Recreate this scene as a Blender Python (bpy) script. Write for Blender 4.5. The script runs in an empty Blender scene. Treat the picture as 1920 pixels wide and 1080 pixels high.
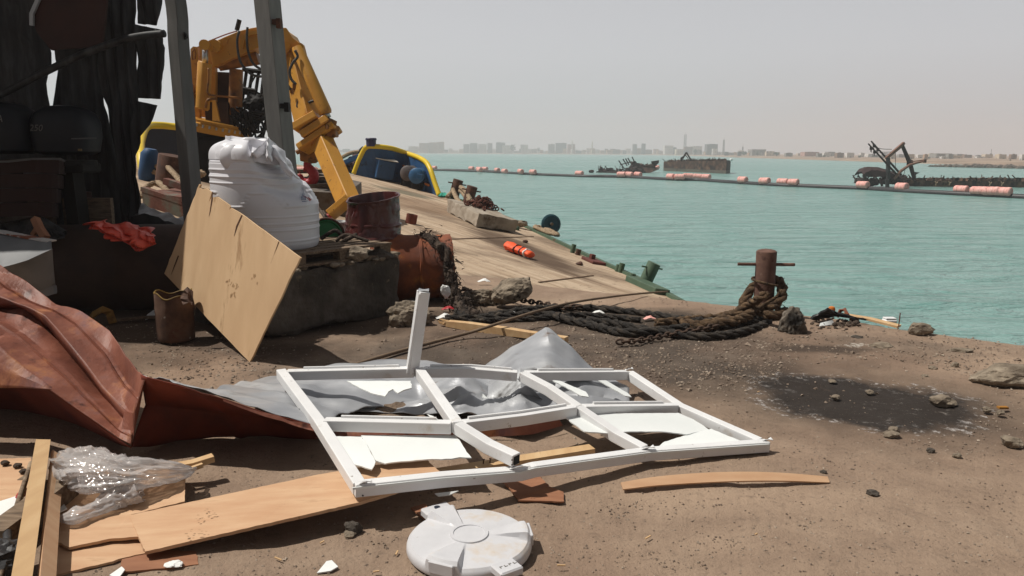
import bpy, math, random
from mathutils import Vector as V, Matrix, noise, Quaternion
random.seed(7)
SC = bpy.context.scene
COL = SC.collection
# ------------------------------------------------------------------ camera
FPX, PITCH, ROLL, CZ = 1400.0, math.radians(10.34), math.radians(0.38), 1.6
_f = V((0, math.cos(PITCH), -math.sin(PITCH))); _r0 = V((1, 0, 0)); _u0 = V((0, math.sin(PITCH), math.cos(PITCH)))
_r = _r0*math.cos(ROLL) + _u0*math.sin(ROLL); _u = _u0*math.cos(ROLL) - _r0*math.sin(ROLL)
cd = bpy.data.cameras.new('camera'); cam = bpy.data.objects.new('camera', cd); COL.objects.link(cam)
cd.sensor_width = 36; cd.lens = 36*FPX/1920; cd.clip_start = .05; cd.clip_end = 9000
cam.matrix_world = Matrix(((_r.x, _u.x, -_f.x, 0), (_r.y, _u.y, -_f.y, 0), (_r.z, _u.z, -_f.z, CZ), (0, 0, 0, 1)))
SC.camera = cam
CAM = V((0, 0, CZ))
# ------------------------------------------------------------------ sky, sun, exposure
SUN_DIR = V((-0.99, 0.10, 0)).normalized(); SUN_EL = math.radians(60)
w = bpy.data.worlds.new('World'); SC.world = w; w.use_nodes = True
nt = w.node_tree; nt.nodes.clear()
sky = nt.nodes.new('ShaderNodeTexSky'); sky.sky_type = 'NISHITA'; sky.sun_disc = False
sky.sun_elevation = SUN_EL; sky.sun_rotation = math.atan2(SUN_DIR.x, SUN_DIR.y)
sky.air_density = 1.0; sky.dust_density = 6.0; sky.ozone_density = 1.0
hs = nt.nodes.new('ShaderNodeHueSaturation'); hs.inputs['Saturation'].default_value = .30
mx = nt.nodes.new('ShaderNodeMix'); mx.data_type = 'RGBA'; mx.inputs[0].default_value = .60
mx.inputs[7].default_value = (6.3, 6.2, 6.55, 1)
tcw = nt.nodes.new('ShaderNodeTexCoord'); spw = nt.nodes.new('ShaderNodeSeparateXYZ'); nt.links.new(tcw.outputs['Generated'], spw.inputs[0])
rw = nt.nodes.new('ShaderNodeMapRange'); rw.inputs[1].default_value = .12; rw.inputs[2].default_value = .62; rw.inputs[3].default_value = 1.0; rw.inputs[4].default_value = .30; rw.clamp = True
nt.links.new(spw.outputs[2], rw.inputs[0])                       # a dusty sky is brightest low down and dimmer overhead
vm = nt.nodes.new('ShaderNodeVectorMath'); vm.operation = 'SCALE'; nt.links.new(mx.outputs[2], vm.inputs[0]); ry = nt.nodes.new('ShaderNodeMapRange'); ry.inputs[1].default_value = -.45; ry.inputs[2].default_value = .35; ry.inputs[3].default_value = .38; ry.inputs[4].default_value = 1.0; ry.clamp = True
nt.links.new(spw.outputs[1], ry.inputs[0]); mm = nt.nodes.new('ShaderNodeMath'); mm.operation = 'MULTIPLY'       # brighter over the sea, dimmed behind the camera to deepen shadows
nt.links.new(rw.outputs[0], mm.inputs[0]); nt.links.new(ry.outputs[0], mm.inputs[1]); nt.links.new(mm.outputs[0], vm.inputs['Scale'])
bg = nt.nodes.new('ShaderNodeBackground'); bg.inputs[1].default_value = .124
wo = nt.nodes.new('ShaderNodeOutputWorld')
nt.links.new(sky.outputs[0], hs.inputs['Color']); nt.links.new(hs.outputs[0], mx.inputs[6])
nt.links.new(vm.outputs[0], bg.inputs[0]); nt.links.new(bg.outputs[0], wo.inputs[0])
sl = bpy.data.lights.new('sun', 'SUN'); sl.energy = 4.6; sl.angle = math.radians(.6); sl.color = (1, .95, .87)
so = bpy.data.objects.new('sun', sl); COL.objects.link(so)
sd = V((SUN_DIR.x*math.cos(SUN_EL), SUN_DIR.y*math.cos(SUN_EL), math.sin(SUN_EL)))
so.rotation_euler = sd.to_track_quat('Z', 'Y').to_euler(); so.location = (0, 0, 30)
SC.view_settings.view_transform = 'Standard'; SC.view_settings.look = 'None'
SC.view_settings.exposure = 0; SC.view_settings.gamma = 1
SC.cycles.max_bounces = 6; SC.cycles.diffuse_bounces = 3; SC.cycles.volume_bounces = 1; SC.cycles.transparent_max_bounces = 12
SC.cycles.caustics_reflective = False; SC.cycles.caustics_refractive = False
# ------------------------------------------------------------------ photo helpers: where a measured point stands in the world
def ray(px, py): return _f + _r*((px-960)/FPX) + _u*((540-py)/FPX)
def G(px, py, z=0.0):
    d = ray(px, py); return CAM + d*((z-CZ)/d.z)
def D(px, py, Y):
    d = ray(px, py); return CAM + d*(Y/d.y)
def PL(px, py, a, b, c):
    d = ray(px, py); return CAM + d*((a-CZ)/(d.z-b*d.x-c*d.y))
def S(r, g, b, k=1.0):
    def f(v):
        v /= 255.0
        return (v/12.92 if v <= .04045 else ((v+.055)/1.055)**2.4)*k
    return (f(r), f(g), f(b))
def lerp(a, b, t): return a + (b-a)*t
def nz(x, y=0, z=0): return noise.noise(V((x, y, z)))
def fbm(x, y, z=0, o=4): return noise.fractal(V((x, y, z)), 1.0, 2.0, o)
def spline(pts, n, closed=False):
    pts = [V(p) for p in pts]; out = []; k = len(pts)
    segs = k if closed else k-1
    for i in range(segs):
        if closed: p = [pts[(i+j-1) % k] for j in range(4)]
        else: p = [pts[max(0, min(k-1, i+j-1))] for j in range(4)]
        for j in range(n):
            t = j/n; t2 = t*t; t3 = t2*t
            out.append(.5*(2*p[1] + (p[2]-p[0])*t + (2*p[0]-5*p[1]+4*p[2]-p[3])*t2 + (3*p[1]-p[0]-3*p[2]+p[3])*t3))
    if not closed: out.append(pts[-1].copy())
    return out
def resample(pts, n):
    pts = [V(p) for p in pts]; L = [0]
    for a, b in zip(pts, pts[1:]): L.append(L[-1] + (b-a).length)
    out = []; j = 0
    for i in range(n):
        s = L[-1]*i/(n-1)
        while j < len(L)-2 and L[j+1] < s: j += 1
        t = 0 if L[j+1] == L[j] else (s-L[j])/(L[j+1]-L[j])
        out.append(lerp(pts[j], pts[j+1], min(1, t)))
    return out
# ------------------------------------------------------------------ mesh collector
class MB:
    def __init__(s): s.v = []; s.f = []
    def add(s, vs, fs):
        o = len(s.v); s.v += [V(p) for p in vs]; s.f += [tuple(i+o for i in f) for f in fs]; return s
    def box(s, c, size, R=None, bev=0.0):
        c = V(c); h = [x/2 for x in size]; R = R or Matrix.Identity(3)
        if bev <= 0:
            vs = [c + R @ V((x*h[0], y*h[1], z*h[2])) for x in (-1, 1) for y in (-1, 1) for z in (-1, 1)]
            return s.add(vs, [(0, 1, 3, 2), (4, 6, 7, 5), (0, 4, 5, 1), (2, 3, 7, 6), (0, 2, 6, 4), (1, 5, 7, 3)])
        b = bev; vs = []; idx = {}
        for x in (-1, 1):
            for y in (-1, 1):
                for z in (-1, 1):
                    for ax in range(3):
                        q = [x*(h[0]-b), y*(h[1]-b), z*(h[2]-b)]; q[ax] = (x, y, z)[ax]*h[ax]
                        idx[(x, y, z, ax)] = len(vs); vs.append(c + R @ V(q))
        fs = []
        for ax in range(3):
            o1, o2 = [(1, 2), (2, 0), (0, 1)][ax]
            for sg in (-1, 1):
                q = []
                for (p1, p2) in ((-1, -1), (1, -1), (1, 1), (-1, 1)):
                    k = [0, 0, 0]; k[ax] = sg; k[o1] = p1; k[o2] = p2; q.append(idx[(*k, ax)])
                fs.append(tuple(q if sg > 0 else q[::-1]))
        for ax in range(3):
            o1, o2 = [(1, 2), (2, 0), (0, 1)][ax]
            for p1 in (-1, 1):
                for p2 in (-1, 1):
                    k0 = [0]*3; k0[ax] = -1; k0[o1] = p1; k0[o2] = p2; k1 = list(k0); k1[ax] = 1
                    fs.append((idx[(*k0, o1)], idx[(*k1, o1)], idx[(*k1, o2)], idx[(*k0, o2)]))
        for x in (-1, 1):
            for y in (-1, 1):
                for z in (-1, 1): fs.append(tuple(idx[(x, y, z, a)] for a in range(3)))
        return s.add(vs, fs)
    def beam(s, p, q, w, h, up=(0, 0, 1), bev=0.0):
        p, q = V(p), V(q); a = (q-p); L = a.length; a.normalize(); up = V(up)
        x = a.cross(up).normalized(); z = x.cross(a).normalized()
        R = Matrix((x, a, z)).transposed()
        return s.box((p+q)/2, (w, L, h), R, bev)
    def path_beam(s, pts, w, h, up=(0, 0, 1)):
        pts = [V(p) for p in pts]; up = V(up); n = len(pts); vs = []
        for i, p in enumerate(pts):
            a = (pts[min(n-1, i+1)]-pts[max(0, i-1)]).normalized(); x = a.cross(up).normalized(); z = x.cross(a).normalized()
            ww = w(i/(n-1)) if callable(w) else w; hh = h(i/(n-1)) if callable(h) else h
            for sx, sz in ((-1, -1), (1, -1), (1, 1), (-1, 1)): vs.append(p + x*sx*ww/2 + z*sz*hh/2)
        fs = [(0, 1, 2, 3), tuple(4*(n-1)+k for k in (3, 2, 1, 0))]
        for i in range(n-1):
            for k in range(4): fs.append((4*i+k, 4*i+4+k, 4*i+4+(k+1) % 4, 4*i+(k+1) % 4))
        return s.add(vs, fs)
    def tube(s, pts, r, seg=8, cap=True, closed=False):
        pts = [V(p) for p in pts]; n = len(pts); vs = []; prev = None
        for i, p in enumerate(pts):
            if closed: a = pts[(i+1) % n]-pts[(i-1) % n]
            else: a = pts[min(n-1, i+1)]-pts[max(0, i-1)]
            a = a.normalized() if a.length > 1e-9 else V((0, 0, 1))
            if prev is None:
                x = a.orthogonal().normalized()
            else:
                x = prev - a*prev.dot(a); x = x.normalized() if x.length > 1e-6 else a.orthogonal().normalized()
            prev = x; y = a.cross(x)
            rr = r[i] if isinstance(r, (list, tuple)) else (r(i/(n-1)) if callable(r) else r)
            for k in range(seg):
                t = 2*math.pi*k/seg; vs.append(p + (x*math.cos(t) + y*math.sin(t))*rr)
        fs = []
        for i in range(n if closed else n-1):
            j = (i+1) % n
            for k in range(seg): fs.append((i*seg+k, i*seg+(k+1) % seg, j*seg+(k+1) % seg, j*seg+k))
        if cap and not closed: fs += [tuple(range(seg))[::-1], tuple((n-1)*seg+k for k in range(seg))]
        return s.add(vs, fs)
    def lathe(s, prof, c, seg=32, R=None, fn=None, cap=True):
        c = V(c); R = R or Matrix.Identity(3); vs = []; n = len(prof)
        for i, (r, z) in enumerate(prof):
            for k in range(seg):
                t = 2*math.pi*k/seg; q = V((r*math.cos(t), r*math.sin(t), z))
                if fn: q = fn(q, t, i)
                vs.append(c + R @ q)
        fs = []
        for i in range(n-1):
            for k in range(seg): fs.append((i*seg+k, i*seg+(k+1) % seg, (i+1)*seg+(k+1) % seg, (i+1)*seg+k))
        if cap: fs += [tuple(range(seg))[::-1], tuple((n-1)*seg+k for k in range(seg))]
        return s.add(vs, fs)
    def sheet(s, fn, nu, nv):
        vs = [fn(i/nu, j/nv) for j in range(nv+1) for i in range(nu+1)]
        fs = [(j*(nu+1)+i, j*(nu+1)+i+1, (j+1)*(nu+1)+i+1, (j+1)*(nu+1)+i) for j in range(nv) for i in range(nu)]
        return s.add(vs, fs)
    def loft(s, lines, n, m, fn=None):
        L = [resample(l, n+1) for l in lines]; rows = []
        for k in range(len(L)-1):
            for j in range(m):
                t = j/m; rows.append([lerp(L[k][i], L[k+1][i], t) for i in range(n+1)])
        rows.append(L[-1]); vs = []
        for j, r in enumerate(rows):
            for i, p in enumerate(r):
                vs.append(p + fn(i/n, j/(len(rows)-1), p) if fn else p)
        N = n+1
        fs = [(j*N+i, j*N+i+1, (j+1)*N+i+1, (j+1)*N+i) for j in range(len(rows)-1) for i in range(n)]
        return s.add(vs, fs)
    def prism(s, poly, d):
        poly = [V(p) for p in poly]; d = V(d); n = len(poly)
        vs = poly + [p+d for p in poly]
        fs = [tuple(range(n))[::-1], tuple(range(n, 2*n))] + [(i, (i+1) % n, n+(i+1) % n, n+i) for i in range(n)]
        return s.add(vs, fs)
    def rock(s, c, size, seed=0, sub=3, rough=.12, planes=14, flat=0.0):
        rnd = random.Random(seed); c = V(c)
        P = []
        for _ in range(planes):
            n = V((rnd.gauss(0, 1), rnd.gauss(0, 1), rnd.gauss(0, 1))).normalized(); P.append((n, rnd.uniform(.62, .95)))
        import bmesh
        bm = bmesh.new(); bmesh.ops.create_icosphere(bm, subdivisions=sub, radius=1)
        vs = []
        for v in bm.verts:
            d = v.co.normalized(); r = 1.0
            for n, h in P:
                q = d.dot(n)
                if q > 1e-3: r = min(r, h/q)
            r *= 1 + rough*fbm(d.x*2.2+seed, d.y*2.2, d.z*2.2) + rough*.5*fbm(d.x*7+seed, d.y*7, d.z*7)
            vs.append(c + V((d.x*r*size[0]/2, d.y*r*size[1]/2, d.z*r*size[2]/2)))
        fs = [tuple(v.index for v in f.verts) for f in bm.faces]; bm.free()
        return s.add(vs, fs)
    def rope(s, pts, R, pitch=.25, strands=3, seg=6, jit=.0, step=None, seed=0):
        L = sum((b-a).length for a, b in zip(pts, pts[1:])); step = step or R*.7
        P = resample(pts, max(4, int(L/step)))
        n = len(P); prev = None; fr = []
        for i, p in enumerate(P):
            a = (P[min(n-1, i+1)]-P[max(0, i-1)]).normalized()
            x = a.orthogonal().normalized() if prev is None else (prev-a*prev.dot(a)).normalized()
            prev = x; fr.append((p, x, a.cross(x)))
        for k in range(strands):
            q = []; rr = []
            for i, (p, x, y) in enumerate(fr):
                t = 2*math.pi*(k/strands) + 2*math.pi*i*L/n/pitch
                o = R*.5*(1+jit*nz(i*.31+k*9, seed))
                q.append(p + (x*math.cos(t)+y*math.sin(t))*o); rr.append(R*.56*(1+jit*1.4*nz(i*.7+k*5, seed+3)))
            s.tube(q, rr, seg)
        return s
W = {}
def obj(name, mb, mat, parent=None, smooth=False, solid=0.0, bevel=0.0, auto=None):
    xs = [p.x for p in mb.v]; ys = [p.y for p in mb.v]; zs = [p.z for p in mb.v]
    o0 = V(((min(xs)+max(xs))/2, (min(ys)+max(ys))/2, min(zs)))
    me = bpy.data.meshes.new(name); me.from_pydata([tuple(p-o0) for p in mb.v], [], mb.f); me.validate(); me.update()
    import bmesh
    bm = bmesh.new(); bm.from_mesh(me); bmesh.ops.recalc_face_normals(bm, faces=bm.faces[:]); bm.to_mesh(me); bm.free()
    o = bpy.data.objects.new(name, me); COL.objects.link(o)
    me.materials.append(mat)
    if smooth: me.polygons.foreach_set('use_smooth', [True]*len(me.polygons))
    if auto is not None:
        me.polygons.foreach_set('use_smooth', [True]*len(me.polygons)); me.set_sharp_from_angle(angle=math.radians(auto))
    if solid:
        m = o.modifiers.new('solid', 'SOLIDIFY'); m.thickness = solid; m.offset = 0
    if bevel:
        m = o.modifiers.new('bevel', 'BEVEL'); m.width = bevel; m.segments = 2; m.limit_method = 'ANGLE'; m.angle_limit = math.radians(40)
    if parent is not None:
        o.parent = parent; o.location = o0 - W[parent]
    else: o.location = o0
    W[o] = o0
    return o
def tag(o, label, cat, group=None):
    o['label'] = label; o['category'] = cat
    if group: o['group'] = group
    return o
def thing(name, label, cat, loc, group=None):
    o = bpy.data.objects.new(name, None); COL.objects.link(o); o.empty_display_size = .1
    o.location = V(loc); W[o] = V(loc)
    return tag(o, label, cat, group)
def struct(o): o['kind'] = 'structure'; return o
# ------------------------------------------------------------------ materials
def _n(nt, t, **k):
    n = nt.nodes.new(t)
    for a, b in k.items(): setattr(n, a, b)
    return n
def ramp(nt, fac, stops, interp='LINEAR'):
    r = _n(nt, 'ShaderNodeValToRGB'); r.color_ramp.interpolation = interp; e = r.color_ramp.elements
    while len(e) < len(stops): e.new(.5)
    for i, (p, c) in enumerate(stops):
        e[i].position = p; e[i].color = (*c, 1) if isinstance(c, tuple) else (c, c, c, 1)
    nt.links.new(fac, r.inputs[0]); return r.outputs[0]
def mixc(nt, fac, a, b, blend='MIX'):
    m = _n(nt, 'ShaderNodeMix', data_type='RGBA', blend_type=blend)
    for sock, val in ((0, fac), (6, a), (7, b)):
        if isinstance(val, (int, float)): m.inputs[sock].default_value = val
        elif isinstance(val, tuple): m.inputs[sock].default_value = (*val, 1)
        else: nt.links.new(val, m.inputs[sock])
    return m.outputs[2]
def mth(nt, op, a, b=None, c=None, clamp=False):
    m = _n(nt, 'ShaderNodeMath', operation=op, use_clamp=clamp)
    for i, v in enumerate((a, b, c)):
        if v is None: continue
        if isinstance(v, (int, float)): m.inputs[i].default_value = v
        else: nt.links.new(v, m.inputs[i])
    return m.outputs[0]
def coords(nt, scale=(1, 1, 1), rot=(0, 0, 0), loc=(0, 0, 0), kind='Object'):
    tc = _n(nt, 'ShaderNodeTexCoord'); mp = _n(nt, 'ShaderNodeMapping')
    mp.inputs['Scale'].default_value = scale; mp.inputs['Rotation'].default_value = rot; mp.inputs['Location'].default_value = loc
    nt.links.new(tc.outputs[kind], mp.inputs[0]); return mp.outputs[0]
def noise_t(nt, vec, scale, detail=5, rough=.55, dist=0.0):
    n = _n(nt, 'ShaderNodeTexNoise'); n.inputs['Scale'].default_value = scale; n.inputs['Detail'].default_value = detail
    n.inputs['Roughness'].default_value = rough; n.inputs['Distortion'].default_value = dist
    nt.links.new(vec, n.inputs['Vector']); return n.outputs[0]
def newmat(name):
    m = bpy.data.materials.new(name); m.use_nodes = True; nt = m.node_tree; nt.nodes.clear()
    b = _n(nt, 'ShaderNodeBsdfPrincipled'); o = _n(nt, 'ShaderNodeOutputMaterial'); nt.links.new(b.outputs[0], o.inputs[0])
    return m, nt, b, o
def bump(nt, b, h, strength=.3, dist=.01):
    n = _n(nt, 'ShaderNodeBump'); n.inputs['Strength'].default_value = strength; n.inputs['Distance'].default_value = dist
    nt.links.new(h, n.inputs['Height']); nt.links.new(n.outputs[0], b.inputs['Normal'])
MATS = {}
def M(name, cols, scale=4, rough=.8, metal=0.0, bs=30, bstr=.3, bd=.01, stretch=(1, 1, 1), rot=(0, 0, 0), spots=(), detail=6, spec=.4, lo=.3, hi=.7, rv=.12):
    """cols spread over a noise; spots = [(colour, scale, threshold, softness)] laid over it"""
    if name in MATS: return MATS[name]
    m, nt, b, o = newmat(name); vec = coords(nt, stretch, rot)
    f = noise_t(nt, vec, scale, detail)
    k = len(cols)
    c = ramp(nt, f, [(lo+(hi-lo)*i/max(1, k-1), cols[i]) for i in range(k)]) if k > 1 else None
    cur = c if c is not None else cols[0]
    rg = mth(nt, 'MULTIPLY_ADD', f, rv*2, rough-rv)
    for (sc, ss, th, soft) in spots:
        g = noise_t(nt, vec, ss, 7, .62)
        mk = ramp(nt, g, [(th, 0.0), (min(1, th+soft), 1.0)])
        cur = mixc(nt, mk, cur, sc)
    if isinstance(cur, tuple): b.inputs['Base Color'].default_value = (*cur, 1)
    else: nt.links.new(cur, b.inputs['Base Color'])
    nt.links.new(rg, b.inputs['Roughness']); b.inputs['Metallic'].default_value = metal
    b.inputs['Specular IOR Level'].default_value = spec
    if bstr > 0: bump(nt, b, noise_t(nt, vec, bs, 6, .6), bstr, bd)
    MATS[name] = m; return m
K = .72
m_concrete = M('concrete', [S(150, 135, 118, K), S(178, 165, 148, K), S(196, 184, 168, K)], 3, .9, bs=22, bstr=.6, bd=.02, spots=[(S(110, 90, 70, K), 2.2, .56, .12)])
m_sootcon = M('sooty_concrete', [(.030, .025, .020), (.075, .062, .050), (.15, .128, .106)], 3.2, .92, bs=14, bstr=.9, bd=.03, spots=[(S(140, 125, 105, K), 9, .62, .05)])
m_rubble = M('rubble', [S(105, 92, 78, K), S(150, 136, 118, K), S(185, 170, 150, K)], 9, .95, bs=40, bstr=.9, bd=.015, spots=[(S(60, 52, 45, K), 7, .58, .08)])
m_ply = M('plywood', [S(212, 176, 136, .80), S(220, 185, 144, .80), S(228, 194, 153, .80)], 1.6, .75, bs=50, bstr=.12, bd=.003, stretch=(3, 3, 1), rot=(0, .75, 0), spots=[(S(170, 130, 88, K), 1.4, .60, .10)])
m_ply2 = M('plywood_flat', [S(208, 162, 124, .74), S(218, 176, 138, .74), S(228, 190, 152, .74)], 1.5, .75, bs=50, bstr=.15, bd=.003, stretch=(2, 11, 2), rot=(0, 0, -.22), spots=[(S(176, 130, 92, K), 1.3, .60, .14), (S(130, 96, 66, K), 14, .70, .06)])
m_plybr = M('plywood_dark', [S(150, 100, 72, K), S(176, 124, 92, K)], 2.0, .75, bs=50, bstr=.15, bd=.003, stretch=(2, 11, 2))
m_wood = M('pale_wood', [S(212, 172, 126, K), S(224, 186, 138, K), S(234, 200, 154, K)], 2.4, .7, bs=40, bstr=.2, bd=.003, stretch=(6, .8, 6), spots=[(S(184, 140, 96, K), 2.2, .66, .12)])
m_oldwood = M('weathered_wood', [S(92, 76, 62, K), S(134, 114, 94, K), S(162, 142, 120, K)], 4, .9, bs=40, bstr=.5, bd=.006, stretch=(2, 12, 12))
m_rust = M('rusty_sheet', [S(112, 60, 46, K), S(150, 90, 70, K), S(184, 124, 102, K)], 2.6, .56, bs=18, bstr=.5, bd=.010, spots=[(S(136, 96, 96, K), 2.6, .55, .12), (S(186, 122, 84, K), 3.4, .56, .10), (S(92, 52, 42, K), 6, .58, .10), (S(176, 126, 110, K), 60, .66, .05)], stretch=(1.6, 1, 1))
m_rustin = M('rust_underside', [S(84, 34, 20, K), S(128, 52, 32, K), S(150, 70, 46, K)], 3, .8, bs=40, bstr=.3, bd=.005)
m_rustpipe = M('rusty_pipe', [S(96, 56, 42, K), S(140, 76, 46, K), S(182, 104, 54, K)], 3, .75, bs=30, bstr=.4, bd=.006, spots=[(S(206, 128, 52, K), 3.4, .60, .08), (S(70, 60, 54, K), 2.1, .56, .12)])
m_rustdk = M('dark_rust', [S(58, 40, 32, K), S(92, 62, 48, K), S(122, 82, 62, K)], 6, .85, bs=40, bstr=.5, bd=.006, spots=[(S(150, 130, 112, K), 12, .66, .05)])
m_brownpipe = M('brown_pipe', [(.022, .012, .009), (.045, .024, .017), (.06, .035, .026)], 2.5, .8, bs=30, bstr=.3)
m_bollard = M('bollard_rust', [S(92, 66, 56, K), S(116, 86, 74, K), S(136, 104, 90, K)], 7, .85, bs=40, bstr=.7, bd=.006, spots=[(S(70, 44, 36, K), 5, .56, .1), (S(160, 132, 116, K), 18, .66, .05)])
m_white = M('white_paint', [(.68, .68, .68), (.77, .77, .77)], 5, .38, bs=20, bstr=.04, spots=[(S(186, 172, 154), 7, .62, .2), (S(120, 104, 88), 22, .66, .06)], spec=.5)
m_panel = M('white_panel', [(.70, .73, .72), (.80, .82, .81)], 2, .5, bs=12, bstr=.08, spots=[(S(206, 202, 190), 4, .62, .15)])
m_tank = M('white_plastic', [(.66, .66, .70), (.74, .74, .78)], 3, .36, bs=12, bstr=.10, bd=.01, spots=[(S(168, 160, 150), 5, .66, .12)], spec=.5)
m_lid = M('lid_plastic', [(.52, .52, .54), (.62, .62, .64)], 5, .42, bs=20, bstr=.12, spots=[(S(196, 178, 155, .95), 5, .55, .18), (S(140, 130, 118), 26, .68, .05)], spec=.5)
m_galv = M('galvanised', [(.27, .28, .30), (.35, .36, .38), (.44, .45, .46)], 2.5, .42, metal=.25, bs=10, bstr=.25, bd=.01, spots=[(S(126, 104, 88, K), 4, .66, .08), (S(80, 76, 74, K), 2.5, .62, .1)], stretch=(1, 2, 1))
m_soot = M('sooty_sheet', [(.011, .011, .012), (.028, .029, .031), (.062, .064, .068)], 3, .55, metal=.0, spec=.2, bs=10, bstr=.2, stretch=(3, 3, .5), spots=[(S(58, 42, 34, K), 3, .68, .1)])
m_sootred = M('sooty_red', [(.020, .006, .004), (.045, .014, .010)], 3, .7, bs=14, bstr=.3)
m_post = M('post_steel_shaded', [(.062, .062, .060), (.085, .085, .082), (.11, .108, .103)], 3, .62, metal=.0, bs=24, bstr=.12, stretch=(4, 4, .7), spots=[(S(90, 72, 56, K), 5, .70, .08)])  # roof shade is darkened into this post colour
m_orange = M('orange_paint', [(.45, .205, .022), (.51, .245, .029), (.55, .27, .036)], 2.2, .46, bs=20, bstr=.06, spots=[(S(158, 92, 36, K), 3, .58, .14), (S(96, 60, 34, K), 9, .64, .06), (S(226, 186, 120, K), 22, .71, .03)])
m_orangedk = M('grimy_orange', [(.07, .030, .008), (.24, .095, .014), (.36, .15, .022)], 3, .6, bs=20, bstr=.15, spots=[(S(50, 34, 24, K), 4, .55, .12)])
m_black = M('black_metal', [(.006, .006, .006), (.016, .015, .014)], 5, .7, bs=20, bstr=.3, spec=.2)
m_hose = M('hose_rubber', [(.018, .018, .018), (.05, .05, .048)], 8, .55, bs=90, bstr=.5, bd=.004)
m_chrome = M('rod_steel', [(.40, .40, .40), (.52, .52, .52)], 6, .3, metal=.8, bstr=0)
m_yellow = M('yellow_paint', [(.66, .46, .012), (.72, .52, .02)], 4, .45, bs=30, bstr=.1, spots=[(S(150, 110, 30, K), 6, .66, .08)])
m_blue = M('blue_paint', [(.012, .05, .13), (.022, .085, .20)], 3, .5, bs=20, bstr=.1, spots=[(S(30, 44, 64, K), 4, .6, .1)])
m_bluelt = M('blue_motor_paint', [(.018, .085, .20), (.03, .125, .27)], 4, .45, bs=30, bstr=.15)
m_navy = M('navy_plate', [(.006, .010, .022), (.012, .020, .042)], 3, .6, bs=20, bstr=.15)
m_red = M('red_paint', [(.30, .012, .018), (.42, .02, .028)], 4, .45, bs=30, bstr=.1)
m_drum = M('maroon_drum', [(.050, .012, .012), (.085, .022, .020), (.11, .03, .026)], 3.5, .26, bs=18, bstr=.25, bd=.012, spots=[(S(176, 160, 156, .8), 5.5, .68, .03), (S(80, 44, 30, K), 3, .64, .1)], spec=.6)
m_ropeblk = M('black_rope', [(.012, .011, .010), (.035, .03, .026), (.085, .068, .052)], 12, .97, bs=60, bstr=1.0, bd=.02, spots=[(S(132, 122, 112, K), 34, .70, .03)])
m_ropebrn = M('brown_rope', [S(58, 44, 32, K), S(104, 82, 60, K), S(142, 116, 88, K)], 14, .97, bs=70, bstr=1.0, bd=.02)
m_ropetan = M('tan_rope', [S(140, 118, 94, K), S(178, 154, 126, K), S(200, 180, 152, K)], 18, .95, bs=90, bstr=.8, bd=.01)
m_fibre = M('fibre_mass', [(.025, .018, .014), (.07, .05, .038), (.13, .095, .07)], 10, 1.0, bs=50, bstr=1.0, bd=.03)
m_chain = M('chain_rust', [S(62, 48, 40, K), S(104, 80, 64, K)], 20, .85, bs=80, bstr=.5)
m_float = M('pink_float', [S(226, 150, 140, .85), S(240, 178, 168, .85), S(246, 196, 188, .85)], 2, .6, bs=10, bstr=.1, spots=[(S(196, 120, 108, .85), 3, .55, .14), (S(120, 84, 74, .8), 5, .64, .06)])
m_wreck = M('burnt_wreck', [S(44, 34, 30, .8), S(84, 60, 48, .8), S(126, 98, 78, .8)], 1.4, .92, bs=5, bstr=.8, bd=.1, spots=[(S(38, 30, 28, .8), 1.1, .52, .08), (S(190, 174, 158, .8), 3.5, .68, .04)])
m_wrecklow = M('wreck_waterline', [S(86, 84, 76, .8), S(112, 104, 92, .8)], .8, .9, bs=4, bstr=.5, stretch=(1, 1, 3))
m_wreckdk = M('charred_steel', [S(34, 26, 24, .8), S(62, 46, 40, .8)], 1.5, .92, bs=5, bstr=.6, bd=.1)
m_vest = M('orange_vest', [(.78, .075, .012), (.86, .11, .02)], 6, .6, bs=24, bstr=.3, bd=.01)
m_cloth = M('red_cloth', [(.58, .055, .030), (.74, .11, .065)], 5, .45, bs=30, bstr=.3)
m_paper = M('white_paper', [(.70, .70, .68), (.80, .80, .78)], 5, .7, bs=20, bstr=.1)
m_green = M('green_paint', [(.05, .09, .055), (.085, .13, .085)], 5, .7, bs=30, bstr=.3, spots=[(S(96, 78, 60, K), 5, .6, .1)])
m_greenbr = M('bright_green', [(.012, .10, .035), (.02, .19, .06)], 5, .6, bs=30, bstr=.2, spots=[(S(70, 56, 44, K), 5, .58, .1)])
m_canrust = M('old_can', [S(66, 44, 34, K), S(98, 70, 54, K), S(118, 92, 76, K)], 7, .8, bs=40, bstr=.4, spots=[(S(178, 170, 158, K), 9, .66, .04), (S(96, 52, 34, K), 4, .58, .1)])
m_teal = M('teal_scrap', [(.02, .30, .22), (.03, .4, .28)], 5, .6, bs=30, bstr=.2)
m_tarp = M('black_tarp', [(.016, .016, .018), (.04, .04, .042)], 4, .5, bs=20, bstr=.3)
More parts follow.
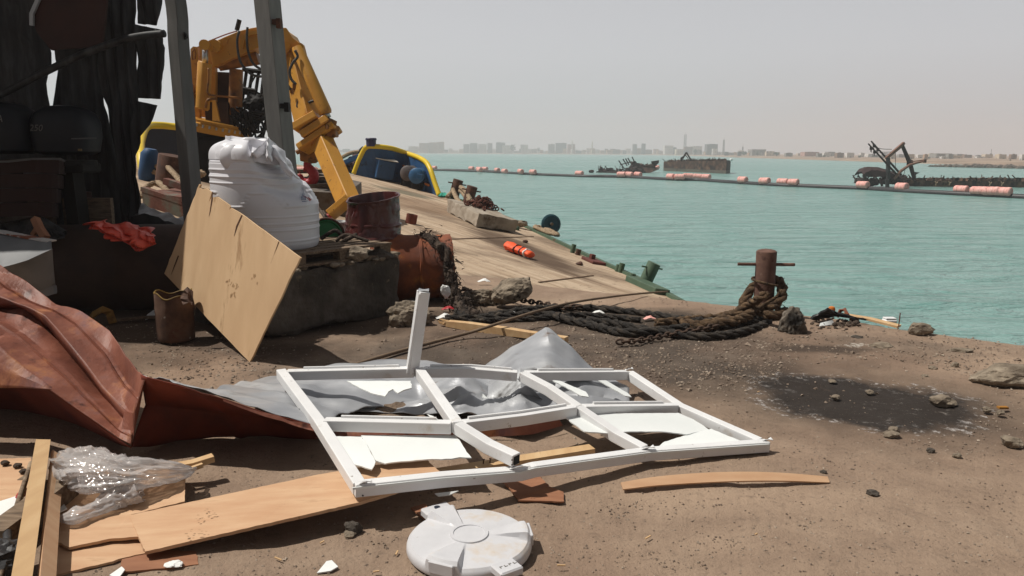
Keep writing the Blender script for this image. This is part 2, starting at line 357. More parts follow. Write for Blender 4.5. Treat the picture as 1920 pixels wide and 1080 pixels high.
# ================================================================== SETTING
QA, QB = G(830, 502), G(1920, 633)
qd = (QB-QA).normalized(); qn = V((-qd.y, qd.x, 0));  qn = qn if qn.y < 0 else -qn      # qn points inland
def quay(u, v): return QA + qd*u + qn*v
def edge_jit(u): return .10*fbm(u*.9, 3.1) + .05*fbm(u*4, 7.7)
def gz(x, y):
    return .028*fbm(x*.6, y*.6, 1.3, 3) + .012*fbm(x*2.4, y*2.4, 4.1, 3)
mb = MB()
us = [-24+.0*i for i in range(0)]
u = -26.0
while u < 22: us.append(u); u += .07 if -4 < u < 9 else .3
vs_ = [0, .03, .07, .12, .18, .25]
v = .25
while v < 19: v += .07 if v < 8 else .4; vs_.append(v)
nu = len(us); vv = []
for j, v in enumerate(vs_):
    for u in us:
        e = edge_jit(u); p = quay(u, v - e*max(0, 1-v/1.5))
        z = gz(p.x, p.y) - .12*max(0, 1-v/.16)**2 - .03*max(0, 1-v/.9)
        vv.append(V((p.x, p.y, z + .006*nz(p.x*14, p.y*14, .5))))
ff = [(j*nu+i, j*nu+i+1, (j+1)*nu+i+1, (j+1)*nu+i) for j in range(len(vs_)-1) for i in range(nu-1)]
mb.add(vv, ff)
wall = [V((p.x+.06*nz(p.x*3, p.y*3), p.y+.06*nz(p.y*3, 2), -1.0)) for p in vv[:nu]] + [V((p.x, p.y, -3.0)) for p in vv[:nu]]
o = len(mb.v); mb.v += wall
mb.f += [(i, o+i, o+i+1, i+1) for i in range(nu-1)] + [(o+i, o+nu+i, o+nu+i+1, o+i+1) for i in range(nu-1)]
def ground_mat():
    m, nt, b, out = newmat('quay_dirt'); P = coords(nt)
    n1 = noise_t(nt, P, .55, 6, .6); n2 = noise_t(nt, P, 3.2, 7, .65); n3 = noise_t(nt, P, 26, 6, .7); n4 = noise_t(nt, P, 95, 4, .7)
    brown = ramp(nt, n2, [(.3, S(150, 128, 110, .75)), (.5, S(165, 142, 122, .75)), (.72, S(178, 155, 134, .75))])
    grey = ramp(nt, n2, [(.3, S(84, 74, 66, .74)), (.55, S(104, 92, 82, .74)), (.75, S(126, 113, 101, .74))])
    def ell(c, rx, ry, rot, wob, sc=1.4):
        mp = _n(nt, 'ShaderNodeMapping'); mp.vector_type = 'TEXTURE'
        mp.inputs['Location'].default_value = (c.x, c.y, 0); mp.inputs['Rotation'].default_value = (0, 0, rot); mp.inputs['Scale'].default_value = (rx, ry, 1)
        tc = _n(nt, 'ShaderNodeTexCoord'); nt.links.new(tc.outputs['Object'], mp.inputs[0])
        sp = _n(nt, 'ShaderNodeSeparateXYZ'); nt.links.new(mp.outputs[0], sp.inputs[0])
        d = mth(nt, 'SQRT', mth(nt, 'ADD', mth(nt, 'POWER', sp.outputs[0], 2), mth(nt, 'POWER', sp.outputs[1], 2)))
        k = noise_t(nt, P, sc, 6, .6)
        return mth(nt, 'ADD', d, mth(nt, 'MULTIPLY', mth(nt, 'SUBTRACT', k, .5), wob))
    n0 = noise_t(nt, coords(nt, (.5, 1.5, 1), (0, 0, .5)), .8, 6, .6); brown = mixc(nt, ramp(nt, n0, [(.50, 0.0), (.66, .8)]), brown, S(186, 161, 138, .75))
    gm = ell(G(1120, 660), 2.9, 1.35, .05, 1.5, .9)
    col = mixc(nt, ramp(nt, gm, [(.55, 1.0), (1.25, 0.0)]), brown, grey)
    col = mixc(nt, ramp(nt, n1, [(.46, 0.0), (.62, .55)]), col, S(146, 121, 103, .74))
    dk = ell(G(300, 600), 2.6, 1.7, -.2, 1.2)                                            # oily dirt by the shed
    col = mixc(nt, mth(nt, 'MULTIPLY', ramp(nt, dk, [(.6, 1.0), (1.2, 0.0)]), .72), col, S(70, 58, 50, .7))
    rp = ell(G(1080, 592), 1.9, .62, -.05, .9, 2)                                        # oil under the ropes
    col = mixc(nt, mth(nt, 'MULTIPLY', ramp(nt, rp, [(.55, 1.0), (1.15, 0.0)]), .8), col, S(58, 52, 47, .7))
    wood = ell(G(640, 600), 1.6, .75, 0, 1, 2)
    col = mixc(nt, mth(nt, 'MULTIPLY', ramp(nt, wood, [(.6, 1.0), (1.2, 0.0)]), .5), col, S(72, 58, 48, .7))
    c0 = G(1622, 752); bp = ell(c0, .80, .56, -.35, 1.15, 2.2)                             # burnt patch
    soot = ramp(nt, n2, [(.35, (.016, .014, .013)), (.6, (.034, .030, .029)), (.8, (.06, .052, .047))])
    col = mixc(nt, ramp(nt, bp, [(.74, 1.0), (1.2, 0.0)]), col, soot)
    halo = mth(nt, 'MULTIPLY', ramp(nt, ell(c0, 1.5, 1.0, -.2, 1.1, 1.5), [(.4, 1.0), (1.15, 0.0)]), .62)
    col = mixc(nt, halo, col, S(62, 54, 48, .74))
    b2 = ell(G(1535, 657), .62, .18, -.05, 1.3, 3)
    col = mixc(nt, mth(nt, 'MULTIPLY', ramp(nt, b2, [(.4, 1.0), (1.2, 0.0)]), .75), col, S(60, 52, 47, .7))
    ash = mth(nt, 'MULTIPLY', ramp(nt, bp, [(.62, 0.0), (.90, 1.0), (1.02, 1.0), (1.2, 0.0)]), ramp(nt, noise_t(nt, P, 15, 7, .75), [(.54, 0.0), (.64, 1.0)]))
    col = mixc(nt, mth(nt, 'MULTIPLY', ash, .85), col, S(205, 200, 196, .8))
    ash2 = mth(nt, 'MULTIPLY', ramp(nt, ell(G(1612, 651), .22, .10, 0, .7, 4), [(.5, 1.0), (1.1, 0.0)]), ramp(nt, noise_t(nt, P, 22, 7, .75), [(.5, 0.0), (.6, 1.0)]))
    col = mixc(nt, ash2, col, S(205, 200, 190, .8))
    ash3 = mth(nt, 'MULTIPLY', ramp(nt, ell(G(1700, 760), .42, .2, -.2, .8, 4), [(.5, 1.0), (1.1, 0.0)]), ramp(nt, noise_t(nt, P, 18, 7, .78), [(.58, 0.0), (.68, .7)]))
    col = mixc(nt, ash3, col, S(180, 174, 168, .8))
    col = mixc(nt, ramp(nt, n3, [(.28, .36), (.46, 0.0)]), col, (.06, .048, .04))
    col = mixc(nt, ramp(nt, n3, [(.66, 0.0), (.80, .40)]), col, S(196, 178, 156, .74))
    col = mixc(nt, ramp(nt, n4, [(.66, 0.0), (.74, .55)]), col, S(205, 194, 178, .74))
    col = mixc(nt, ramp(nt, n4, [(.26, .4), (.36, 0.0)]), col, (.05, .042, .035))
    n5 = noise_t(nt, P, 9, 8, .72); col = mixc(nt, ramp(nt, n5, [(.60, 0.0), (.72, .5)]), col, S(104, 88, 76, .74))
    nt.links.new(col, b.inputs['Base Color']); b.inputs['Roughness'].default_value = .95; b.inputs['Specular IOR Level'].default_value = .2
    h = mth(nt, 'ADD', mth(nt, 'MULTIPLY', n2, 1.2), mth(nt, 'ADD', mth(nt, 'MULTIPLY', n3, .55), mth(nt, 'MULTIPLY', n4, .22)))
    bump(nt, b, h, .8, .03)
    return m
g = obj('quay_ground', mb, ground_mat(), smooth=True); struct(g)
g.data.transform(Matrix.Translation(W[g])); g.location = (0, 0, 0); W[g] = V((0, 0, 0))

# water
SEA = -1.8
def water_mat():
    m, nt, b, out = newmat('sea_water')
    P = coords(nt, (1, 1, 1)); tc = P
    big = noise_t(nt, coords(nt, (.012, .035, 1)), 1, 4, .5)
    col = ramp(nt, big, [(.3, (.165, .300, .278)), (.55, (.195, .335, .312)), (.75, (.222, .360, .338))])
    w1 = noise_t(nt, coords(nt, (.32, .95, 1), (0, 0, .12)), 1.0, 5, .6, .6)
    col = mixc(nt, ramp(nt, w1, [(.50, 0.0), (.68, .62)]), col, (.072, .225, .195))  # light and dark of the ripples put into the colour
    nt.links.new(col, b.inputs['Base Color'])
    b.inputs['Roughness'].default_value = .24; b.inputs['IOR'].default_value = 1.33; b.inputs['Specular IOR Level'].default_value = .28
    w2 = noise_t(nt, coords(nt, (1.6, 3.6, 1), (0, 0, -.1)), 1.0, 4, .6, .4)
    w3 = noise_t(nt, coords(nt, (.05, .16, 1), (0, 0, .1)), 1.0, 3, .5)
    h = mth(nt, 'ADD', mth(nt, 'MULTIPLY', w1, 1.0), mth(nt, 'ADD', mth(nt, 'MULTIPLY', w2, .16), mth(nt, 'MULTIPLY', w3, .5)))
    bump(nt, b, h, 1.0, .8)
    return m
mb = MB(); mb.sheet(lambda a, c: V((lerp(-1900, 1900, a), lerp(-40, 2450, c), SEA)), 8, 8)
struct(obj('sea_water', mb, water_mat()))

# far shore
sh = [(-500, 282.0-3.0, 1500), (300, 0, 1250), (650, 0, 1180), (830, 0, 1200), (1000, 0, 1210), (1140, 0, 1180), (1240, 0, 1080), (1310, 0, 830), (1380, 0, 620), (1500, 0, 450), (1640, 0, 335), (1740, 0, 282), (1850, 0, 250), (2000, 0, 225), (2400, 0, 200)]
line = []
for px, _, Y in sh:
    d = ray(px, 290); line.append(V((d.x/d.y*Y, Y, SEA-.25)))
line = spline(line, 6)
mb = MB()
def inland(p, k): 
    q = V((p.x, p.y, 0)); return q + q.normalized()*k
rows = [[V((p.x, p.y, SEA-.06)) for p in line]]
for k, z in ((8, SEA+.06), (34, SEA+.45), (40, SEA+.72), (75, SEA+.95), (130, -.62), (300, -.35), (700, -.1)):
    rows.append([V((*inland(p, k*(.4+.6*min(1, p.y/900))).xy, z + .12*nz(p.x*.02, p.y*.02, k))) for p in line])
rows.append([V((p.x*2440/p.y, 2440, .3)) for p in line])
n = len(line); mb.add([p for r in rows for p in r], [(j*n+i, j*n+i+1, (j+1)*n+i+1, (j+1)*n+i) for j in range(len(rows)-1) for i in range(n-1)])
m_sand = M('shore_sand', [S(120, 98, 80, .8), S(158, 132, 110, .8), S(188, 166, 144, .8)], .03, .95, bstr=0, stretch=(1, 3, 1), spots=[(S(104, 82, 66, .8), .05, .55, .1)])
struct(obj('far_shore', mb, m_sand))
# breakwater of dark boulders, too many to count
mb = MB(); rnd = random.Random(5)
for i in range(150):
    px = rnd.uniform(1742, 1990); t = (px-1742)/248
    Y = lerp(214, 186, t) + rnd.uniform(-1.5, 1.5); d = ray(px, 300)
    s = rnd.uniform(.9, 2.1)*min(1, .45+t*1.6)
    mb.rock((d.x/d.y*Y, Y, SEA + rnd.uniform(-.1, .35)), (s*1.5, s, s*.95), i, 1, .1, 8)
bw = obj('breakwater', mb, M('breakwater_rock', [S(74, 64, 58, .8), S(118, 104, 92, .8)], .8, .95, bstr=.4, bd=.1)); bw['kind'] = 'stuff'
bw['label'] = 'low line of dark boulders along the right shore'
# haze
mb = MB(); mb.box((0, 1205, 38.6), (3900, 2530, 85))
hz = obj('haze', mb, None or bpy.data.materials.new('dust_haze')); hz['kind'] = 'stuff'
hm = bpy.data.materials['dust_haze']; hm.use_nodes = True; nt = hm.node_tree; nt.nodes.clear()
pv = _n(nt, 'ShaderNodeVolumePrincipled'); oo = _n(nt, 'ShaderNodeOutputMaterial'); nt.links.new(pv.outputs[0], oo.inputs['Volume'])
pv.inputs['Color'].default_value = (.90, .89, .92, 1); pv.inputs['Density'].default_value = .00085; pv.inputs['Anisotropy'].default_value = .15

# ------------------------------------------------------------------ the far town
def wallmat(name, c, wn):
    m, nt, b, o = newmat(name)
    P = coords(nt, (1, 1, 1)); sp = _n(nt, 'ShaderNodeSeparateXYZ'); nt.links.new(P, sp.inputs[0])
    fx = mth(nt, 'FRACT', mth(nt, 'MULTIPLY', mth(nt, 'ADD', sp.outputs[0], sp.outputs[1]), .33)); fz = mth(nt, 'FRACT', mth(nt, 'MULTIPLY', sp.outputs[2], .30))
    wx = mth(nt, 'MULTIPLY', mth(nt, 'GREATER_THAN', fx, .36), mth(nt, 'LESS_THAN', fx, .70)); wz = mth(nt, 'MULTIPLY', mth(nt, 'GREATER_THAN', fz, .35), mth(nt, 'LESS_THAN', fz, .72))
    f = mth(nt, 'MULTIPLY', mth(nt, 'MULTIPLY', wx, wz), wn)
    base = ramp(nt, noise_t(nt, P, .4, 4), [(.3, tuple(x*.8 for x in c)), (.7, c)])
    nt.links.new(mixc(nt, f, base, (.05, .05, .055)), b.inputs['Base Color']); b.inputs['Roughness'].default_value = .9
    return m
WALLS = {'tan': wallmat('tan_wall', S(206, 168, 136, .8), .55), 'white': wallmat('white_wall', S(236, 232, 226, .85), .6), 'grey': wallmat('grey_wall', S(160, 156, 150, .8), .75),
         'dark grey': wallmat('dark_grey_wall', S(112, 110, 108, .8), .7), 'cream': wallmat('cream_wall', S(224, 206, 180, .8), .6), 'pink': wallmat('pink_wall', S(206, 160, 146, .8), .6), 'brown': wallmat('brown_wall', S(150, 120, 100, .8), .6)}
def shoreY(px):
    for (a, _, ya), (b, _, yb) in zip(sh, sh[1:]):
        if a <= px <= b: return lerp(ya, yb, (px-a)/(b-a))
    return 300
def land_at(px, k, pm=None):
    d = ray(px, 290); Y = shoreY(px if pm is None else pm) + k; return V((d.x/d.y*Y, Y, -.45 if k > 100 else -.8))
def building(px0, px1, top, col, k, rnd):
    a, b = land_at(px0, k, (px0+px1)/2), land_at(px1, k, (px0+px1)/2); Y = (a.y+b.y)/2; cx = (a.x+b.x)/2; wd = abs(b.x-a.x); h = D((px0+px1)/2, top, Y).z - a.z
    h = max(1.6, h); dp = wd*rnd.uniform(.6, 1.1); z0 = -1.6; m = MB()
    t = rnd.random()
    m.box((cx, Y+dp/2, z0+(h-a.z*0)/2), (wd, dp, h-z0-1.6+1.2))
    top_ = z0 + h/2 + (h-z0-1.6+1.2)/2
    if wd > 6:
        for sx in (-1, 1): m.box((cx+sx*(wd/2-.12), Y+dp/2, top_+.03*h), (.3, dp,   .05*h))       # parapet
        m.box((cx, Y+.1, top_+.03*h), (wd-.5, .3,   .05*h))
    if t < .55: m.box((cx+wd*rnd.uniform(-.25, .25), Y+dp*.6, top_+h*.04), (wd*rnd.uniform(.25, .5), dp*.4, h*.09))   # stair house
    if t > .35 and wd > 7: m.box((cx+wd*rnd.choice((-.3, .3)), Y-.5, z0+h*.45), (wd*.28, 1.2, h*.8))              # balcony bay
    if t > .6: m.lathe([(.05*wd, 0), (.05*wd,   .05*h), (.02*wd, .09*h)], (cx-wd*.2, Y+dp*.3, top_), 8)                              # roof tank
    return m
rnd = random.Random(21)
where = [(560, 640, 'behind the white tank beside the grey post'), (640, 780, 'left of the tan apartment blocks'), (780, 860, 'beside the tan apartment blocks'), (860, 950, 'right of the tan apartment blocks'),
         (950, 1065, 'left of the white minarets'), (1065, 1115, 'between the two minarets'), (1115, 1245, 'behind the tangled wreck'), (1245, 1400, 'behind the box shaped wreck'),
         (1400, 1520, 'right of the box shaped wreck'), (1520, 1650, 'left of the derrick wreck'), (1650, 1760, 'behind the derrick wreck'), (1760, 1960, 'right of the derrick wreck')]
def wh(px):
    for a, b, t in where:
        if a <= px < b: return t
    return where[-1][2]
specials = [(786, 803, 269, 'tan', 40), (804, 821, 268, 'tan', 42), (819, 832, 267, 'tan', 60), (766, 783, 275, 'cream', 50), (869, 880, 271, 'grey', 60), (881, 895, 269, 'grey', 40), (897, 912, 271, 'white', 55), (914, 923, 269, 'grey', 70),
            (930, 947, 268, 'dark grey', 90), (942, 957, 273, 'white', 40), (976, 990, 272, 'white', 50), (1028, 1040, 271, 'grey', 60), (1042, 1062, 269, 'dark grey', 90), (1064, 1078, 271, 'pink', 60), (1186, 1194, 271, 'grey', 50), (1203, 1210, 269, 'dark grey', 60),
            (1246, 1262, 273, 'white', 120), (1262, 1268, 276, 'dark grey', 100), (1268, 1282, 280, 'cream', 70), (1283, 1298, 275, 'brown', 120), (1298, 1316, 274, 'white', 180), (1325, 1345, 270.5, 'dark grey', 160), (1336, 1344, 278.5, 'white', 90),
            (1384, 1394, 281, 'white', 150), (1410, 1436, 279.5, 'grey', 150), (1437, 1452, 283, 'cream', 140), (1509, 1536, 284, 'pink', 150), (1552, 1566, 284, 'grey', 220), (1628, 1640, 287, 'white', 180), (1756, 1785, 286.5, 'grey', 170), (1785, 1805, 290, 'cream', 150), (1766, 1780, 294, 'white', 110), (1833, 1848, 292.5, 'white', 190)]
made = list(specials)
x = 566.0
while x < 1950:
    if x > 1660 and x < 1745: base = 4.5
    elif x < 780: base = 6
    elif x < 1060: base = 9.5
    elif x < 1250: base = 11
    elif x < 1350: base = 10
    else: base = 5.5
    wpx = rnd.uniform(6, 13)*(1 if x < 1400 else 1.1)
    hor = 284.5 + (x-960)*.0066
    made.append((x, x+wpx, hor + 1 - base*rnd.uniform(.3, .82), rnd.choice(['white', 'grey', 'grey', 'cream', 'dark grey', 'tan', 'brown', 'white']), rnd.uniform(60, 240)))
    x += wpx*rnd.uniform(.55, 1.25) if x < 1380 else wpx*rnd.uniform(.9, 2.0)
for (a, b, top, col, k) in made:
    h = 285 + (a-960)*.0066 - top
    size = 'tall' if h > 11 else ('mid height' if h > 6.5 else 'low')
    wdw = 'narrow' if b-a < 9 else 'broad'
    o = obj('far_building', building(a, b, top, col, k, rnd), WALLS[col])
    lab = f'{size} {wdw} {col} building across the water, {wh(a)}'
    tag(o, lab, 'building', f'{size} {wdw} {col} far buildings {wh(a)}')
def minaret(px, top, k, label):
    a = land_at(px, k); h = D(px, top, a.y).z + 1; r = h*.045
    m = MB(); m.lathe([(r*2.2, 0), (r*2.2, h*.28), (r, h*.3), (r*.95, h*.62), (r*1.7, h*.64), (r*1.7, h*.68), (r*.8, h*.69), (r*.8, h*.86), (r*1.1, h*.87), (r*.5, h*.93), (.05, h)], (a.x, a.y, -1), 10)
    tag(obj('minaret', m, WALLS['white'] if px != 1110 else WALLS['cream']), label, 'minaret')
minaret(1072.5, 261, 60, 'slim white minaret rising above the pink far building')
minaret(1110, 264, 20, 'squat cream minaret near the beach, left of the tangled wreck')
minaret(608, 271, 40, 'white minaret seen between the grey post and crane boom')
def mast(px, top, k, wpx, label):
    a = land_at(px, k); h = D(px, top, a.y).z + 1; w0 = wpx*a.y/FPX; m = MB(); n = 12
    def P(i, t):
        ww = lerp(w0, w0*.7, t)/2; c = (-1, 1)[i % 2], (-1, 1)[i//2]
        return V((a.x + c[0]*ww, a.y + c[1]*ww, -1 + h*t))
    for i in range(4): m.tube([P(i, 0), P(i, 1)], .26, 5)
    for j in range(n):
        for i, q in ((0, 1), (2, 3), (0, 2), (1, 3)): m.tube([P(i, j/n), P(q, (j+1)/n)], .15, 4); m.tube([P(i, j/n), P(q, j/n)], .13, 4)
    m.tube([V((a.x, a.y, -1+h)), V((a.x, a.y, 2+h))], .15, 4)
    tag(obj('lattice_mast', m, M('mast_steel', [(.10, .10, .10), (.16, .15, .15)], 1, .8, bstr=0)), label, 'mast')
mast(1283.5, 252, 160, 4, 'tall lattice mast behind the box shaped wreck')
mast(1356, 262, 260, 2.6, 'thin lattice mast at the right end of the box shaped wreck')
mast(1392, 275, 260, 1.6, 'short thin mast above a white far building')
mast(1858, 288, 260, 2, 'short mast far right on the sandy shore')
m_leaf = M('far_foliage', [(.03, .05, .025), (.06, .085, .045)], 1, .95, bstr=.3, bd=.3)
def tree(px, top, wpx, k, label):
    a = land_at(px, k); r = wpx*a.y/FPX/2; top_z = D(px, top, a.y).z; rr = random.Random(int(px))
    t = thing('tree', label, 'tree', (a.x, a.y, -1), 'trees on the far shore')
    m = MB(); m.tube([(a.x, a.y, -1.2), (a.x+.2, a.y, top_z*.5)], [.4, .25], 6); obj('trunk', m, M('far_bark', [(.08, .06, .045)], 1, .9, bstr=0), t)
    m = MB(); h = max(1.6, (top_z+1)*.55); c = V((a.x, a.y, top_z-h*.55))
    for i in range(170):
        q = V((rr.gauss(0, .45), rr.gauss(0, .45), rr.gauss(0, .42)))
        if q.length > 1.05: q = q.normalized()*rr.uniform(.8, 1.05)
        p = c + V((q.x*r, q.y*r, q.z*h*.7)); s = r*rr.uniform(.10, .22)
        R = Quaternion((rr.gauss(0, 1), rr.gauss(0, 1), rr.gauss(0, 1), rr.gauss(0, 1))).normalized().to_matrix()
        m.add([p + R @ V(v)*s for v in ((-1, -.5, 0), (1, -.6, .2), (.9, .6, 0), (-.8, .7, .3))], [(0, 1, 2, 3)])
    obj('crown', m, m_leaf, t)
for px, top, wp, k, lb in ((961, 271, 13, 60, 'dark green tree clump left of the minarets'), (953, 274, 8, 70, 'small dark tree against a white far building'), (1395, 284.5, 12, 110, 'dark round bush right of the box shaped wreck'), (1456, 286, 9, 120, 'dark round bush on the open sandy shore'),
                           (1420, 286, 5, 130, 'small bush before the grey far hall'), (1303, 280, 7, 70, 'small tree behind the box shaped wreck'), (1594, 290, 6, 130, 'small bush left of the derrick wreck'), (1612, 291, 6, 120, 'low bush nearest the derrick wreck'), (1741, 294, 7, 110, 'low dark bush right of the derrick poles'), (1895, 300, 8, 60, 'low dark scrub at the far right shore'), (1545, 291, 7, 120, 'low bush right of the pink far building'), (1010, 277, 6, 50, 'small grey green tree in the far town')):
    tree(px, top, wp, k, lb)
# ================================================================== WORKBOAT, heeled to the right, beyond the quay edge
BA, BBx, BC = -.526, -.2056, .0083
def deck(px, py): return PL(px, py, BA, BBx, BC)
def dz(x, y): return BA + BBx*x + BC*y
DN = V((-BBx, -BC, 1)).normalized()
A_, B_ = deck(1275, 568), deck(826, 366)
along = (B_-A_).normalized(); across = DN.cross(along).normalized()
if across.x > 0: across = -across
DR = Matrix((across, along, DN)).transposed()              # deck frame: x to port (left), y forward, z up
deck_x, deck_y = across, along
boat = thing('workboat', 'heeled workboat with sunlit plank deck moored beyond the quay edge', 'boat', (A_.x, A_.y, SEA))
C1, C2, C3, C4 = deck(757, 344), deck(664, 327), A_ + deck_x*9.2 + deck_y*15, A_ + deck_x*9.2 - deck_y*1.0
N1 = deck(1215, 549) + deck_x*3.6 - deck_y*1.3
EDGE = [A_] + [deck(*q) for q in ((1236, 546), (1192, 523), (1130, 495), (1045, 455), (955, 412), (885, 383))] + [B_]
poly = EDGE + [C1, C2, C3, C4, N1]
mb = MB(); mb.prism(poly, -DN*.12)
def deck_mat():
    m, nt, b, o = newmat('deck_planks')
    pd = deck(905, 497)-deck(800, 460); ang = math.atan2(pd.y, pd.x)
    P = coords(nt, (1, 1, 1), (0, 0, -ang)); sp = _n(nt, 'ShaderNodeSeparateXYZ'); nt.links.new(P, sp.inputs[0])
    pv = _n(nt, 'ShaderNodeCombineXYZ'); nt.links.new(mth(nt, 'MULTIPLY', sp.outputs[0], .35), pv.inputs[0]); nt.links.new(mth(nt, 'MULTIPLY', sp.outputs[1], 5.5), pv.inputs[1])
    g = noise_t(nt, pv.outputs[0], 1.0, 7, .7)
    pl = mth(nt, 'MULTIPLY', sp.outputs[1], 4.6); idn = mth(nt, 'FLOOR', pl); fr = mth(nt, 'FRACT', pl)
    wn = _n(nt, 'ShaderNodeTexWhiteNoise'); wn.noise_dimensions = '1D'; nt.links.new(idn, wn.inputs['W'])
    col = ramp(nt, g, [(.26, S(150, 128, 106, .76)), (.44, S(196, 172, 146, .76)), (.58, S(214, 192, 166, .76)), (.78, S(226, 206, 182, .76))])
    col = mixc(nt, mth(nt, 'MULTIPLY', wn.outputs[0], .18), col, S(150, 118, 90, .74))
    col = mixc(nt, ramp(nt, fr, [(0.0, .22), (.05, 0.0), (.95, 0.0), (1.0, .22)]), col, S(90, 70, 54, .72))
    d = noise_t(nt, coords(nt, (.5, 1.1, 1), (0, 0, -ang)), .75, 6, .6)
    col = mixc(nt, ramp(nt, d, [(.50, 0.0), (.66, .72)]), col, S(122, 102, 84, .72))
    # oily run below the slab, down to the low side
    def band(p, q, wdt, a):
        mid = (p+q)/2; an = math.atan2((q-p).y, (q-p).x); L = (q-p).length/2
        mp = _n(nt, 'ShaderNodeMapping'); mp.vector_type = 'TEXTURE'; off = mid - W[boat]*0
        mp.inputs['Location'].default_value = (off.x, off.y, 0); mp.inputs['Rotation'].default_value = (0, 0, an); mp.inputs['Scale'].default_value = (L, wdt, 1)
        ge = _n(nt, 'ShaderNodeNewGeometry'); nt.links.new(ge.outputs['Position'], mp.inputs[0]); s2 = _n(nt, 'ShaderNodeSeparateXYZ'); nt.links.new(mp.outputs[0], s2.inputs[0])
        r = mth(nt, 'SQRT', mth(nt, 'ADD', mth(nt, 'POWER', s2.outputs[0], 2), mth(nt, 'POWER', s2.outputs[1], 2)))
        r = mth(nt, 'ADD', r, mth(nt, 'MULTIPLY', mth(nt, 'SUBTRACT', g, .5), 1.1))
        return mth(nt, 'MULTIPLY', ramp(nt, r, [(.55, 1.0), (1.15, 0.0)]), a)
    col = mixc(nt, band(deck(660, 350), deck(900, 415), 2.2, .55), col, S(142, 112, 86, .7))
    col = mixc(nt, band(deck(870, 415), deck(1130, 540), .85, .85), col, S(92, 72, 57, .7))
    col = mixc(nt, band(deck(1000, 440), deck(1080, 476), .5, .5), col, S(112, 90, 72, .7))
    col = mixc(nt, band(deck(880, 510), deck(1010, 560), .8, .6), col, S(100, 84, 70, .7))
    col = mixc(nt, band(deck(690, 345), deck(830, 378), .75, .8), col, S(112, 110, 92, .7))
    col = mixc(nt, band(deck(770, 420), deck(860, 452), .22, .6), col, S(120, 94, 74, .7))
    sp1 = noise_t(nt, coords(nt, (1, 2.2, 1), (0, 0, -ang)), 5.0, 7, .75)
    col = mixc(nt, ramp(nt, sp1, [(.56, 0.0), (.66, .8)]), col, S(92, 74, 60, .7))
    nt.links.new(col, b.inputs['Base Color']); b.inputs['Roughness'].default_value = .9; b.inputs['Specular IOR Level'].default_value = .2
    bump(nt, b, mth(nt, 'ADD', g, mth(nt, 'MULTIPLY', ramp(nt, fr, [(0.0, 0.0), (.05, 1.0), (.95, 1.0), (1.0, 0.0)]), .3)), .5, .02)
    return m
m_hull = M('hull_steel', [(.016, .022, .02), (.04, .045, .038)], 1.4, .7, bs=8, bstr=.3, spots=[(S(96, 66, 48, K), 2, .6, .1)])
obj('deck', mb, deck_mat(), boat)
mb = MB(); base = [V((p.x+(.0 if p is not A_ else .0), p.y, -3.2)) for p in poly]
inn = [p - DN*.10 + (V((sum(q.x for q in poly)/len(poly), sum(q.y for q in poly)/len(poly), p.z))-p)*.012 for p in poly]
n = len(poly); mb.add(inn + [lerp(a, V((sum(q.x for q in poly)/len(poly), sum(q.y for q in poly)/len(poly), -3.2)), .08)*1 for a in base], [(i, (i+1) % n, n+(i+1) % n, n+i) for i in range(n)] + [tuple(range(n, 2*n))])
obj('hull', mb, m_hull, boat)
# green gunwale strip along the low side
mb = MB(); mb.path_beam([q-deck_x*.02+DN*.01 for q in EDGE], .14, .10, DN)
obj('gunwale', mb, m_green, boat)
# deck seams: raised cross battens
mb = MB()
for p, q in (((744, 452), (1000, 444)), ((1010, 530), (1112, 517))): mb.path_beam([deck(*p)+DN*.006, deck(*q)+DN*.006], .035, .016, DN)
obj('deck_batten', mb, M('seam_wood', [S(104, 82, 62, K), S(128, 102, 80, K)], 4, .9), boat)
# --- bulwark at the far end
base_px = [(664, 327), (690, 333), (720, 338.5), (757, 344), (780, 352), (802, 360), (822, 367.5)]
rim_px = [(663.5, 326, 664), (672, 303, 664), (680, 286, 668), (685, 278, 674), (691, 274.6, 682), (701, 274.4, 692), (718, 275.5, 706), (736, 278.5, 724), (752, 283.5, 744), (764, 288, 757), (780, 293.5, 772), (791.5, 299, 784), (799, 304.5, 794), (804, 312, 802), (808.5, 322, 808), (816, 345, 815), (824, 367, 822)]
def baseY(px):
    for (a, ya), (b, yb) in zip(base_px, base_px[1:]):
        if a <= px <= b: return deck(lerp(a, b, (px-a)/(b-a)), lerp(ya, yb, (px-a)/(b-a)))
    return deck(*base_px[-1])
rim = [D(px, py, baseY(bx).y) for px, py, bx in rim_px]
bas = [baseY(bx) for _, _, bx in rim_px]
bw_ = thing('x', 'x', 'x', (0, 0, 0)); bpy.data.objects.remove(bw_)
mb = MB(); mb.loft([rim, bas], 40, 6); obj('bulwark', mb, m_blue, boat, smooth=False, solid=.05)
mb = MB(); mb.tube(spline(rim, 5), .085, 10); bul = obj('bulwark_rim', mb, m_yellow, boat, smooth=True)
mb = MB(); c = D(696, 274.5, rim[4].y); mb.lathe([(.17, 0), (.17, .20), (.19, .21), (.19, .26), (.17, .28)], c, 16); obj('vent_cap', mb, M('purple_cap', [(.02, .02, .06), (.04, .035, .10)], 4, .5), boat, auto=40)
for px, py in ((760, 311.5), (773, 324), (791, 330), (804, 346)):      # orange draught strokes
    p = D(px, py, baseY(px).y) + V((-.04, -.05, 0)); q = V((.40, -.60, -.14)).normalized() if px > 757 else V((1, 0, -.2))
    mb = MB(); a = D(px-4.2, py-1.6, baseY(px-3).y)+V((-.05, -.06, 0)); b_ = D(px+4.2, py+1.6, baseY(px+3).y)+V((-.05, -.06, 0))
    k = 9
    mb.path_beam([lerp(a, b_, i/k) + V((0, 0, .018*math.sin(i*2.4))) for i in range(k+1)], .03, .055); obj('painted_mark', mb, M('orange_mark', [(.55, .17, .03)], 1, .6, bstr=0), boat)
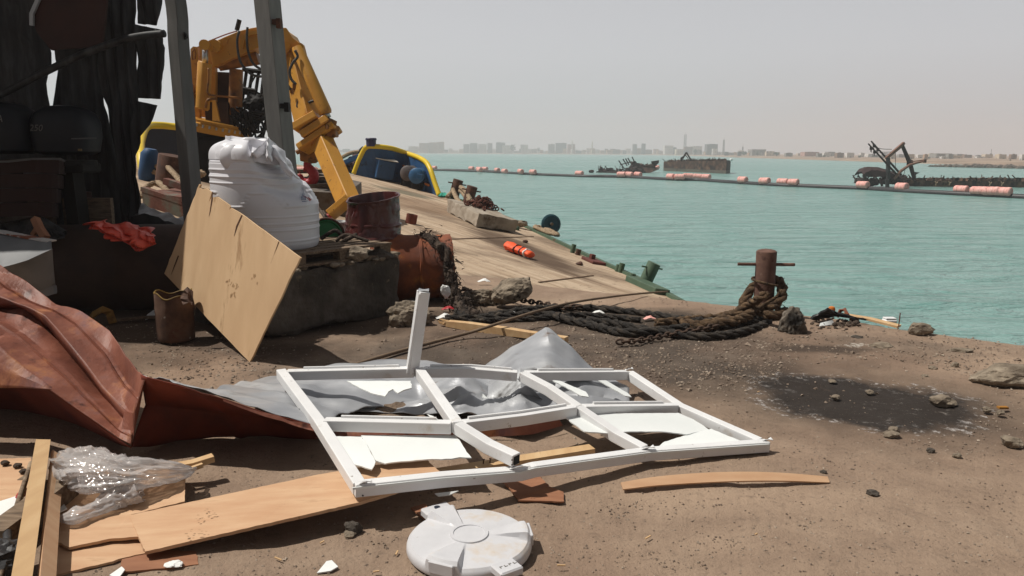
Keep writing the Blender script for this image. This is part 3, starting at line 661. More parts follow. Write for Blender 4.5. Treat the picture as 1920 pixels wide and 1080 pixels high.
# box locker with pale lid
def on(px, py, up=0.0): return deck(px, py) + DN*up
L0 = on(715, 337); mb = MB(); mb.box(L0 + DN*.36 + V((.05, -.1, 0)), (.62, .55, .62), DR, .02); lk = obj('locker', mb, m_blue, boat)
mb = MB(); mb.add([L0+V((-.85, .30, .86)), L0+V((.1, -.42, .70)), L0+V((.66, -.38, .60)), L0+V((.3, .34, .74))], [(0, 1, 2, 3)]); obj('locker_lid', mb, M('pale_lid', [(.42, .40, .36), (.55, .53, .48)], 3, .7), lk, solid=.03)
def bitt(px, py, h, r, m, name='bitt', pin=True, lean=None, flange=0):
    p = on(px, py); ax = lean or DN; q = p + ax*h; mb = MB(); mb.tube([p-ax*.05, p+ax*.01, q-ax*.01, q], [r*.98, r, r, r*.97], 14)
    if flange: mb.lathe([(r+flange, 0), (r+flange, .03), (r, .035)], p, 14, DR)
    o = obj(name, mb, m, boat, auto=40)
    if pin:
        mb = MB(); mb.tube([p+ax*h*.78-deck_x*r*1.9, p+ax*h*.78+deck_x*r*1.9], r*.13, 6); obj('cross_pin', mb, m, o)
    return o
bitt(748, 341, .58, .10, m_rustdk, flange=.08, pin=False); bitt(795, 358, .58, .065, m_bluelt, flange=.07, pin=False)
def motor(px, py, m, mn):
    p = on(px, py, .46); ax = (deck_y*-.75 + deck_x*.45).normalized(); mb = MB()
    x = ax.cross(DN).normalized(); R = Matrix((x, DN, ax)).transposed()
    def fin(q, t, i): return q*(1 + (.04 if int(t*10) % 2 else 0)) if 1 < i < 6 else q
    mb.lathe([(.05, -.34), (.22, -.33), (.25, -.28), (.25, -.1), (.25, .1), (.25, .22), (.24, .26), (.26, .27), (.26, .32), (.21, .36), (.07, .37)], p, 40, R, fin)
    o = obj('electric_motor', mb, m, boat, auto=35)
    mb = MB(); mb.box(p+ax*.30-x*.12, (.20, .17, .16), R, .015); obj('terminal_box', mb, mn, o)
    mb = MB(); mb.box(p-DN*.31, (.30, .36, .22), R, .02); mb.box(p-DN*.40, (.46, .5, .05), R); obj('motor_foot', mb, m_black, o)
motor(764, 350, M('grey_motor', [(.07, .06, .06), (.13, .11, .11)], 5, .6, bstr=.3), m_rustdk); motor(780, 355, m_bluelt, m_bluelt)
# twin bitts, green bitt, small stubs on the low side
for px, py in ((850, 371), (876, 384)): bitt(px, py, .62 if px < 860 else .60, .17, m_rustdk, lean=(DN+V((.10, 0, .05))).normalized())
mb = MB(); mb.box(on(1212, 540, .04), (.34, 1.0, .14), DR, .01); gb = obj('bitt_base', mb, m_green, boat)
bitt(1208, 533, .46, .13, m_green, lean=(DN+V((.22, 0, .0))).normalized())
for px, py, h, r in ((1073, 474, .20, .055), (1083, 478, .13, .06), (1157, 509, .15, .05), (1163, 511, .20, .06), (1185, 522, .10, .06)): bitt(px, py, h, r, m_green if px != 1083 else m_rustdk, 'stub_post', False)
# hatch coaming left of the boom (grey flat wall, planks on top)
H0, H1 = on(545, 396), on(668, 392)
mb = MB(); a, b_ = D(545, 420, 14.9), D(652, 424, 15.0); tp = .66
mb.prism([a, b_, b_+V((-.3, 3.0, .1)), a+V((-.3, 3.0, .3))], (0, 0, tp)); obj('hatch_coaming', mb, M('grey_brown_steel', [(.095, .08, .066), (.15, .13, .11)], 1.4, .85, bs=12, bstr=.3, spots=[(S(92, 70, 54, K), 1.6, .56, .1)]), boat)
for k, (y0, y1) in enumerate(((366, 362), (350, 346), (336, 333), (322, 320))):
    mb = MB(); mb.path_beam([D(540, y0, 15.2+k*.75), D(652-k*5, y1, 15.3+k*.75)], .55, .08); obj('hatch_board', mb, m_oldwood, boat)
# left bulwark: dark plate with yellow rail
PY = 19.0
mb = MB(); mb.prism([D(258, 345, PY), D(470, 352, PY), D(470, 246, PY), D(330, 238, PY), D(272, 234, PY), D(262, 262, PY)], (0, .06, 0)); obj('side_plate', mb, m_navy, boat)
mb = MB(); mb.tube(spline([D(274, 340, 15.2), D(266, 310, 15.4), D(264, 285, 15.8), D(265, 262, 16.8), D(276, 238, 18.0), D(300, 235, 18.6), D(345, 239, 18.9), D(470, 247, 18.9)], 6), .085, 10); obj('side_rail', mb, m_yellow, boat, smooth=True)
# near port corner: bitts and rusty tray by the rope
bitt(318, 352, .60, .26, m_rustdk, pin=False); bitt(345, 358, .38, .15, m_rustdk, pin=False); bitt(287, 338, .50, .075, m_bluelt, pin=False)
mb = MB(); mb.lathe([(.15, 0), (.17, .1), (.17, .5), (.1, .6)], on(276, 338, .0), 16, DR); obj('blue_drum', mb, m_blue, boat, auto=40)
mb = MB(); a, b_ = D(270, 408, 11.6), D(346, 420, 11.2)
mb.prism([a, b_, b_+V((.02, 1.0, 0)), a+V((.02, 1.3, 0))], (0, 0, .40)); mb.path_beam([a+V((0, .05, .44)), b_+V((0, .05, .32))], .10, .07); mb.path_beam([a+V((.1, .6, .54)), b_+V((.1, .6, .42))], .10, .10)
obj('rusty_tray', mb, M('tray_rust', [S(84, 50, 42, K), S(122, 76, 62, K), S(112, 116, 104, K)], 3.5, .85, bs=30, bstr=.4), boat)

# ------------------------------------------------------------------ loose things on the boat
def rope_thing(name, pts, R, m, label, cat='rope', **k):
    hairs = k.pop('hairs', 0); mb = MB(); mb.rope(pts, R, **k); rh = random.Random(int(R*1e4)+len(pts))
    for _ in range(hairs):
        j = rh.randrange(len(pts)-1); p = lerp(pts[j], pts[j+1], rh.random()) + V((rh.gauss(0, 1), rh.gauss(0, 1), rh.gauss(0, 1))).normalized()*R*1.0
        q = p + V((rh.gauss(0, R*.7), rh.gauss(0, R*.7), abs(rh.gauss(0, R*.4)))); s_ = V((rh.gauss(0, .004), rh.gauss(0, .004), rh.gauss(0, .004))); mb.add([p, q, p+s_], [(0, 1, 2)])
    return tag(obj(name, mb, m, smooth=True), label, cat)
c0 = on(322, 345, .30); pts = []
for i in range(64):
    t = i*.42; rr = .36 + .16*nz(i*.2, 3); pts.append(c0 + deck_x*(rr*math.cos(t)*1.15-.05) + deck_y*rr*math.sin(t)*.8 + DN*(.06 + .10*nz(i*.35, 9) - .003*i))
rope_thing('mooring_rope', spline(pts, 3), .052, m_ropetan, 'thick tan rope coiled round rusty bitts beside the grey post', pitch=.3)
pts = [on(262, 372, .02), on(275, 362, .12), on(292, 360, .16), on(300, 368, .2), on(318, 384, .16), on(334, 392, .14), on(348, 388, .2), on(330, 372, .34), on(308, 352, .4)]
rope_thing('mooring_rope', spline(pts, 10), .05, m_ropetan, 'frayed tan rope end hanging over the rusty tray', pitch=.3)
mb = MB(); c = [(840, 392), (906, 437), (958, 418), (958, 413), (905, 385), (868, 383)]
sl = [on(841, 404), on(903, 437), on(957, 434), on(893, 396)]
U = (sl[1]-sl[0]).normalized(); Vv = (sl[3]-sl[0]); Vv = (Vv-U*Vv.dot(U)).normalized(); lx, ly = (sl[1]-sl[0]).length, 1.05
R = Matrix((U, Vv, U.cross(Vv))).transposed()
if R.col[2].z < 0: R = Matrix((U, Vv, -U.cross(Vv))).transposed()
import bmesh
def rough_block(c, size, R, seed, amp=.03, n=10, chip=.06):
    bm = bmesh.new(); bmesh.ops.create_cube(bm, size=1); bmesh.ops.subdivide_edges(bm, edges=bm.edges[:], cuts=n, use_grid_fill=True)
    mb = MB(); vs = []
    for v in bm.verts:
        q = v.co.copy(); e = sorted(abs(x) for x in q)[1]      # second largest: near .5 means on an edge
        k = max(0, (e-.40)/.10)
        p = V((q.x*size[0], q.y*size[1], q.z*size[2]))
        d = V((nz(p.x*3+seed, p.y*3, p.z*3), nz(p.x*3, p.y*3+seed, p.z*3+5), nz(p.x*3+9, p.y*3, p.z*3+seed)))
        d2 = V((nz(p.x*11+seed, p.y*11, p.z*11), nz(p.x*11, p.y*11+seed, p.z*11+5), nz(p.x*11+9, p.y*11, p.z*11+seed)))
        p += d*amp + d2*amp*.5; ch = max(0, fbm(p.x*2.4+seed, p.y*2.4, p.z*2.4)+.25)
        p -= V((q.x, q.y, q.z))*2*chip*k*ch
        vs.append(V(c) + R @ p)
    fs = [tuple(v.index for v in f.verts) for f in bm.faces]; bm.free()
    return mb.add(vs, fs)
ctr = (sl[0]+sl[1]+sl[2]+sl[3])/4
mb = rough_block(ctr + DN*.17, (lx, ly, .34), R, 4, .02, 12, .05)
tag(obj('concrete_slab', mb, m_concrete, smooth=False), 'thick pale concrete slab lying on the plank deck of the boat', 'slab')
# heap of rusted chain on the slab
mb = MB(); rr = random.Random(3); cc = ctr + DN*.36 + (on(895, 395)-on(890, 408))*.2
def link(mb, c, ax, up, L, r, seg=10, ts=5):
    ax = ax.normalized(); y = up.cross(ax); y = y.normalized() if y.length > 1e-5 else ax.orthogonal().normalized(); pts = []
    for i in range(seg):
        t = 2*math.pi*i/seg; pts.append(c + ax*math.cos(t)*L*.5 + y*math.sin(t)*L*.30)
    mb.tube(pts, r, ts, closed=True)
for i in range(120):
    q = V((rr.gauss(0, .17), rr.gauss(0, .17), 0)); h = max(0, .30-q.length*.75)*rr.random()
    link(mb, cc + U*q.x*1.3 + Vv*q.y + DN*(h+.03), V((rr.gauss(0, 1), rr.gauss(0, 1), rr.gauss(0, .6))), V((rr.gauss(0, 1), rr.gauss(0, 1), rr.gauss(0, 1))), .13, .018)
tag(obj('chain_heap', mb, M('red_chain', [S(74, 44, 34, K), S(118, 66, 48, K)], 20, .9, bs=60, bstr=.4), smooth=True), 'heap of reddish rusted chain on the concrete slab', 'chain')
def rockt(name, c, size, seed, m, label, cat='rock', sub=3, rough=.14, group=None):
    mb = MB(); mb.rock(c, size, seed, sub, rough); return tag(obj(name, mb, m), label, cat, group)
rockt('concrete_lump', on(975, 428, .12), (.36, .30, .26), 31, m_rubble, 'pale concrete lump at the boat edge right of the slab', 'rubble')
rockt('concrete_lump', on(968, 431, .05), (.2, .22, .16), 33, m_green, 'small greenish lump at the boat edge beside a pale concrete lump', 'rubble')
# teal disc fender with rope round it
mb = MB(); p = on(1029, 438, .26); ax = V((.25, -.95, .1)).normalized(); x = ax.cross(V((0, 0, 1))).normalized(); R2 = Matrix((x, x.cross(ax)*-1, ax)).transposed()
mb.lathe([(.04, -.05), (.25, -.05), (.27, -.02), (.27, .03), (.22, .05), (.20, .03), (.06, .03), (.05, .08), (.02, .09)], p, 28, R2)
rp = thing('rope_reel', 'dark teal disc standing at the boat edge among grey rope', 'reel', on(1029, 438)); obj('disc', mb, M('teal_paint', [(.010, .05, .07), (.02, .085, .11)], 4, .5, bstr=.2), rp, auto=40)
mb = MB(); mb.tube([p+ax*.05, p+ax*.12], .04, 10); obj('hub', mb, M('tan_hub', [S(150, 120, 90, K)], 3, .7), rp)
pts = []
for i in range(60):
    t = i*.5; rr_ = .34+.12*nz(i*.3, 5); pts.append(on(1022, 440, .06) + deck_y*rr_*1.5*math.cos(t) + deck_x*rr_*.5*math.sin(t) + DN*(.05+.06*nz(i*.5, 2)))
rope_thing('grey_rope', spline(pts, 2), .045, m_ropetan, 'grey rope heaped round the dark teal disc on the boat', pitch=.25)
pts = [on(838, 372, .05), on(850, 371, .25), on(862, 375, .28), on(872, 382, .2), on(880, 388, .2), on(868, 380, .38), on(856, 372, .40), on(846, 370, .3), on(858, 382, .1), on(874, 393, .08), on(894, 394, .06)]
rope_thing('bitt_rope', spline(pts, 8), .075, m_ropetan, 'pale mooring rope wound round the twin rusty bitts', pitch=.35)
mb = MB()
for i in range(26): mb.tube([on(822+i*.35, 369, .02+.03*nz(i, 1)), on(826+i*.3, 368, .10+.05*nz(i, 3)), on(824+i*.6, 370, .03)], .03, 5)
tag(obj('green_net', mb, m_teal), 'bright green scrap of net at the foot of the yellow rim', 'net')
rockt('dark_lump', on(985, 455, .03), (.16, .14, .1), 5, m_rustdk, 'dark lump on the deck above the orange life vest', 'debris', 2); rockt('dark_lump', on(1086, 497, .03), (.18, .16, .1), 6, m_rustdk, 'dark lump on the deck right of the orange life vest', 'debris', 2)
mb = MB(); p = on(1113, 492, .03); mb.box(p, (.36, .5, .06), DR, .01); mb.box(p+DN*.07+deck_y*.1, (.1, .1, .12), DR); tag(obj('rusty_cleat', mb, M('maroon_rust', [S(96, 50, 44, K), S(128, 72, 62, K)], 5, .8)), 'flat maroon cleat on the low edge of the boat', 'cleat')
# life vest
mb = MB(); a, b_ = on(950, 470, .10), on(996, 487, .08); n = 26; ax = (b_-a).normalized(); sd_ = ax.cross(DN).normalized()
def vest(u, v):
    t = u; p = lerp(a, b_, t); th = v*2*math.pi
    wv = .15*(.72+.28*math.sin(math.pi*min(1, t*1.6+.12)))*(1+.10*nz(t*6, th)) ; hv = .10*(1-.35*t)*(1+.14*nz(t*5, th*1.3, 4))
    if t < .02 or t > .98: wv *= .55; hv *= .55
    k_ = .75+.25*abs(math.cos(th*2))**.5; wv *= k_*(1+.12*fbm(t*9, th*2)); hv *= 1+.2*fbm(t*8, th*2, 3)
    return p + sd_*wv*math.cos(th)*(1+.10*math.sin(t*26)*.4) + DN*(hv*math.sin(th)+.01)
mb.sheet(vest, n, 20); mb.f += [tuple(range(0, (n+1)*20, n+1)), tuple(range(n, (n+1)*20+n, n+1))]
lv = tag(obj('life_vest', mb, m_vest, smooth=True), 'bright orange life vest lying on the boat deck', 'life vest')
for t, m_ in ((.42, m_black), (.62, m_navy), (.80, m_paper)):
    mb = MB(); mb.tube([vest(t, k/16)*1 + (vest(t, k/16)-lerp(a, b_, t))*.05 for k in range(17)], .013 if m_ is not m_paper else .022, 5); obj('strap', mb, m_, lv)
mb = MB(); p = on(770, 419); mb.lathe([(.12, 0), (.12, .20), (.105, .20), (.10, .04)], p, 18, DR); tag(obj('rusty_can', mb, M('red_rust_can', [S(110, 52, 38, K), S(148, 76, 54, K)], 6, .8, bs=40, bstr=.4), auto=40), 'small open rusty can on the deck right of the maroon drum', 'can')
# wreckage behind the blue bulwark
dbr = thing('deck_wreckage', 'dark green and maroon wreckage with tan pipe left of the blue bulwark', 'wreckage', D(655, 325, 27.5))
mb = MB(); mb.loft([[D(646, 318, 27), D(650, 300, 27.3), D(662, 290, 27.6), D(676, 288, 27.4)], [D(644, 328, 27), D(652, 322, 26.8), D(664, 326, 27), D(672, 312, 27)]], 10, 5, lambda u, v, p: V((.1*nz(u*6, v*6), .3*nz(u*4, v*4, 3), .08*nz(u*5, v*5, 7)))); obj('torn_plate', mb, M('maroon_green', [(.03, .012, .014), (.07, .03, .03), (.02, .05, .035)], 2.5, .8, bs=10, bstr=.5), dbr, solid=.04)
mb = MB(); mb.tube(spline([D(638, 297, 27.4), D(655, 288, 27), D(672, 284.5, 26.9), D(684, 286, 26.8)], 5), .07, 8); obj('bent_pipe', mb, m_ropetan, dbr)
mb = MB(); mb.path_beam([D(642, 307, 26.9), D(680, 290, 26.5)], .18, .14); obj('blue_beam', mb, m_blue, dbr)
mb = MB(); mb.tube([D(676, 292, 26.9), D(681, 282, 26.9), D(684, 277, 26.9)], [.16, .14, .1], 8); obj('black_block', mb, m_black, dbr)
mb = MB(); mb.box(D(571, 318, 19.5), (.62, .4, .14), None, .04); mb.box(D(568, 322, 19.5), (.9, .1, .06)); tag(obj('pink_cushion', mb, m_float), 'pink padded block behind the crane hook', 'cushion')

# ================================================================== CRANE
CY = 16.5
cr = thing('deck_crane', 'orange hydraulic knuckle boom crane folded down onto the deck', 'crane', D(405, 335, CY))
ctr = D(402, 232, CY); RC = DR
pc = V((ctr.x, ctr.y, 0))
mb = MB(); pz = dz(ctr.x, ctr.y); b0 = V((ctr.x, ctr.y, pz)); hgt = ctr.z-pz-.1
mb.lathe([(.75, -.3), (.72, hgt-.25), (.62, hgt-.2), (.62, hgt)], b0, 32); obj('pedestal', mb, m_black, cr, auto=40)
mb = MB(); mb.lathe([(.4, -.20), (.70, -.20), (.74, -.15), (.74, -.02), (.69, 0), (.69, .05), (.4, .05)], ctr, 48, RC); ring = obj('slewing_ring', mb, m_orange, cr, auto=40)
for k in range(36):
    t = 2*math.pi*k/36
    if math.sin(t) > .3: continue
    mb = MB(); q = ctr + RC @ V((.745*math.cos(t), .745*math.sin(t), -.06)); mb.lathe([(.022, -.03), (.022, .03)], q, 6, RC); obj('bolt', mb, m_chrome, ring)
up = V((0, 0, 1))
def Y(px, py, y=CY): return D(px, py, y)
# turret: left cheek, back plate, right column, base gusset
mb = MB(); mb.prism([Y(357, 92, 16.15), Y(362, 87, 16.15), Y(370, 88, 16.15), Y(372, 120, 16.15), Y(374, 222, 16.15), Y(359, 216, 16.15)], (0, .12, 0)); mb.prism([Y(357, 92, 16.75), Y(380, 84, 16.75), Y(404, 84, 16.75), Y(404, 224, 16.75), Y(359, 216, 16.75)], (0, .12, 0))
turret = obj('turret', mb, m_orange, cr)
mb = MB(); mb.prism([Y(396, 134, 16.9), Y(434, 136, 16.9), Y(434, 226, 16.9), Y(396, 226, 16.9)], (0, .1, 0)); mb.box(Y(415, 215, 16.6), (.5, .5, .5)); obj('turret_back_shade', mb, m_brownpipe, turret)  # dark brown colour stands in for shade inside the turret
mb = MB(); mb.tube([Y(443, 130, 16.5), Y(441, 216, 16.5)], .14, 18); obj('rear_cylinder', mb, m_orangedk, cr, auto=40)
mb = MB(); mb.prism([Y(398, 178, 16.05), Y(401, 178, 16.05), Y(412, 228, 15.95), Y(398, 226, 15.95)], (0, .06, 0)); obj('gusset', mb, m_orange, cr)
mb = MB(); mb.tube([Y(361, 96, 16.02), Y(365, 92, 16.0), Y(367, 100, 16.0), Y(366, 110, 16.0), Y(361, 112, 16.02), Y(360, 100, 16.02), Y(361, 95, 16.02)], .018, 6); obj('lifting_eye', mb, m_orangedk, turret)
mb = MB(); mb.prism([Y(358, 132, 16.12), Y(371, 132, 16.12), Y(368, 146, 16.12), Y(362, 146, 16.12)], (0, -.03, 0)); obj('doubler_plate', mb, m_orange, turret)
mb = MB(); mb.tube([Y(384.5, 117, 15.85), Y(384, 119, 15.85), Y(379.5, 203, 15.8), Y(379, 205, 15.8)], [.125, .14, .14, .11], 24); lc = obj('lift_cylinder', mb, m_orange, cr, auto=40)
mb = MB(); mb.tube([Y(385, 86, 15.9), Y(384.5, 118, 15.85)], .058, 16); obj('piston_rod', mb, m_chrome, lc, smooth=True)
mb = MB(); mb.tube([Y(383.5, 84, 15.75), Y(404, 86, 16.4)], .075, 16); mb.tube([Y(383, 84, 15.70), Y(384, 84, 15.78)], .105, 16); mb.tube([Y(401, 86, 15.9), Y(405, 87, 16.05)], .13, 16); obj('pivot_pin', mb, m_orange, cr, auto=40)
mb = MB(); mb.tube(spline([Y(391, 128, 15.68), Y(391, 150, 15.66), Y(389, 170, 15.66), Y(394, 178, 15.7), Y(420, 181, 15.9), Y(452, 184, 16.1)], 5), .022, 6); mb.tube(spline([Y(386, 202, 15.65), Y(388, 190, 15.62), Y(394, 186, 15.65), Y(404, 185, 15.8)], 5), .03, 6); obj('hydraulic_pipe', mb, m_orangedk, cr, smooth=True)
for y0, r in ((160, .06), (168, .075), (178, .06), (186, .07)):
    pass
mb = MB(); mb.lathe([(.05, 0), (.07, .02), (.07, .12), (.05, .14), (.08, .16), (.08, .24), (.05, .26), (.07, .3), (.06, .42), (.03, .45)], Y(362, 200, 15.8), 12); obj('valve_stack', mb, m_orangedk, cr, auto=40)
# inner boom
top = [(392, 86), (400, 79), (420, 69.5), (448, 58), (470, 52.5), (486, 50), (528, 52)]; bot = [(545, 64), (551, 76), (541, 92), (533, 106), (520, 101), (500, 95), (486, 88.5), (460, 99), (430, 112), (413, 121), (399, 126), (396, 110)]
mb = MB(); mb.prism([Y(x, y, 16.12) for x, y in top+bot], (0, .52, 0)); ib = obj('inner_boom', mb, m_orange, cr, bevel=.012)
mb = MB(); mb.tube([Y(410, 118, 16.4), Y(484, 106, 16.5)], .17, 18); obj('boom_cylinder', mb, m_orangedk, ib, auto=40)
mb = MB(); mb.prism([Y(449, 90, 16.04), Y(452, 66, 16.04), Y(470, 58, 16.04), Y(500, 54, 16.04), Y(500, 60, 16.04), Y(468, 66, 16.04), Y(458, 74, 16.04), Y(454, 92, 16.04)], (0, .09, 0)); mb.prism([Y(420, 70, 16.08), Y(429, 70, 16.08), Y(425, 82, 16.08)], (0, .06, 0)); obj('boom_flange', mb, m_orange, ib)
mb = MB(); mb.tube([Y(444, 57, 16.3), Y(449, 37, 16.3)], .05, 8); obj('mast_stub', mb, m_green if 0 else m_black, ib)
mb = MB()
for pts in ([(449, 58), (445, 72), (446, 95), (452, 118), (468, 137), (484, 143), (500, 143)], [(464, 51), (463, 70), (465, 95), (474, 118), (490, 130), (505, 133)]):
    mb.tube(spline([Y(x, y, 15.95-.01*i) for i, (x, y) in enumerate(pts)], 6), .026, 8)
obj('boom_hose', mb, m_hose, ib, smooth=True)
mb = MB(); mb.tube(spline([Y(374, 83, 16.4), Y(390, 78, 16.3), Y(420, 66, 16.3), Y(445, 58, 16.3)], 5), .014, 5); obj('grease_line', mb, m_rustin, ib)
# outer boom: square section turned a corner to the viewer
bt0, bt1 = Y(548, 84, 16.45), Y(594, 224, 15.95)
axis = (bt1-bt0).normalized(); left_n = V((-.57, -.82, 0)); left_n = (left_n - axis*left_n.dot(axis)).normalized(); right_n = axis.cross(left_n).normalized()
if right_n.x < 0: right_n = -right_n
def boom_sec(p, q, wl, wr, bev=.012):
    a = (q-p); L = a.length; R = Matrix((right_n, a.normalized(), left_n)).transposed(); m = MB(); m.box((p+q)/2, (wr, L, wl), R, bev); return m
# wl: depth along left_n ; wr : along right_n
ob = obj('outer_boom', boom_sec(Y(545, 92, 16.5), Y(579, 224, 15.7), .42, .46, .015), m_orange, cr)
m_ = MB(); m_.prism([Y(530, 52, 16.0), Y(536, 52, 16.0), Y(548, 70, 16.0), Y(567, 85, 16.0), Y(569, 92, 16.0), Y(555, 96, 16.0), Y(545, 90, 16.0), Y(533, 105, 16.0), Y(528, 96, 16.0)], (0, .07, 0)); obj('knuckle_plate', m_, m_orange, cr, bevel=.008); m_ = MB(); m_.prism([Y(536, 54, 16.6), Y(548, 70, 16.6), Y(569, 86, 16.6), Y(570, 92, 16.6), Y(552, 98, 16.6), Y(536, 100, 16.6)], (0, .07, 0)); obj('knuckle_plate', m_, m_orange, cr, bevel=.008)
m_ = MB(); m_.tube([Y(538, 85, 15.93), Y(539, 85, 16.75)], .065, 14); m_.tube([Y(562, 88, 15.95), Y(564, 89, 16.7)], .085, 14); obj('knuckle_pin', m_, m_orange, cr, auto=40)
m_ = MB(); m_.tube([Y(557, 88, 16.0), Y(558, 92, 16.0), Y(610, 209, 15.4), Y(611, 213, 15.4)], [.10, .125, .13, .115], 24); oc = obj('boom_ram', m_, m_orange, cr, auto=40)
m_ = MB(); m_.tube([Y(610, 210, 15.42), Y(614.5, 221, 15.42)], .075, 16); obj('ram_rod', m_, m_chrome, oc, smooth=True)
m_ = MB()
for pts in ([(553, 95), (558, 106), (549, 118), (543, 133), (546, 148), (555, 158)], [(562, 172), (565, 181), (559, 192), (558, 200), (566, 201), (578, 193), (590, 189), (598, 193), (602, 202)], [(532, 150), (538, 158), (545, 168)]):
    m_.tube(spline([Y(x, y, 15.74-.02*i) for i, (x, y) in enumerate(pts)], 6), .028, 8)
obj('ram_hose', m_, m_hose, cr, smooth=True)
m_ = MB(); m_.box(Y(557, 163, 15.86), (.16, .12, .14), None, .01); m_.box(Y(549, 170, 15.88), (.10, .06, .10)); m_.box(Y(570, 172, 15.86), (.16, .10, .05)); m_.tube([Y(543, 164, 15.85), Y(552, 176, 15.83)], .025, 6); obj('valve_block', m_, m_orangedk, cr)
# collars across the boom
for p, q, wd_, ht_ in (((556, 244), (599, 219), .16, .30), ((572, 258), (622, 226), .15, .30), ((566, 281), (632, 237), .14, .26)):
    a, b_ = Y(*p, 15.5), Y(*q, 15.5); m_ = MB(); m_.beam(a, b_, .50, ht_*.52, axis, .02); obj('boom_collar', m_, m_orange, cr)
m_ = MB(); m_.tube([Y(611, 238, 15.25), Y(634, 241, 15.5)], .055, 12); m_.tube([Y(614, 225, 15.3), Y(629, 232, 15.4)], .06, 12); m_.box(Y(622, 250, 15.5), (.22, .3, .16), None, .02); obj('collar_pin', m_, m_orangedk, cr, auto=40)
ia, ib_ = Y(603, 262, 15.45), Y(653, 377, 14.3)
tel = obj('telescopic_section', boom_sec(ia, ib_, .32, .36, .012), m_orange, cr)
a, b_ = Y(619, 404, 14.05), Y(656, 373, 14.15); m_ = MB(); m_.beam(a, b_, .10, .50, V((.4, .9, .1)), .008); m_.beam(b_, Y(686, 374, 14.5), .10, .42, V((.3, .9, -.1)), .008); obj('tip_flange', m_, m_orange, cr)
m_ = MB(); m_.box(Y(616, 407, 14.0), (.12, .14, .12), None, .02); obj('red_tip', m_, m_red, cr)
m_ = MB(); m_.prism([Y(561, 284, 15.7), Y(568, 279, 15.7), Y(592, 283, 15.7), Y(593, 301, 15.7), Y(585, 307, 15.7), Y(562, 302, 15.7)], (0, .3, 0)); hbk = obj('hook_block', m_, m_orangedk, cr, bevel=.02)
m_ = MB(); hp = [(577, 303), (577, 312), (583, 319), (589, 327), (587, 338), (577, 343), (567, 339), (562, 329), (562.5, 321)]
m_.tube(spline([Y(x, y, 15.85) for x, y in hp], 5), [.055+.045*math.sin(math.pi*min(1, .15+i/40*.9)) - (.05 if i > 36 else 0) for i in range(41)], 10); hk = obj('hook', m_, m_red, cr, smooth=True)
m_ = MB(); m_.tube([Y(570, 315, 15.8), Y(571, 322, 15.8)], .02, 6); obj('hook_latch', m_, m_red, hk)
m_ = MB(); m_.tube([Y(566, 281, 15.6), Y(556, 286, 15.6)], .05, 10); obj('block_pin', m_, m_orangedk, hbk)
# control cage and burnt hose bundle right of the turret
cg = thing('control_cage', 'black burnt frame and tangled hoses between crane turret and post', 'frame', D(478, 235, 17.3))
m_ = MB()
for x0, x1 in ((459, 452), (470, 462), (482, 475), (492, 487)): m_.tube([D(x0+3, 135, 17.4), D(x1, 205, 17.3)], .04, 6)
m_.tube([D(455, 130, 17.4), D(500, 136, 17.4)], .05, 6); m_.tube([D(452, 172, 17.4), D(492, 180, 17.4)], .05, 6); m_.tube([D(452, 165, 17.3), D(480, 170, 17.2)], .04, 6); m_.tube([D(480, 140, 17.3), D(464, 168, 17.3)], .02, 5)
m_.tube([D(474, 246, 17.2), D(500, 160, 17.2)], .05, 6); m_.tube([D(490, 262, 17.2), D(507, 200, 17.2)], .05, 6); obj('cage_frame', m_, m_black, cg)
rr = random.Random(12); m_ = MB()
for i in range(26):
    x0, y0 = rr.uniform(432, 470), rr.uniform(195, 225); x1, y1 = rr.uniform(470, 505), rr.uniform(200, 262)
    m_.tube(spline([D(x0, y0, 16.2), D((x0+x1)/2+rr.uniform(-14, 8), max(y0, y1)+rr.uniform(-4, 16), 16.3), D(x1, y1, 16.6), D(x1+rr.uniform(-12, 10), y1-rr.uniform(5, 30), 16.9)], 6), rr.uniform(.018, .034), 6)
obj('hose_tangle', m_, m_black, cg, smooth=True)
m_ = MB(); m_.rock(D(484, 200, 16.9), (.62, .5, .62), 8, 3, .35); m_.rock(D(492, 185, 16.9), (.35, .4, .4), 9, 3, .3); m_.rock(D(470, 195, 16.8), (.35, .3, .3), 10, 3, .3); obj('charred_pump', m_, m_black, cg)
# ================================================================== QUAY: block, tank, pallet, drum, pipes
P0 = V((-2.06, 6.2, 0)); d1 = V((.63, .777, 0)).normalized(); d2 = V((-d1.y, d1.x, 0)); BR = Matrix((d1, d2, V((0, 0, 1)))).transposed()
def bp(a, b, z=0): return P0 + d1*a + d2*b + V((0, 0, z))
mb = rough_block(bp(.72, .62, .285), (1.50, 1.26, .58), BR, 11, .022, 16, .055)
tag(obj('concrete_block', mb, m_sootcon), 'large soot blackened concrete block carrying the pallet and white tank', 'block')
mb = MB(); rr = random.Random(77)
for i in range(46):
    a_, b_2 = (rr.uniform(0, 1.5), rr.uniform(-.04, .08)) if i % 3 else (rr.uniform(1.36, 1.52), rr.uniform(0, 1.0)); q = rr.uniform(.03, .10); mb.rock(bp(a_, b_2, .57+q*.1), (q*1.5, q*1.2, q*.8), 300+i, 2, .2)
o = obj('crumbled_edge', mb, m_rubble, bpy.data.objects['concrete_block']); o['kind'] = 'stuff'
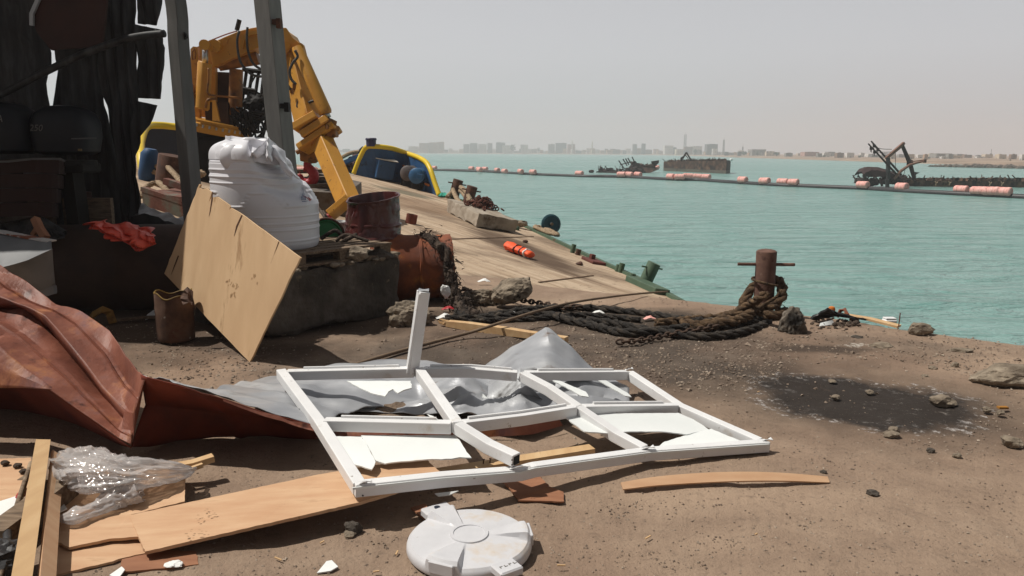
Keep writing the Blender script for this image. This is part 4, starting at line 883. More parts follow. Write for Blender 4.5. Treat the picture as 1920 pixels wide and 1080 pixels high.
# broken pallet
pal = thing('pallet', 'broken grey wooden pallet on the sooty concrete block', 'pallet', bp(.9, .45, .58))
for k in range(6):
    b = .06+k*.155; mb = MB(); a0, a1 = .28+.03*nz(k, 1), 1.40+.06*nz(k, 5); dzz = .012*nz(k, 9)
    mb.beam(bp(a0, b, .705+dzz), bp(a1, b+.02*nz(k, 4), .705-dzz), .105, .022); obj('pallet_board', mb, m_oldwood, pal)
for b in (.05, .5, .9):
    mb = MB(); mb.beam(bp(.28, b, .60), bp(1.4, b, .60), .10, .02); obj('base_board', mb, m_oldwood, pal)
for a in (.34, .84, 1.33):
    for b in (.07, .5, .9): mb = MB(); mb.box(bp(a, b, .652), (.13, .10, .085), BR); obj('spacer_block', mb, m_oldwood, pal)
rockt('concrete_chunk', bp(.93, .0, .64), (.26, .20, .17), 41, m_rubble, 'pale concrete chunk under the pallet on the sooty block edge', 'rubble')
rockt('concrete_chunk', bp(1.25, .05, .60), (.34, .2, .14), 42, m_sootcon, 'dark crumbling chunk at the right end of the sooty block', 'rubble')
rockt('concrete_chunk', bp(1.42, .12, .50), (.3, .28, .2), 43, m_sootcon, 'blackened chunk below the pallet corner beside the rusty pipe', 'rubble')
# ---- crumpled white tank
TC = V((-2.29, 6.96, .715)); TR, TH = .468, 1.0
def tank_pt(t, th, push=0.0):
    z = t*TH; x, y = math.cos(th), math.sin(th)
    r = TR*(1 + .012*math.sin(t*3.4))
    if t < .05: r *= .94+.06*math.sqrt(t/.05)
    for zr, wd, am in ((.085, .010, .005), (.185, .008, .006), (.215, .006, -.004), (.245, .008, .006), (.305, .008, .005), (.60, .008, .006), (.655, .009, .007), (.685, .007, -.006), (.715, .008, .006), (.776, .005, -.006)):
        r += am*math.exp(-((t-zr)/wd)**2)
    hx = .455 + .060*max(-1, min(1, 2.6*math.cos(th*5+.2)))
    r += .0065*math.exp(-((t-hx)/.011)**4)
    if t > .78:
        k = (t-.78)/.22
        if k < .05: r -= .006*(1 if .01 < k else 0)
        lob = 1+.035*math.cos(th*4+.4)
        r = r*math.sqrt(max(0, 1-(k*.97)**3.2))*lob if k > .03 else r
        z = TH*(.78+.22*(k**.8))
    p = V((r*x, r*y, z))
    c = max(0, min(1, (x+.12)/1.0)); c = c*c*(3-2*c)
    sag = max(0, t-.40)
    p.x -= c*sag**1.1*1.02*TR*1.30
    p.z -= c*max(0, t-.55)*.20
    n = V((x, y, 0))
    ck = c*(1 if y < .5 else .3)
    p -= n*.06*ck*math.exp(-((t-.60-.08*math.sin(th*1.8+.4))/.05)**2)
    p -= n*.035*ck*math.exp(-((t-.76+.05*math.sin(th*2))/.04)**2)
    f = .002 + .020*c*min(1, max(0, t-.35)*2)
    p += n*(f*fbm(x*1.6+t*1.3, y*1.6, t*2.4, 3)) + V((0, 0, f*.8*fbm(x*2, y*2+4, t*2)))
    return TC + p + n*push
tank = thing('water_tank', 'crumpled white plastic water tank standing on the broken pallet', 'tank', TC)
mb = MB(); nu_, nv_ = 160, 260
for j in range(nv_+1):
    for i in range(nu_): mb.v.append(tank_pt(j/nv_, 2*math.pi*i/nu_))
mb.f = [(j*nu_+i, j*nu_+(i+1) % nu_, (j+1)*nu_+(i+1) % nu_, (j+1)*nu_+i) for j in range(nv_) for i in range(nu_)] + [tuple(range(nu_))[::-1], tuple(nv_*nu_+i for i in range(nu_))]
obj('tank_shell', mb, m_tank, tank, smooth=True)
# moulded shoulder lobes and neck
def lobe(p, q, r, m=MB):
    mb = MB(); n = 20; pts = [lerp(V(p), V(q), i/n) for i in range(n+1)]
    mb.tube(pts, [r*math.sqrt(max(.02, 1-abs(2*i/n-1)**26)) for i in range(n+1)], 20); return mb
mb = lobe(D(437, 297, 6.50), D(441, 282, 7.05), .115); obj('shoulder_lobe', mb, m_tank, tank, smooth=True)
mb = MB(); mb.lathe([(.30, -.06), (.29, .03), (.22, .075), (.20, .08), (.20, .115), (.185, .12), (.17, .11)], D(470, 287, 6.82), 40, None, lambda q, t, i: q*(1+.05*math.cos(t*5))+V((0, 0, .018*math.sin(t*3+i)-.10*q.x))); obj('neck_ring', mb, m_tank, tank, auto=50)
def fold(a, b, seed):
    mb = MB(); mb.loft([[D(*p) for p in a], [lerp(D(*p), D(*q), .5)+V((0, -.05, .05)) for p, q in zip(a, b)], [D(*p) for p in b]], 14, 5, lambda u, v, p: V((.008*nz(u*5, v*4, seed), .02*nz(u*4, v*5, seed), .015*nz(u*6, v*3, seed+2)))); return obj('torn_fold', mb, m_tank, tank, solid=.008, smooth=True)
fold([(470, 296, 6.50), (486, 284, 6.60), (503, 268, 6.75)], [(482, 298, 6.50), (497, 288, 6.60), (510, 274, 6.75)], 1)
fold([(500, 302, 6.52), (500, 284, 6.58), (502, 265, 6.7)], [(510, 304, 6.52), (509, 286, 6.58), (511, 270, 6.7)], 5)
fold([(512, 288, 6.62), (526, 312, 6.6), (546, 338, 6.62)], [(520, 284, 6.75), (540, 312, 6.75), (560, 336, 6.75)], 9)
mb = MB(); mb.loft([[D(505, 276, 6.72), D(518, 292, 6.74)], [D(512, 276, 6.9), D(526, 296, 6.9)]], 4, 3); obj('tear_shade_patch', mb, m_black, tank, solid=.004)  # black patch stands in for the dark interior behind the tear
def on_tank(px, py):      # first hit of the view ray with the shell (to stand a print on the plastic)
    d = ray(px, py); best = None
    for j in range(20, 100):
        for i in range(150, 320):
            th = 2*math.pi*i/300; p = tank_pt(j/110, th); v = p-CAM; k = v.dot(d)/d.length_squared; e = (v-d*k).length
            if e < .02 and (best is None or e + .25*k < best[0]): best = (e+.25*k, j/110, th)
    return best[1], best[2]
t0, th0 = on_tank(565, 370)
def print_strip(pts, wdt, name, m):
    mb = MB(); P = [tank_pt(t0+b, th0+a, .004) for a, b in pts]; Q = [tank_pt(t0+b, th0+a, .004)+V((0, 0, wdt)) for a, b in pts]
    n = len(P); mb.add(P+Q, [(i, i+1, n+i+1, n+i) for i in range(n-1)]); return mb
m_print = M('blue_print', [(.10, .14, .26)], 1, .6, bstr=0); m_printr = M('red_print', [(.50, .16, .15)], 1, .6, bstr=0)
lg = MB()
for k, h in enumerate((.035, .06, .115, .06, .035)):
    a = -.07+k*.028; lg.add(print_strip([(a, -.02), (a+.016, -.02)], h, '', None).v, [(0, 1, 3, 2)])
    lg.add([p for p in print_strip([(a+.02, .0), (a+.0245, .0)], h*.8, '', None).v], [(0, 1, 3, 2)])
lg.add(print_strip([(-.075, -.034), (0, -.034), (.075, -.034)], .006, '', None).v, [(0, 1, 4, 3), (1, 2, 5, 4)])
obj('printed_emblem', lg, m_print, tank)
lg = MB(); pts = [(.12+.13*u/14, .010*math.sin(u*1.9)+.014*math.sin(u*.7)-.002*u) for u in range(15)]
lg.tube([tank_pt(t0+b, th0+a, .004) for a, b in pts], .004, 4); obj('printed_script', lg, m_printr, tank)
# ---- maroon dented drum
DC = V((-1.50, 8.0, .67)); dr = thing('oil_drum', 'dented dark maroon steel drum standing open behind the pallet', 'drum', DC)
def drum_fn(q, t, i):
    k = q.z; f = 1 - .10*max(0, math.cos(t+1.2))**3*(k/.4) - .16*max(0, math.cos(t+2.0))**2*math.sin(min(1, k/.5)*math.pi) - .06*max(0, math.sin(t*2+.5))*k
    w_ = .05*fbm(math.cos(t)*3, math.sin(t)*3, k*6) + .10*max(0, .25-abs(nz(math.cos(t)*2.6+3, math.sin(t)*2.6, k*4)))*min(1, k*5)
    return V((q.x*(f-w_*1.6)+.03*k, q.y*(f-w_*1.6), q.z + (.05*math.sin(t*1+.6) if k > .4 else 0)))
prof = [(.05, 0), (.285, 0), (.295, .015), (.29, .03)] + [(.29, .03+.013*i) for i in range(1, 9)] + [(.305, .15), (.305, .165)] + [(.29, .18+.016*i) for i in range(14)] + [(.29, .42), (.298, .43), (.30, .445), (.285, .445), (.28, .42), (.28, .05), (.05, .03)]
mb = MB(); mb.lathe(prof, DC, 72, None, drum_fn); obj('drum_shell', mb, m_drum, dr, auto=50)
# ---- big rusty pipe section with raised bands
pa = V((1, .20, 0)).normalized(); pr = V((0, 0, 1)); py_ = pr.cross(pa); PR = Matrix((py_, pr, pa)).transposed()
PC0 = V((-1.52, 7.93, .36))
prof = [(.30, .02), (.34, 0), (.345, .14), (.36, .15), (.36, .34), (.352, .36), (.35, .50), (.362, .51), (.362, .53), (.348, .54), (.345, .80), (.352, .81), (.35, .86), (.33, .86), (.33, .1)]
mb = MB(); mb.lathe(prof, PC0, 64, PR, lambda q, t, i: q*(1+.02*fbm(math.cos(t)*2, math.sin(t)*2, q.z*3))); tag(obj('rusty_pipe_section', mb, m_rustpipe, auto=45), 'large orange rusted pipe section with raised bands right of the block', 'pipe')
# ---- bits behind the pallet
mb = MB(); p = D(612, 442, 7.75); ax = V((.35, -.9, .25)).normalized(); x = ax.cross(V((0, 0, 1))).normalized(); R2 = Matrix((x, ax.cross(x), ax)).transposed()
gd = thing('green_drum', 'bright green drum end lying between tank and maroon drum', 'drum', p)
mb.lathe([(.06, .02), (.14, .02), (.15, .05), (.16, .05), (.165, .0), (.16, -.30), (.1, -.31)], p, 32, R2); obj('drum_body', mb, m_greenbr, gd, auto=40)
mb = MB(); mb.lathe([(.162, .03), (.172, .06), (.188, .04), (.182, 0), (.164, -.01)], p, 32, R2, None, False); obj('rim', mb, m_rustdk, gd, smooth=True)
mb = MB(); mb.lathe([(.14, 0), (.17, .24), (.185, .25), (.185, .28), (.17, .28), (.135, .02)], D(625, 462, 8.25), 28); tag(obj('white_tub', mb, m_white, auto=40), 'white plastic tub half hidden between green and maroon drums', 'tub')
mb = MB()
for pts, r in (([(572, 343, 15.6), (585, 372, 13), (606, 402, 9.5), (628, 428, 8.0), (648, 447, 7.6)], .022), ([(602, 448, 7.4), (618, 437, 7.4), (632, 433, 7.4), (650, 452, 7.4)], .020), ([(606, 396, 9), (612, 406, 8.6), (616, 412, 8.4)], .014), ([(636, 458, 7.3), (652, 448, 7.3), (668, 440, 7.4)], .022), ([(630, 452, 7.35), (650, 440, 7.35), (690, 452, 7.3)], .018)):
    mb.tube(spline([D(*p) for p in pts], 8), r, 7)
tag(obj('old_cable', mb, m_fibre, smooth=True), 'dark frayed cable running from the red hook down to the drums', 'cable')
# ---- leaning plywood: parallelogram solved from its four corners
pts4 = [(468, 679), (563, 483), (374, 344), (308, 513)]
rB, rR, rT, rL = [ray(*p) for p in pts4]; B0 = G(468, 679)
m3 = Matrix((rL, rR, -rT)).transposed(); kL, kR, kT = m3.inverted() @ (B0-CAM)
Bq, Rq, Tq, Lq = B0, CAM+rR*kR, CAM+rT*kT, CAM+rL*kL
print('PLY', Bq, Rq, Tq, Lq, (Rq-Bq).length, (Lq-Bq).length)
out = []
def jag(a, b, n, am, seed):
    a, b = V(a), V(b); s_ = (b-a); w_ = V((-s_.y, s_.x))/max(1e-6, s_.length); return [a + s_*(i/n) + w_*am*nz(i*1.7, seed) for i in range(n)]
uvp = jag((0, 0), (1, 0), 14, .02, 1) + jag((1, 0), (1, 1), 16, .006, 2)
tp_ = [(1, 1), (.985, 1.0)]
uvp2 = [V((1, 0))]
# outline in (u along B->R, v along B->L)
OUT = jag((0, 0), (1, 0), 14, .008, 1) + jag((1, 0), (1, .62), 10, .006, 2) + [V((.99, .635)), V((.965, .64)), V((.992, .648))] + jag((1, .66), (1.0, .83), 4, .006, 4) + [V((.96, .838)), V((.90, .845)), V((.97, .85)), V((1.0, .855))] + jag((1, .86), (1, .95), 3, .01, 5) + [V((.97, .955)), V((.965, .99)), V((1.0, .985))] + jag((.995, 1), (0, 1), 18, .012, 3) + jag((0, 1), (0, 0), 16, .006, 7)
nrm = (Rq-Bq).cross(Lq-Bq).normalized(); nrm = nrm if nrm.y < 0 else -nrm
mb = MB(); mb.prism([Bq + (Rq-Bq)*p.x + (Lq-Bq)*p.y for p in OUT], -nrm*.014)
lp = tag(obj('plywood_sheet', mb, m_ply), 'tan plywood sheet with split edges leaning upright against the sooty block', 'plywood')
def on_ply(px, py, off=.0016):
    d = ray(px, py); return CAM + d*((Bq-CAM).dot(nrm)/d.dot(nrm)) + nrm*off
for pts in ([(398, 360), (400, 359), (399, 374), (395, 396), (392, 407), (395, 386)], [(453, 403), (455, 404), (446, 424), (439, 444), (443, 424)], [(523, 452), (524, 453), (513, 480), (508, 494)], [(334, 479), (336, 480), (328, 500), (321, 516), (327, 497)]):
    mb = MB(); mb.prism([on_ply(*p) for p in pts], nrm*.0008); obj('split_crack', mb, M('crack_dark', [S(70, 42, 26, K), S(110, 70, 44, K)], 30, .9, bstr=0), lp)
mb = MB()
for u, v in ((.42, .40), (.36, .33), (.62, .22), (.45, .345)):      # stamped marks
    for k in range(9):
        rr = random.Random(int(u*100)*31+k); a = Bq+(Rq-Bq)*(u+rr.uniform(-.03, .03))+(Lq-Bq)*(v+rr.uniform(-.03, .03)) + nrm*.0015
        e1, e2 = (Rq-Bq).normalized(), (Lq-Bq).normalized(); s_ = rr.uniform(.005, .012); mb.add([a-e1*s_-e2*s_*.6, a+e1*s_-e2*s_*.4, a+e1*s_*.8+e2*s_, a-e1*s_+e2*s_*.5], [(0, 1, 2, 3)])
so_ = obj('stamped_mark', mb, M('faded_stamp', [S(192, 154, 112, K)], 1, .8, bstr=0), lp); so_['kind'] = 'stuff'
# ---- rusted bucket
bk = thing('rusted_bucket', 'rust brown dented can with yellowish rim at the foot of the plywood', 'bucket', G(331, 642))
c = G(331, 636); mb = MB(); hh = .40
mb.lathe([(.14, 0), (.148, .01), (.146, .05), (.15, .1), (.148, .2), (.152, .28), (.148, .3), (.15, .39), (.146, .40), (.142, .38), (.138, .03)], c, 36, None, lambda q, t, i: V((q.x*(1+.04*math.sin(t*2+q.z*6)), q.y*(1-.05*math.sin(t*2)), q.z + (.02*math.sin(t*2+1)+.012*math.sin(t*5) if q.z > .3 else 0)))); obj('bucket_body', mb, m_canrust, bk, auto=50)
mb = MB(); mb.tube([c + V((.147*math.cos(t*.2)*(1+.04*math.sin(t*.4+2.4)), .147*math.sin(t*.2)*(1-.05*math.sin(t*.4)), .40+.02*math.sin(t*.4+1)+.012*math.sin(t))) for t in range(31)], .006, 6); obj('rim', mb, M('ochre_rim', [S(150, 120, 40, K), S(110, 84, 40, K)], 9, .7), bk)
mb = MB(); mb.loft([[D(338, 560, 6.0), D(350, 538, 6.0), D(362, 546, 6.0)], [D(344, 572, 5.95), D(356, 566, 5.95), D(367, 580, 5.95)]], 6, 3, lambda u, v, p: V((.01*nz(u*9, v), .03*nz(u*5, v*4, 2), 0))); obj('torn_flap', mb, m_canrust, bk, solid=.006)

# ================================================================== SHED REMAINS
def channel(px_t, px_b, yb, Yt, wd, dp, label, bend=None):
    top = D(px_t, 0, Yt); bot = D(px_b, yb, Yt); a = (top-bot).normalized(); t2 = top + a*(4.3-top.z)/a.z; b2 = bot - a*bot.z/a.z
    th = .012; t = thing('steel_post', label, 'post', b2)
    pts = [b2, t2] if not bend else [b2] + [D(x, y, Yt) + V((o, 0, 0)) for x, y, o in bend] + [t2]
    mb = MB(); mb.path_beam(pts, wd, th*2, V((0, -1, 0))); obj('web', mb, m_post, t)
    for s_ in (-1, 1):
        mb = MB(); mb.path_beam([p + V((s_*wd/2, .0, 0)) + V((0, dp*.0, 0)) for p in pts], th*2, dp, V((0, -1, 0))); obj('flange', mb, m_post, t)
    return t, pts
def boxpost(px_t, px_b, yb, Yt, wd, dp, yaw, label, bendx=0.0):
    top = D(px_t, 0, Yt); bot = D(px_b, yb, Yt); a = (top-bot).normalized(); t2 = top + a*(4.3-top.z)/a.z; b2 = bot - a*bot.z/a.z
    up = V((math.sin(yaw), -math.cos(yaw), 0)); t = thing('steel_post', label, 'post', b2); mb = MB(); n = 40
    pts = [lerp(b2, t2, i/n) + V((bendx*math.exp(-((i/n-.66)/.03)**2), 0, 0)) for i in range(n+1)]
    mb.path_beam(pts, wd, dp, up); obj('post_body', mb, m_post, t, bevel=.006); return t, pts
t, pts = boxpost(328, 360, 372, 7.35, .150, .125, -.52, 'dark grey bent steel post beside the shed sheets', .012)
mb = MB(); mb.prism([D(345, 60, 7.3), D(349, 68, 7.3), D(345, 74, 7.3)], (0, .05, 0)); obj('bracket', mb, m_black, t)
m_post = M('post_steel_lit', [(.13, .128, .122), (.17, .168, .16), (.21, .205, .195)], 3, .65, bs=24, bstr=.12, stretch=(4, 4, .7), spots=[(S(90, 72, 56, K), 5, .70, .08)])  # lit tone of the post steel; the bent post's copy is darkened for shade
t, pts = boxpost(501, 531, 300, 8.6, .205, .20, -.42, 'lighter grey steel post rising behind the white tank')
for px, py, w_ in ((523, 42, 16), (538, 199, 16)):
    mb = MB(); mb.box(D(px-3, py, 8.5), (w_*8.5/FPX*.9, .10, .05)); mb.box(D(px, py+2, 8.44), (w_*8.5/FPX*.5, .06, .10)); obj('bolt_bracket', mb, m_rustdk if py < 100 else m_black, t)
SY = 8.15; m_post = MATS['post_steel_shaded']
def hang(name, left, right, label, Yc=SY, corr=.022, n=26, m=26, freq=9, mat=None, seed=0):
    mb = MB(); L = [D(x, y, Yc) for x, y in left]; Rr = [D(x, y, Yc) for x, y in right]
    L = resample(L, m+1); Rr = resample(Rr, m+1)
    def fn(u, v): 
        j = min(m-1, int(v*m)); k = v*m-j; a = lerp(L[j], L[j+1], k); b = lerp(Rr[j], Rr[j+1], k); p = lerp(a, b, u)
        e = .010*nz(v*23, seed+1)*(1 if u in (0, 1) else 0)
        return p + V((e, corr*math.sin(p.x*freq*2*math.pi*1.0) + .07*fbm(p.x*1.3+seed, p.z*1.1, 0, 3) + .03*fbm(p.x*5, p.z*4, seed, 2), 0))
    mb.sheet(fn, n, m); return tag(obj(name, mb, mat or m_soot, smooth=True, solid=.006), label, 'sheet')
hang('roofing_sheet', [(-120, -60), (-120, 440)], [(74, -60), (80, 60), (97, 92), (95, 130), (92, 152), (97, 200), (98, 300), (98, 440)], 'sooty black corrugated sheet left of the tall sky slit', seed=1)
hang('roofing_sheet', [(66, -60), (70, 30), (112, 70), (109, 110), (104, 150), (105, 196), (96, 206), (92, 300), (90, 440)], [(196, -60), (193, 60), (186, 165), (200, 215), (214, 270), (224, 330), (228, 440)], 'sooty black corrugated sheet between the two sky slits', seed=2, Yc=8.22)
hang('roofing_sheet', [(190, -60), (188, 60), (187, 162), (202, 205), (216, 262), (226, 330), (226, 440)], [(258, -60), (258, 60), (258, 190), (256, 215), (250, 300), (238, 440)], 'tall sooty sheet just right of the thin slanting slit', seed=3)
hang('roofing_sheet', [(254, -60), (255, 20), (258, 44), ], [(304, -60), (302, 16), (298, 34), (292, 47)], 'short dark sheet end hanging highest beside the bent post', seed=4, n=12, m=10, Yc=8.12)
hang('roofing_sheet', [(254, 46), (257, 120), (258, 184)], [(304, 56), (306, 110), (304, 186)], 'dark torn sheet flap below the crossing bar beside the bent post', seed=5, n=14, m=16, Yc=8.10)
hang('roofing_sheet', [(252, 188), (246, 300), (236, 440)], [(293, 197), (288, 220), (270, 250), (258, 290), (258, 340), (264, 380), (244, 440)], 'lowest dark torn sheet curling away from the yellow rail', seed=6, n=14, m=20, Yc=8.08)
mb = MB(); mb.prism([D(x, y, 7.75) for x, y in ((62, 44), (66, 24), (78, -10), (200, -10), (196, 40), (190, 84), (150, 90), (108, 92), (96, 94), (70, 62))], (0, .04, 0)); pn = tag(obj('hanging_panel', mb, m_sootred), 'dark red brown board hanging at the top of the shed', 'panel')
mb = MB(); mb.path_beam([D(74, -6, 7.72), D(60, 26, 7.72), D(60, 48, 7.72)], .035, .03, V((0, -1, 0))); obj('edge_strip', mb, m_galv, pn)
mb = MB(); mb.tube(spline([D(-60, 200, 7.6), D(0, 178, 7.6), D(70, 142, 7.6), (D(150, 104, 7.6)), D(220, 78, 7.5), D(262, 68, 7.45), D(308, 63, 7.4)], 6), .036, 10); tag(obj('crossing_bar', mb, m_soot, smooth=True), 'dark slanting bar crossing in front of the sooty sheets', 'bar')
# roof that keeps the shed dark, and its far side wall
mb = MB(); mb.sheet(lambda u, v: V((lerp(-13, (-5.15 if v < .14 else -4.45) + .06*nz(v*30, 1), u), lerp(6.35, 10.4, v), 4.0 + .03*math.sin(u*160))), 200, 28); tag(obj('shed_roof', mb, m_soot, solid=.01), 'sooty corrugated remnant of the shed roof overhead', 'roof')
mb = MB(); mb.sheet(lambda u, v: V((-7.8 + .03*math.sin(u*90), lerp(6.4, 10.2, u), lerp(0, 4.0, v))), 120, 4); tag(obj('shed_side_wall', mb, m_soot, solid=.01), 'sooty corrugated side wall at the far left of the shed', 'wall')
for x, y in ((-7.7, 6.5), (-5.3, 10.2), (-7.7, 10.2)):
    mb = MB(); mb.box((x, y, 2.0), (.12, .12, 4.0)); tag(obj('roof_post', mb, m_post), 'plain dark corner post holding up the shed roof', 'post', 'corner posts of the shed')
# outboard motors on stands in the dark
def outboard(px, py, Yo, sc, label, txt, tpos, tsz):
    c = D(px, py, Yo); t = thing('outboard_motor', label, 'outboard motor', (c.x, c.y, 0)); mb = MB()
    secs = [(-.20, .17, .13), (-.17, .215, .18), (-.05, .235, .20), (.06, .23, .20), (.13, .20, .185), (.18, .13, .14), (.195, .05, .06)]; n = 28; rows = []
    for z, a, b in secs:
        rows.append([c + V((sc*a*(abs(math.cos(q))**.55)*(1 if math.cos(q) >= 0 else -1) + sc*.03*z, sc*b*(abs(math.sin(q))**.55)*(1 if math.sin(q) >= 0 else -1), sc*z)) for q in [2*math.pi*i/n for i in range(n)]])
    mb.add([p for r in rows for p in r], [(j*n+i, j*n+(i+1) % n, (j+1)*n+(i+1) % n, (j+1)*n+i) for j in range(len(rows)-1) for i in range(n)] + [tuple(range(n))[::-1], tuple((len(rows)-1)*n+i for i in range(n))])
    obj('cowling', mb, M('cowl_black', [(.004, .005, .008), (.008, .010, .015)], 3, .5, bstr=.03, spec=.25), t, auto=40)
    mb = MB(); mb.lathe([(.20*sc, -.05), (.20*sc, 0)], c+V((0, 0, -.24*sc)), 24); mb.box(c+V((0, 0, -.30*sc)), (.36*sc, .30*sc, .10), None, .02); obj('engine_base', mb, m_black, t)
    mb = MB(); mb.path_beam([c+V((0, .02, -.32*sc)), c+V((0, .05, -.75*sc)), V((c.x, c.y+.05, .25))], .12, .20, V((0, -1, 0))); obj('drive_leg', mb, m_black, t)
    mb = MB(); mb.lathe([(.05, -.18), (.07, 0), (.04, .2)], V((c.x, c.y+.05, .28)), 12, Matrix(((1, 0, 0), (0, 0, 1), (0, -1, 0)))); obj('gear_case', mb, m_black, t)
    mb = MB(); mb.box(V((c.x, c.y+.25, .55)), (.5, .06, 1.1)); mb.box(V((c.x, c.y+.3, .05)), (.6, .5, .08)); obj('stand', mb, m_oldwood, t)
    cu = bpy.data.curves.new('lettering', 'FONT'); cu.body = txt; cu.size = tsz; cu.extrude = .001; cu.shear = .25
    fc = bpy.data.objects.new('lettering_curve', cu); me = bpy.data.meshes.new_from_object(fc); bpy.data.objects.remove(fc)
    fo = bpy.data.objects.new('lettering', me); COL.objects.link(fo); me.materials.clear(); me.materials.append(M('silver_letter', [(.10, .095, .09)], 1, .5, bstr=0))
    fo.parent = t; p = c + V(tpos); fo.location = p - W[t]; fo.rotation_euler = (math.radians(86), 0, 0); return t
o1 = outboard(125, 244, 7.55, 1.22, 'black outboard motor cowling numbered 250 in the dark shed', '250', (-.215, -.250, -.015), .085)
mb = MB(); p = D(150, 281, 7.28); mb.box(p, (.035, .01, .02)); obj('amber_label', mb, M('amber', [(.13, .09, .03)], 1, .6, bstr=0), o1)
mb = MB(); mb.beam(D(134, 260, 7.29), D(180, 259, 7.29), .008, .012); obj('trim_line', mb, M('dim_silver', [(.06, .06, .065)], 1, .5, bstr=0), o1)
outboard(8, 240, 7.45, 1.25, 'black outboard motor partly cut by the left edge', 'YA', (.05, -.262, .05), .09)
# maroon wooden boat end, dark red post, dark scraps
wb = thing('wooden_skiff', 'dark red planked end of a wooden boat in the shed', 'boat', (-4.9, 7.2, .2))
for k in range(4):
    y0, y1 = 300+k*27, 300+(k+1)*27-1.5; mb = MB(); s_ = .05*k
    L_ = [[D(-90, y, 6.95-.03*k), D(0, y, 6.9-.03*k), D(70, y-2, 6.92), D(108-3*k, y, 7.05), D(122-5*k, y+2, 7.5)] for y in (y0, y1)]
    mb.loft(L_, 24, 2, lambda u, v, p: V((0, .012*nz(u*7, k), .008*nz(u*5, v, k)))); obj('hull_plank', mb, M('maroon_plank', [(.010, .0035, .003), (.024, .008, .006)], 4, .85, bs=20, bstr=.3), wb, solid=.03)
mb = MB(); mb.path_beam([D(-90, 303, 6.9), D(12, 303, 6.86), D(60, 298, 6.86), D(108, 298, 7.02), D(122, 304, 7.5)], .05, .018); obj('gunwale_strip', mb, M('dim_grey', [(.06, .06, .06), (.09, .09, .09)], 5, .8), wb)
mb = MB(); mb.box((-5.1, 7.45, .25), (1.6, .6, .5)); obj('keel_block', mb, m_black, wb)
mb = MB(); mb.tube([V((D(157, 380, 8.0).x, 8.0, 0)), V((D(157, 380, 8.0).x, 8.0, 1.15))], .085, 14); tag(obj('red_post', mb, m_sootred, auto=40), 'short dark red pipe post behind the brown pipe', 'post')
mb = MB(); mb.tube([D(-30, 418, 7.05), D(60, 402, 7.05), D(120, 438, 7.0)], .035, 6); mb.loft([[D(-60, 398, 7.2), D(20, 398, 7.2), D(62, 392, 7.15), D(122, 436, 7.0)], [D(-60, 450, 6.9), D(20, 450, 6.9), D(70, 446, 6.9), D(120, 446, 6.9)]], 16, 5, lambda u, v, p: V((0, .05*nz(u*6, v*5), .03*nz(u*7, v*3, 4)))); tag(obj('dark_sheet_scrap', mb, m_soot, solid=.01), 'folded dark metal sheet scrap left of the brown pipe', 'scrap')
mb = MB(); mb.path_beam([D(66, 410, 6.75), D(74, 428, 6.7), D(86, 446, 6.65)], .055, .06, V((0, -1, 0))); mb.path_beam([D(62, 440, 6.72), D(72, 425, 6.7)], .035, .04, V((0, -1, 0))); tag(obj('wood_splinter', mb, m_plybr), 'split tan wood piece poking up by the grey metal sheet', 'wood')
# brown pipe
mb = MB(); pa = V((1, .10, 0)).normalized(); PR2 = Matrix((V((0, 0, 1)).cross(pa), V((0, 0, 1)), pa)).transposed()
mb.lathe([(.38, -.05), (.415, -.05), (.43, 0), (.43, .9), (.435, .91), (.435, .95), (.43, .96), (.43, 2.1), (.40, 2.1), (.40, .2)], (-4.75, 7.34, .43), 56, PR2, lambda q, t, i: q*(1+.006*fbm(math.cos(t)*2, math.sin(t)*2, q.z*2))); tag(obj('brown_pipe', mb, m_brownpipe, auto=40), 'wide dark brown steel pipe lying in the shade of the shed', 'pipe')
mb = MB(); mb.loft([[D(238, 392, 8.5), D(270, 384, 8.6), D(305, 398, 8.7), D(352, 412, 8.6)], [D(236, 412, 8.1), D(270, 400, 8.0), D(306, 412, 8.0), D(352, 424, 8.1)], [V((D(x, 440, 7.95).x, 7.95, .4)) for x in (234, 270, 306, 354)]], 20, 6, lambda u, v, p: V((0, .05*nz(u*6, v*5, 1), .04*nz(u*7, v*5, 4)))); tag(obj('black_tarp', mb, m_tarp, auto=40, solid=.008), 'slumped black tarpaulin behind the brown pipe, below the rusty tray', 'tarp')
# red cloth on the pipe
mb = MB()
def cloth(u, v):
    px = lerp(172, 294, u); py0 = lerp(418, 430, u) - 14*math.sin(u*math.pi)*(.6+.4*math.sin(u*9)); py1 = 424 + 42*min(1, u*1.5)**1.3*(1-.25*max(0, u-.85)/.15)
    py = lerp(py0, py1, v); Yv = lerp(7.15, 6.88, v) - .10*math.sin(v*math.pi)
    p = D(px, py, Yv); w_ = .15*abs(nz(u*4.2, v*3.4))+.08*abs(nz(u*8, v*4.2, 7)); return p + V((.015*nz(u*6, v*5, 5), -w_*1.3, .05*nz(u*4.5+3, v*3, 1)))
mb.sheet(cloth, 46, 30); tag(obj('red_cloth', mb, m_cloth, auto=28, solid=.006), 'crumpled orange red plastic cloth lying on the brown pipe', 'cloth')
